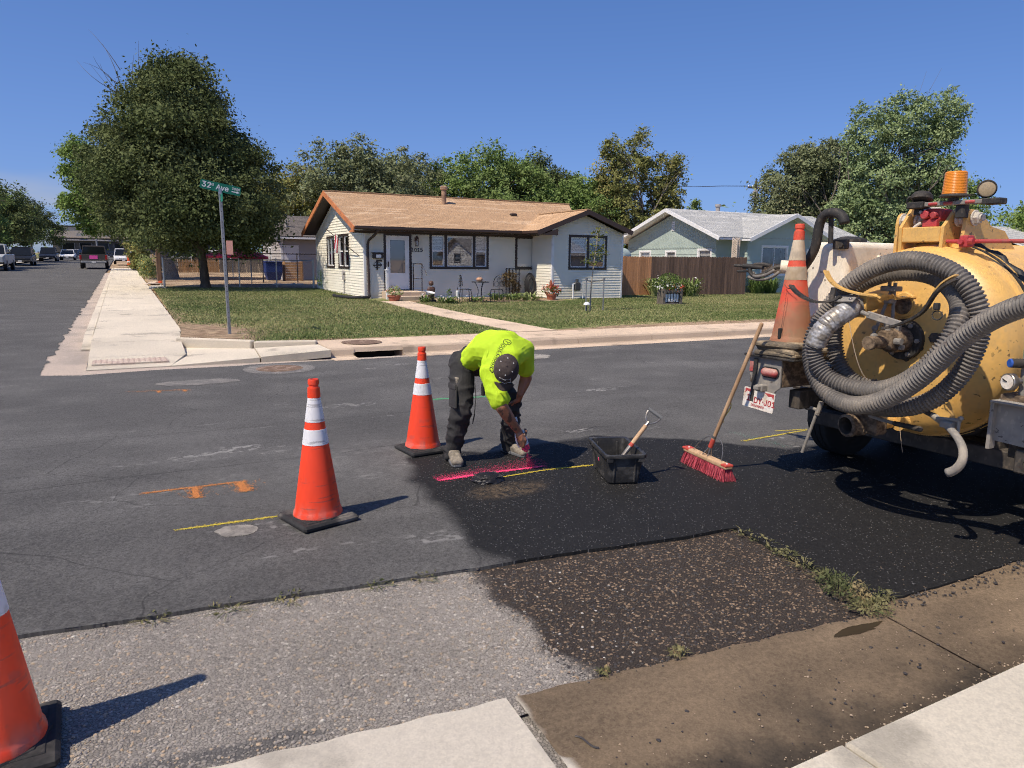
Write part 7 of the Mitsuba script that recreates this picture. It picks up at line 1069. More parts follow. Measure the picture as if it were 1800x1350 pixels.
# hub and motor
part(DR, 'hub_flange', [lathe([(0, 0.05), (0.13, 0.05), (0.135, 0.045), (0.135, 0.0), (0, 0)], (4.60, 3.00, 1.16), AX, 40), prism([(0.14 * math.cos(a), 0.14 * math.sin(a)) for a in np.arange(6) * np.pi / 3 + 0.3], (4.59, 3.0, 1.15), (0, 1, 0), (0, 0, 1), 0.03)], 'frame_black', 30)
for a in np.arange(6) * np.pi / 3: part(DR, 'hub_bolt', cyl((4.56, 3.0 + 0.108 * math.cos(a), 1.16 + 0.108 * math.sin(a)), (4.535, 3.0 + 0.108 * math.cos(a), 1.16 + 0.108 * math.sin(a)), 0.016, 6, 0.003), 'dusty_grey')
MT = part(DR, 'motor', [cyl((4.57, 3.0, 1.16), (4.42, 3.0, 1.16), 0.082, 24, 0.008), rbox(4.36, 4.50, 2.945, 3.055, 1.10, 1.225, 0.015), cyl((4.40, 3.0, 1.155), (4.22, 3.0, 1.15), 0.040, 20, 0.004), cyl((4.235, 3.0, 1.151), (4.205, 3.0, 1.15), 0.046, 20, 0.004)], 'muddy', 35); part(MT, 'fitting', [cyl((4.42, 3.02, 1.22), (4.42, 3.03, 1.29), 0.022, 10), cyl((4.45, 2.97, 1.22), (4.45, 2.965, 1.27), 0.02, 10), cyl((4.40, 2.945, 1.16), (4.40, 2.90, 1.16), 0.022, 10), cyl((4.44, 2.94, 1.12), (4.44, 2.91, 1.12), 0.018, 6)], 'dusty_grey', 30)
part(DR, 'sight_port', [lathe([(0.04, 0.02), (0.085, 0.02), (0.09, 0.012), (0.09, -0.05), (0.04, -0.05)], (4.60, 3.035, 1.385), AX, 8)], 'machine_yellow'); part(DR, 'port_cap', lathe([(0, 0.045), (0.03, 0.042), (0.032, 0.032), (0.045, 0.030), (0.047, 0.02), (0.06, 0.017), (0.062, 0.0), (0, 0)], (4.585, 3.035, 1.385), AX, 24), 'muddy', 30)
part(DR, 'side_bolt', [lathe([(0.0, 0.03), (0.07, 0.028), (0.075, 0.0), (0, 0)], (4.63, 2.79, 1.19), AX, 8)], 'machine_yellow'); part(DR, 'side_nut', cyl((4.60, 2.79, 1.19), (4.55, 2.79, 1.19), 0.035, 6, 0.005), 'frame_black')
part(DR, 'inlet_pipe', [cyl((4.66, 3.14, 1.455), (4.27, 3.165, 1.375), 0.062, 28)], 'machine_yellow', 30); part(DR, 'pipe_flange', [prism([(-.08, -.07), (.08, -.07), (.08, .07), (-.08, .07)], (4.275, 3.165, 1.376), (0, 1, 0), (0.2, 0, 0.98), 0.016)], 'machine_yellow')
VL = part(V_, 'knife_valve', [rbox(4.13, 4.25, 3.10, 3.225, 1.315, 1.42, 0.016), cyl((4.27, 3.165, 1.375), (4.22, 3.168, 1.37), 0.075, 24, 0.005)], 'dusty_grey', 40, label='dusty grey valve body on the inlet pipe'); part(VL, 'cover_plate', [hull([((4.09, 3.225, 1.412), .008), ((4.09, 3.055, 1.418), .008), ((4.2, 3.10, 1.45), .008), ((4.2, 3.26, 1.452), .008)], 1)], 'dusty_grey', 30)
for q in ((4.10, 3.21, 1.424), (4.10, 3.075, 1.43), (4.19, 3.115, 1.462), (4.19, 3.245, 1.462)): part(VL, 'cover_bolt', hull([(q, 0.012)], 1), 'steel', True)
part(VL, 'lever', [beam((4.20, 3.02, 1.335), (4.22, 2.80, 1.285), 0.02, 0.045, 0.004), rod((4.2, 3.06, 1.345), (4.2, 3.0, 1.33), 0.014, 8)], 'dusty_grey'); part(VL, 'flange_bolt', [cyl((4.25, 3.165 + 0.07 * math.cos(a), 1.375 + 0.06 * math.sin(a)), (4.30, 3.165 + 0.07 * math.cos(a), 1.375 + 0.06 * math.sin(a)), 0.010, 6) for a in (0.8, 2.3, 3.9, 5.5)], 'steel', kind='stuff')
part(DR, 'link_rod', [rod((4.45, 3.037, 1.493), (4.37, 3.062, 1.25), 0.011, 8), rod((4.45, 3.02, 1.485), (4.42, 2.99, 1.28), 0.011, 8)], 'dusty_grey', kind='stuff'); part(DR, 'rod_clamp', [rbox(4.40, 4.48, 2.98, 3.09, 1.478, 1.512, 0.008), cyl((4.44, 3.05, 1.51), (4.44, 3.05, 1.545), 0.012, 8), cyl((4.44, 3.01, 1.51), (4.44, 3.01, 1.535), 0.012, 8), rbox(4.39, 4.46, 3.0, 3.05, 1.40, 1.43, 0.008)], 'dusty_grey'); part(DR, 'ball_joint', [hull([((4.36, 3.07, 1.235), 0.02)], 2), rod((4.36, 3.07, 1.24), (4.36, 3.07, 1.17), 0.010, 8), hull([((4.36, 3.07, 1.185), 0.024), ((4.40, 3.05, 1.16), 0.02)], 1)], 'dusty_grey', True)
def strap(pts, w, t, n=24, up=(0, 0, 1)):
    p = spline(pts, n); d = np.gradient(p, axis=0); d /= np.linalg.norm(d, axis=1, keepdims=True); ax = np.array([1.0, 0, 0]); s = ax - (d @ ax)[:, None] * d; s /= np.linalg.norm(s, axis=1, keepdims=True); u = np.cross(d, s)
    v = np.stack([p + s * w / 2 + u * t / 2, p + s * w / 2 - u * t / 2, p - s * w / 2 - u * t / 2, p - s * w / 2 + u * t / 2], 1).reshape(-1, 3); i = np.arange(n - 1)[:, None] * 4; f = []
    for k in range(4): j = (k + 1) % 4; f += [np.c_[i + k, i + j, i + 4 + j], np.c_[i + k, i + 4 + j, i + 4 + k]]
    e = (n - 1) * 4; return TM(v, np.vstack(f + [[[0, 2, 1], [0, 3, 2], [e, e + 1, e + 2], [e, e + 2, e + 3]]]))
part(V_, 'hose_hanger', strap([(4.10, 3.278, 1.606), (4.10, 3.237, 1.547), (4.12, 3.197, 1.508), (4.15, 3.098, 1.472), (4.2, 3.019, 1.457), (4.3, 3.0, 1.445), (4.6, 2.98, 1.44)], 0.045, 0.010), 'machine_yellow', 40, label='yellow curved strap holding the hose loops at left'); part(V_, 'hose_hook', strap([(3.98, 3.448, 1.504), (3.98, 3.391, 1.457), (4.0, 3.321, 1.418), (4.02, 3.246, 1.403), (4.06, 3.19, 1.412), (4.12, 3.17, 1.43)], 0.04, 0.014), 'frame_black', 40); part(V_, 'hook_stem', [beam((4.06, 3.19, 1.40), (4.08, 3.19, 1.50), 0.035, 0.02, 0.004), rod((4.1, 3.17, 1.43), (4.14, 3.17, 1.42), 0.02, 8)], 'frame_black')
part(V_, 'hose_strap', strap([(4.02, 2.369, 1.578), (4.02, 2.434, 1.539), (4.05, 2.51, 1.472), (4.08, 2.57, 1.394), (4.1, 2.663, 1.33), (4.12, 2.762, 1.288), (4.14, 2.86, 1.261)], 0.03, 0.014), 'frame_black', 40); part(V_, 'strap_tip', strap([(4.02, 2.369, 1.60), (4.02, 2.434, 1.561), (4.05, 2.50, 1.495)], 0.035, 0.008), 'machine_yellow', 40); part(V_, 'strap_buckle', [rbox(4.04, 4.07, 2.47, 2.50, 1.40, 1.44, .006), tube(np.c_[np.full(14, 4.06), 2.48 + 0.03 * np.cos(np.linspace(0, 6, 14)), 1.37 + 0.025 * np.sin(np.linspace(0, 6, 14))], 0.004, 5)], 'frame_black')
# lifting hinge of plates on top of the tank
xz = lambda pts, y, t=0.022: prism(pts, (0, y, 0), (1, 0, 0), (0, 0, 1), t)
rnd = lambda x, z, r, a0, a1: [(x + r * math.cos(a), z + r * math.sin(a)) for a in np.linspace(a0, a1, 7)]
HG = part(V_, 'hinge_plate', xz([(5.15, 1.72), (4.73, 1.72), (4.715, 1.90)] + rnd(4.90, 1.93, 0.13, 2.7, 0.6) + [(5.10, 1.90)], 3.20), 'machine_yellow'); part(V_, 'hinge_plate', xz([(5.2, 1.70), (4.73, 1.70), (4.735, 1.90)] + rnd(4.905, 1.90, 0.125, 2.6, 0.7) + [(5.10, 1.86)], 2.92), 'machine_yellow')
part(V_, 'hinge_plate', xz([(4.80, 1.76), (4.815, 1.95)] + rnd(4.87, 1.955, 0.055, 3.1, 0.8) + [(5.014, 1.965), (5.11, 1.905), (5.266, 1.882), (5.33, 1.828), (5.43, 1.75), (5.43, 1.70), (4.9, 1.68)], 2.83), 'machine_yellow'); part(V_, 'hinge_plate', xz([(4.85, 1.72), (4.85, 1.93)] + rnd(4.91, 1.955, 0.055, 3.1, 0.8) + [(5.0, 1.93), (5.05, 1.72)], 3.32), 'machine_yellow')
part(V_, 'lift_bar', bx(4.722, 4.80, 2.93, 3.19, 1.80, 1.90, 0.006), 'machine_yellow'); part(V_, 'back_bar', [bx(4.9, 5.0, 2.93, 3.19, 1.73, 1.80, 0.006)], 'machine_yellow')
for y in (3.32, 2.83): part(V_, 'pivot_bolt', [cyl((4.90, y - 0.012, 1.955), (4.90, y - 0.05, 1.955), 0.040, 6, 0.006), cyl((4.90, y - 0.011, 1.955), (4.90, y - 0.022, 1.955), 0.052, 18, 0.004), cyl((4.90, y - 0.05, 1.955), (4.90, y - 0.07, 1.955), 0.022, 12)], 'stone_pale')
for y in (3.18, 2.90): part(V_, 'pivot_bolt', [cyl((4.86, y, 1.945), (4.86, y - 0.045, 1.945), 0.034, 6, 0.006), cyl((4.86, y, 1.945), (4.86, y - 0.02, 1.945), 0.046, 18, 0.004)], 'stone_pale')
part(V_, 'hydraulic_pump', [rbox(4.78, 4.92, 2.97, 3.09, 1.94, 2.02, 0.014), cyl((4.80, 3.06, 1.98), (4.74, 3.06, 1.98), 0.028, 12, .004), cyl((4.8, 3.0, 1.98), (4.74, 3.0, 1.975), 0.022, 12, .004), rbox(4.76, 4.80, 2.98, 3.08, 1.90, 1.95, 0.008)], 'machine_red', 30); part(V_, 'hydraulic_hose', [tube(spline([(4.8, 3.06, 1.99), (4.76, 3.10, 2.0), (4.84, 3.12, 2.02), (4.95, 3.08, 2.03)], 12), 0.012, 8), tube(spline([(4.75, 3.10, 1.76), (4.7, 3.14, 1.72), (4.66, 3.16, 1.66)], 10), 0.011, 8), tube(spline([(4.75, 3.06, 1.76), (4.7, 3.10, 1.71), (4.66, 3.13, 1.65)], 10), 0.011, 8), tube(spline([(4.78, 3.1, 1.93), (4.75, 3.14, 1.88), (4.76, 3.15, 1.82)], 10), 0.010, 8)], 'stone_pale', 40, kind='stuff')
part(V_, 'latch_rod', rod((4.78, 2.92, 1.805), (4.75, 1.9, 1.79), 0.013, 10), 'machine_red'); part(V_, 'latch_block', [rbox(4.74, 4.82, 2.755, 2.81, 1.765, 1.84, 0.01), cyl((4.74, 2.79, 1.80), (4.72, 2.79, 1.80), 0.018, 8), cyl((4.75, 2.75, 1.803), (4.75, 2.72, 1.803), 0.022, 10)], 'machine_red', 30)
part(V_, 'rear_lug', xz([(5.45, 1.70), (5.47, 1.78)] + rnd(5.52, 1.80, 0.045, 2.6, 0.2) + [(5.60, 1.70)], 2.6), 'machine_yellow')
# light bar, beacon and lamps
LB = part(V_, 'light_bar', bx(4.73, 4.77, 2.68, 3.06, 2.032, 2.060, 0.004), 'dusty_grey'); part(LB, 'end_block', bx(4.71, 4.80, 2.575, 2.682, 2.022, 2.060, 0.006), 'frame_black'); part(LB, 'end_block', bx(4.71, 4.80, 3.058, 3.172, 2.022, 2.066, 0.006), 'frame_black')
for y in (2.76, 2.90, 3.00): part(LB, 'red_marker', hull([((4.73, y - 0.022, 2.046), 0.010), ((4.73, y + 0.022, 2.046), 0.010)], 1), 'lens_red', True)
part(V_, 'bar_post', bx(4.75, 4.80, 2.80, 2.86, 1.95, 2.035, 0.004), 'frame_black'); part(V_, 'bar_post', bx(4.75, 4.80, 3.10, 3.14, 1.98, 2.03, 0.004), 'frame_black')
BC = part(V_, 'beacon', lathe([(0.0, 0.155), (0.058, 0.155), (0.062, 0.150)] + [(0.0625 + 0.0075 * t + 0.0014 * (i % 2), 0.150 - 0.14 * t) for i, t in enumerate(np.linspace(0, 1, 30))] + [(0.072, 0.006), (0.0, 0.0)], (4.75, 2.878, 2.085), (0, 0, 1), 40), 'beacon_amber', 25, label='amber ribbed beacon on a black base'); part(BC, 'foot', lathe([(0.0, 0.012), (0.075, 0.012), (0.084, 0.002), (0.084, -0.004), (0.03, -0.01), (0.03, -0.03), (0, -0.03)], (4.75, 2.878, 2.088), (0, 0, 1), 32), 'frame_black')
lo_ = np.array([4.74, 2.672, 2.118]); la = np.array([-0.86, -0.50, -0.04]); la = la / np.linalg.norm(la)
WL = part(V_, 'work_lamp', lathe([(0.0, -0.075), (0.035, -0.075), (0.044, -0.05), (0.051, -0.01), (0.051, 0.008), (0.048, 0.010), (0.046, 0.004), (0, 0.004)], lo_, la, 28), 'frame_black', 30); part(WL, 'lens', lathe([(0.0, 0.010), (0.03, 0.009), (0.045, 0.004)], lo_, la, 28), 'lamp_lens', True); part(WL, 'fin', [lathe([(0.042, -0.06), (0.055, -0.02), (0.055, -0.012), (0.05, -0.012)], lo_ + la * 0.0, la, 28)] + [beam(lo_ + la * -0.055 + np.array([0, 0, .046]) * s, lo_ + la * -0.005 + np.array([0, 0, .054]) * s, 0.004, 0.012) for s in (1,)], 'frame_black', kind='stuff'); part(WL, 'stand', [beam(lo_ + [0.02, 0, -0.06], lo_ + [0.02, 0, -0.075], 0.02, 0.02)], 'frame_black')
w2 = part(V_, 'work_lamp', [lathe([(0, 0.04), (0.05, 0.035), (0.066, 0.015), (0.066, -0.01), (0.04, -0.02), (0, -0.02)], (4.77, 3.105, 2.092), (0.25, 0.1, 1), 24)], 'frame_black', 30); part(w2, 'cable', tube(spline([(4.75, 3.14, 2.08), (4.72, 3.16, 2.10), (4.73, 3.18, 2.06)], 8), 0.008, 6), 'frame_black')
# poly water tanks with lid, strap, cane pipe
PT = part(V_, 'water_tank', hull([((x, y, z), 0.05) for x, y in ((4.79, 3.665), (4.79, 3.93), (5.62, 3.665), (5.62, 3.93)) for z in (1.05, 1.765)], 2), 'poly_tank', 40, label='cream poly water tank behind the dusty cone'); part(PT, 'filler_lid', lathe([(0, 0.055), (0.06, 0.052), (0.12, 0.03), (0.125, 0.0), (0, 0)], (5.02, 3.82, 1.81), (0, 0, 1), 28), 'frame_black', 30); part(PT, 'moulded_rib', [hull([((4.738, 3.69, 1.40), 0.012), ((4.738, 3.90, 1.24), 0.012), ((4.738, 3.69, 1.36), 0.012)], 1), bx(5.08, 5.12, 3.60, 3.63, 1.0, 1.72, .01)], 'poly_tank', 30)
part(V_, 'water_tank', hull([((x, y, z), 0.05) for x, y in ((5.70, 3.665), (5.70, 3.93), (6.6, 3.665), (6.6, 3.93)) for z in (1.05, 1.765)], 2), 'poly_tank', 40); part(V_, 'tank_strap', [bx(5.635, 5.685, 3.595, 3.612, 0.9, 1.86, 0.003), cyl((5.66, 3.605, 1.84), (5.66, 3.605, 1.93), 0.022, 10)], 'frame_black')
part(V_, 'cane_pipe', tube(spline([(4.6, 3.917, 1.57), (4.6, 3.866, 1.644), (4.6, 3.80, 1.75), (4.6, 3.778, 1.855), (4.6, 3.767, 1.945), (4.6, 3.732, 2.002), (4.6, 3.666, 2.019), (4.6, 3.592, 1.999), (4.6, 3.555, 1.935)], 48), 0.035, 16), 'frame_black', True, label='thick black cane shaped breather pipe'); part(V_, 'pipe_bracket', [rod((4.64, 3.704, 2.0), (4.64, 3.69, 1.80), 0.018, 10), bx(4.70, 4.735, 3.60, 3.72, 1.76, 1.83, 0.005), cyl((4.70, 3.64, 1.79), (4.685, 3.64, 1.79), 0.018, 8)], 'frame_black')
part(V_, 'wand_holder', [cyl((4.95, 3.85, 1.60), (4.66, 4.16, 1.625), 0.052, 20)], 'poly_tank', 30); WG = part(V_, 'wash_gun', [tube(spline([(4.68, 4.14, 1.62), (4.62, 4.22, 1.60), (4.58, 4.30, 1.55), (4.56, 4.36, 1.56), (4.56, 4.38, 1.61), (4.58, 4.32, 1.64), (4.62, 4.24, 1.63)], 30), 0.017, 8), rod((4.60, 4.28, 1.62), (4.54, 4.44, 1.625), 0.022, 10), rod((4.55, 4.42, 1.625), (4.52, 4.52, 1.63), 0.012, 8), rod((4.56, 4.40, 1.585), (4.53, 4.49, 1.582), 0.010, 8)], 'frame_black', 40); part(WG, 'coil', [tube(spline([(4.62, 4.18, 1.60), (4.58, 4.26, 1.55), (4.56, 4.33, 1.545), (4.58, 4.36, 1.575)], 14), 0.014, 8), tube(spline([(4.64, 4.15, 1.585), (4.60, 4.22, 1.53), (4.57, 4.32, 1.52), (4.55, 4.39, 1.54)], 14), 0.012, 8)], 'hose_grey', True)
# chassis, wheels, lights
part(V_, 'chassis_rail', bx(4.95, 9.2, 3.42, 3.50, 0.42, 0.56, 0.006), 'frame_black'); part(V_, 'chassis_rail', bx(4.95, 9.2, 2.52, 2.60, 0.42, 0.56, 0.006), 'frame_black'); part(V_, 'rear_crossmember', [bx(4.92, 5.04, 1.7, 4.0, 0.36, 0.475, 0.006)], 'frame_black'); part(V_, 'saddle', [bx(5.1, 5.2, 2.5, 3.5, 0.5, 0.75), bx(6.5, 6.6, 2.5, 3.5, 0.5, 0.75)], 'frame_black'); part(V_, 'deck', [bx(5.05, 9.0, 3.5, 4.1, 0.86, 0.92, 0.005), bx(5.05, 9.0, 1.9, 2.5, 0.86, 0.92, 0.005)], 'frame_black', label='dark side deck over the wheels')
part(V_, 'side_arm', bx(4.45, 5.1, 3.70, 3.80, 0.56, 0.70, 0.006), 'frame_black'); part(V_, 'side_arm', bx(4.45, 5.1, 2.12, 2.22, 0.56, 0.70, 0.006), 'frame_black'); part(V_, 'axle', cyl((5.52, 1.7, 0.36), (5.52, 4.3, 0.36), 0.05, 14), 'frame_black')
for y0, s in ((3.98, 1), (2.02, -1)):
    for xw in (5.52, 6.42):
        Wt = part(V_, 'wheel', lathe([(0.20, 0.0), (0.26, -0.005), (0.34, 0.005), (0.365, 0.02), (0.372, 0.03), (0.372, 0.075), (0.364, 0.078), (0.364, 0.085), (0.372, 0.088), (0.372, 0.13), (0.364, 0.133), (0.364, 0.14), (0.372, 0.143), (0.372, 0.195), (0.365, 0.205), (0.34, 0.22), (0.26, 0.23), (0.20, 0.225)], (xw, y0 - s * 0.0, 0.372), (0, s, 0), 48), 'tyre', 30); part(Wt, 'rim', lathe([(0.22, 0.02), (0.20, 0.06), (0.10, 0.10), (0, 0.10)], (xw, y0, 0.372), (0, s, 0), 24), 'rim', 30)
        part(V_, 'fender', [lathe([(0.43, -0.0), (0.43, 0.25), (0.422, 0.25), (0.422, 0.0)], (xw, y0, 0.372), (0, s, 0), 40)], 'frame_black') if False else None
part(V_, 'fender', [prism([(4.98, 0.62), (5.10, 0.80), (6.86, 0.80), (6.98, 0.62), (6.98, 0.60), (6.85, 0.775), (5.11, 0.775), (4.99, 0.60)], (0, 4.09, 0), (1, 0, 0), (0, 0, 1), 0.26), prism([(4.98, 0.62), (5.10, 0.80), (6.86, 0.80), (6.98, 0.62), (6.98, 0.60), (6.85, 0.775), (5.11, 0.775), (4.99, 0.60)], (0, 1.91, 0), (1, 0, 0), (0, 0, 1), 0.26)], 'frame_black')
def light_box(y0, y1, side, lab):
    B_ = part(V_, 'light_box', [bx(4.30, 4.76, y0, y1, 0.73, 0.945, 0.006)], 'muddy', label=lab); yo = y1 if side > 0 else y0
    part(B_, 'rear_plate', prism([(y0, 0.94), (y1, 0.94), (y1 - 0.02 * side, 0.80), (y1 - 0.06, 0.72), (y1 - 0.11, 0.66), (y0 + 0.10, 0.62), (y0 + 0.04, 0.70), (y0, 0.73)] if side > 0 else [(y0, 0.90), (y1, 0.90), (y1, 0.68), (y0, 0.66)], (4.285, 0, 0), (0, 1, 0), (0, 0, 1), 0.012), 'dusty_grey'); ym = (y0 + y1) / 2 - (0.06 if side > 0 else 0.10)
    part(B_, 'tail_lamp', [hull([((4.272, ym + dy, 0.835), 0.032) for dy in (-0.045, 0.045)], 2)], 'lens_red', True); part(B_, 'lamp_gasket', prism(Polygon([(ym - 0.045, 0.835), (ym + 0.045, 0.835)] + [(ym, 0.836)]).buffer(0.042), (4.277, 0, 0), (0, 1, 0), (0, 0, 1), 0.010), 'black_rubber'); return B_
LBX = light_box(3.74, 4.06, 1, 'muddy left light box with a red lamp'); part(LBX, 'reflector', bx(4.272, 4.284, 3.985, 4.045, 0.82, 0.90, 0.003), 'lens_red'); part(LBX, 'plate_lamp', [rbox(4.22, 4.29, 3.86, 3.93, 0.685, 0.735, 0.008), bx(4.19, 4.25, 3.87, 3.92, 0.70, 0.73, 0.004)], 'dusty_grey', 30); part(LBX, 'top_lip', bx(4.24, 4.76, 3.60, 4.08, 0.945, 0.962, 0.004), 'frame_black'); part(LBX, 'hanger_strap', [beam((4.262, 3.975, 0.93), (4.258, 3.99, 0.55), 0.004, 0.035, up=(0, 1, 0))], 'frame_black')
RBX = light_box(1.75, 2.22, -1, 'dusty right light box with a red lamp'); part(RBX, 'top_lip', bx(4.22, 4.50, 1.74, 2.23, 0.90, 0.912, 0.003), 'dusty_grey'); part(RBX, 'side_flange', bx(4.24, 4.30, 2.215, 2.235, 0.63, 0.905, 0.003), 'dusty_grey')
# licence plate
lpx, lpy = np.array([0.0, -0.985, -0.045]), np.array([0.06, -0.10, 0.99]); lpx /= np.linalg.norm(lpx); lpy -= (lpy @ lpx) * lpx; lpy /= np.linalg.norm(lpy); lo2 = np.array([4.255, 4.075, 0.545])
rr = shapely.box(0.008, 0.008, 0.297, 0.144).buffer(0.008)
LP_ = part(V_, 'licence_plate', prism(rr, lo2, lpx, lpy, 0.003), 'plate_white', label='tilted white and red licence plate'); lz = np.cross(lpx, lpy); lq = lo2 + lz * 0.0022
part(LP_, 'lettering', [text_on(lq + lpx * 0.03 + lpy * 0.05, lpx, lpy, '1', 0.05, 0.002), text_on(lq + lpx * 0.105 + lpy * 0.045, lpx, lpy, 'DY·J01', 0.044, 0.002), text_on(lq + lpx * 0.085 + lpy * 0.016, lpx, lpy, 'COLORADO', 0.017, 0.002)], 'plate_red', label='red characters DY J01'); part(LP_, 'red_corner', [prism([(0.01, 0.142), (0.10, 0.142), (0.06, 0.118), (0.03, 0.125), (0.01, 0.105)], lq, lpx, lpy, 0.001), prism([(0.295, 0.142), (0.20, 0.142), (0.245, 0.118), (0.275, 0.125), (0.295, 0.10)], lq, lpx, lpy, 0.001)], 'plate_red'); part(LP_, 'border', prism(rr.difference(rr.buffer(-0.003)), lq, lpx, lpy, 0.002), 'plate_white')
# column with gauge on the right
part(V_, 'control_post', [bx(4.34, 4.46, 1.92, 2.155, 0.90, 1.34, 0.01), bx(4.30, 4.335, 1.95, 2.05, 1.0, 1.28, .01)], 'dusty_grey'); GA = part(V_, 'pressure_gauge', [cyl((4.30, 2.165, 1.02), (4.265, 2.175, 1.02), 0.048, 24, 0.004), cyl((4.32, 2.13, 1.03), (4.29, 2.155, 1.022), 0.018, 10)], 'steel', 30); part(GA, 'dial', lathe([(0, 0.001), (0.040, 0.001)], (4.2645, 2.1752, 1.02), (-0.96, 0.27, 0), 24), 'plate_white'); part(GA, 'needle', beam((4.262, 2.176, 1.02), (4.262, 2.20, 1.035), 0.002, 0.006), 'frame_black')
part(V_, 'control_knob', [cyl((4.33, 2.13, 1.125), (4.27, 2.17, 1.125), 0.026, 16, .004)], 'frame_black', 30); part(V_, 'knob_cap', cyl((4.272, 2.169, 1.125), (4.262, 2.175, 1.125), 0.0245, 16, .003), 'cap_blue', 30); part(V_, 'fluid_bottle', [rbox(4.29, 4.34, 1.95, 2.05, 0.93, 1.06, 0.02)], 'frame_black', 40); part(V_, 'tow_eye', [lathe([(0.03, 0), (0.05, 0.004), (0.05, 0.02), (0.03, 0.024)], (4.30, 2.02, 0.58), (-1, 0, 0), 18), bx(4.28, 4.36, 1.95, 2.10, 0.52, 0.655, 0.01)], 'frame_black')
# drain, lever, hook, jack
DP = part(V_, 'drain_pipe', lathe([(0.060, 0.155), (0.072, 0.15), (0.078, 0.145), (0.078, 0.115), (0.068, 0.11), (0.068, 0.06), (0.080, 0.055), (0.080, 0.02), (0.066, 0.015), (0.066, -0.10)], (4.42, 3.13, 0.575), (-0.985, 0.16, -0.05), 32), 'muddy', 35); part(DP, 'bore', lathe([(0.061, 0.152), (0.055, 0.10), (0.055, -0.02), (0, -0.02)][::-1], (4.42, 3.13, 0.575), (-0.985, 0.16, -0.05), 32), 'frame_black'); part(V_, 'drain_elbow', [cyl((4.48, 3.12, 0.575), (4.80, 3.07, 0.60), 0.062, 24), cyl((4.62, 3.02, 0.60), (4.85, 2.96, 0.62), 0.075, 20)], 'machine_yellow', 30); part(V_, 'valve_body', [rbox(4.36, 4.48, 2.99, 3.10, 0.52, 0.66, 0.015)], 'muddy', 30)
part(V_, 'drain_lever', [tube(spline([(4.32, 3.02, 0.66), (4.3, 2.93, 0.655), (4.28, 2.85, 0.655), (4.27, 2.80, 0.655)], 10), 0.012, 8)], 'dusty_grey'); part(V_, 'lever_grip', [hull([((4.265, 2.80, 0.656), 0.016), ((4.225, 2.61, 0.664), 0.018)], 1)], 'frame_black', 40)
hk = [(4.25, 2.555, 0.759), (4.2, 2.452, 0.732), (4.15, 2.351, 0.691), (4.12, 2.288, 0.632), (4.1, 2.27, 0.573), (4.1, 2.295, 0.517), (4.1, 2.346, 0.476)]
part(V_, 'hook_arm', strap([(4.33, 2.70, 0.80), (4.30, 2.668, 0.782), (4.25, 2.555, 0.759)], 0.03, 0.022, 8), 'frame_black', 30)
def tapered(pts, w0, w1, t):
    m = strap(pts, 1.0, t, 30); v = np.asarray(m.vertices).reshape(-1, 4, 3); c = v.mean(1, keepdims=True); s = np.linspace(w0, w1, len(v))[:, None, None]; d = v - c; ax = np.array([1.0, 0, 0]); along = (d[..., :1] * 1.0); v2 = c + d * np.array([1, 1, 1]); dd = d.copy(); n = np.linalg.norm(v[:, 0] - v[:, 3], axis=1)[:, None, None]; e = (v[:, :1] - v[:, 3:]) / n; q = (d * e).sum(-1, keepdims=True); v2 = c + (d - q * e) + q * e * s / 1.0; return TM(v2.reshape(-1, 3), m.faces)
part(V_, 'hook_blade', [tube(spline(hk, 30), np.linspace(0.018, 0.026, 30), 12)], 'dusty_grey', True, label='pale worn curved hook hanging under the tank'); part(V_, 'hook_shackle', [rbox(4.16, 4.24, 2.39, 2.46, 0.715, 0.755, .008), cyl((4.20, 2.36, 0.77), (4.20, 2.50, 0.755), 0.012, 8), cyl((4.20, 2.37, 0.70), (4.20, 2.37, 0.79), 0.010, 8), hull([((4.19, 2.355, 0.785), .014)], 1)], 'dusty_grey', 30); part(V_, 'door_latch', [prism([(2.62, 0.80), (2.70, 0.86), (2.68, 0.70), (2.55, 0.66)], (4.50, 0, 0), (0, 1, 0), (0, 0, 1), 0.05)], 'machine_yellow')
part(V_, 'jack_stand', [rod((4.6, 3.633, 0.60), (4.6, 3.758, 0.195), 0.012, 8), cyl((4.6, 3.62, 0.62), (4.6, 3.65, 0.52), 0.02, 10)], 'dusty_grey'); part(V_, 'wing_nut', [hull([((4.6, 3.64, 0.55), .014), ((4.58, 3.72, 0.57), .012)], 1), tube(np.c_[np.full(10, 4.58), 3.73 + 0.025 * np.cos(np.arange(10) * .628), 0.57 + 0.025 * np.sin(np.arange(10) * .628)], .007, 6, closed=True)], 'dusty_grey', 30)
part(V_, 'tank_bracket', [prism([(3.22, 0.78), (3.46, 0.84), (3.46, 0.70), (3.3, 0.58), (3.2, 0.62)], (4.72, 0, 0), (0, 1, 0), (0, 0, 1), 0.06), bx(4.7, 4.9, 3.3, 3.75, 0.66, 0.74, .006)], 'muddy'); part(V_, 'loose_wire', [tube(spline([(4.12, 3.12, 1.42), (4.1, 3.06, 1.25), (4.12, 2.98, 1.0), (4.16, 2.94, 0.92)], 14), 0.0022, 4), tube(spline([(4.5, 2.92, 0.60), (4.5, 2.90, 0.5), (4.5, 2.88, 0.42)], 8), 0.0022, 4)], 'stone_tan', kind='stuff')
part('traffic_cone_005', 'crack', [tube(spline([(4.315, 3.80, 1.50), (4.31, 3.76, 1.47), (4.30, 3.70, 1.485)], 8), 0.003, 4), tube(spline([(4.305, 3.77, 1.44), (4.295, 3.765, 1.35), (4.285, 3.77, 1.22), (4.275, 3.76, 1.12)], 10), 0.0016, 4)], 'car_trim', kind='stuff')
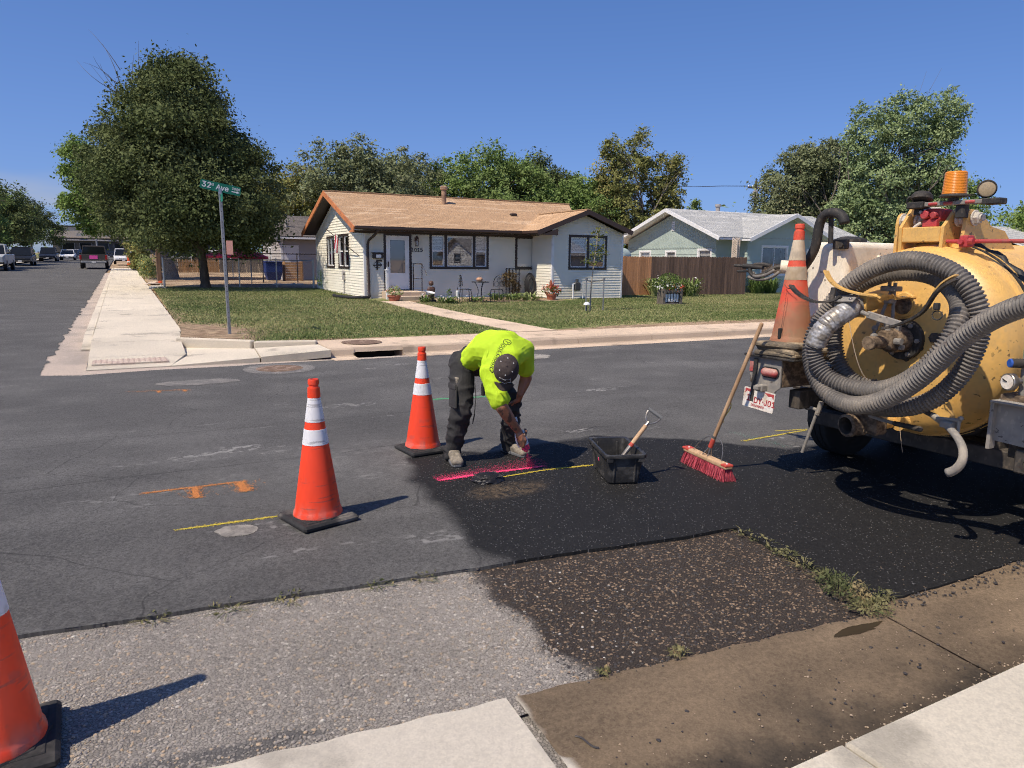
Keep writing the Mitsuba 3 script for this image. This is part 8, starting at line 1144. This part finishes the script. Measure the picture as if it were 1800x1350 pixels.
# the corrugated hose
def corrugated(pts, r, pitch=0.0225, amp=0.0065, step=5, taper=None):
    p = spline(pts, 600); L = np.r_[0, np.cumsum(np.linalg.norm(np.diff(p, axis=0), axis=1))]; n = int(L[-1] / pitch * step); s = np.linspace(0, L[-1], n); q = np.stack([np.interp(s, L, p[:, k]) for k in range(3)], 1); ph = np.cos(2 * np.pi * s / pitch); return tube(q, r + amp * np.sign(ph) * np.abs(ph) ** 0.6, 20)
HS = thing('vacuum_hose', 'thick grey corrugated hose looped over the yellow tank door', 'hose')
part(HS, 'hose', corrugated([(5.7, 2.15, 0.99), (5.1, 1.70, 1.02), (4.45, 1.36, 1.25), (3.85, 1.36, 1.49), (3.64, 1.57, 1.53), (3.72, 1.787, 1.496), (3.78, 1.929, 1.45), (3.85, 2.103, 1.363), (3.9, 2.275, 1.222), (3.93, 2.428, 1.055), (3.95, 2.601, 0.907), (3.97, 2.797, 0.805), (4.0, 3.012, 0.783), (4.04, 3.21, 0.87), (4.1, 3.343, 1.035), (4.16, 3.366, 1.218), (4.2, 3.276, 1.409), (4.2, 3.128, 1.556), (4.2, 2.969, 1.64), (4.2, 2.766, 1.677), (4.2, 2.57, 1.639), (4.2, 2.426, 1.553), (4.22, 2.352, 1.425), (4.25, 2.343, 1.293), (4.26, 2.379, 1.132), (4.26, 2.471, 0.957), (4.25, 2.605, 0.828), (4.25, 2.789, 0.758), (4.28, 2.986, 0.731), (4.36, 3.15, 0.72)], 0.051), 'hose_grey', True)
part(HS, 'hose', corrugated([(4.06, 3.13, 1.305), (4.0, 3.165, 1.262), (3.98, 3.195, 1.2), (3.98, 3.227, 1.11), (4.0, 3.206, 1.005), (4.03, 3.115, 0.911), (4.06, 2.967, 0.875), (4.06, 2.79, 0.891), (4.06, 2.621, 0.972), (4.08, 2.493, 1.104), (4.12, 2.422, 1.257), (4.2, 2.435, 1.398), (4.3, 2.546, 1.503), (4.36, 2.697, 1.579), (4.38, 2.863, 1.605), (4.38, 3.035, 1.59), (4.38, 3.2, 1.528), (4.36, 3.309, 1.418), (4.32, 3.339, 1.256), (4.3, 3.315, 1.096), (4.3, 3.254, 0.954), (4.32, 3.161, 0.871), (4.40, 3.05, 0.84)], 0.050), 'hose_grey', True)
tp_ = spline([(4.19, 3.14, 1.375), (4.14, 3.12, 1.352), (4.08, 3.13, 1.322), (4.03, 3.155, 1.28), (3.99, 3.185, 1.213), (3.98, 3.215, 1.131)], 60); tr_ = 0.065 + 0.0018 * np.sin(np.arange(60) * 1.9) + 0.005 * (vnoise(np.c_[np.arange(60) * 0.3, np.zeros(60), np.zeros(60)]) - .5)
part(HS, 'tape_wrap', tube(tp_, tr_, 24), 'duct_tape', True, label='silver duct tape wrapped round the hose elbow')
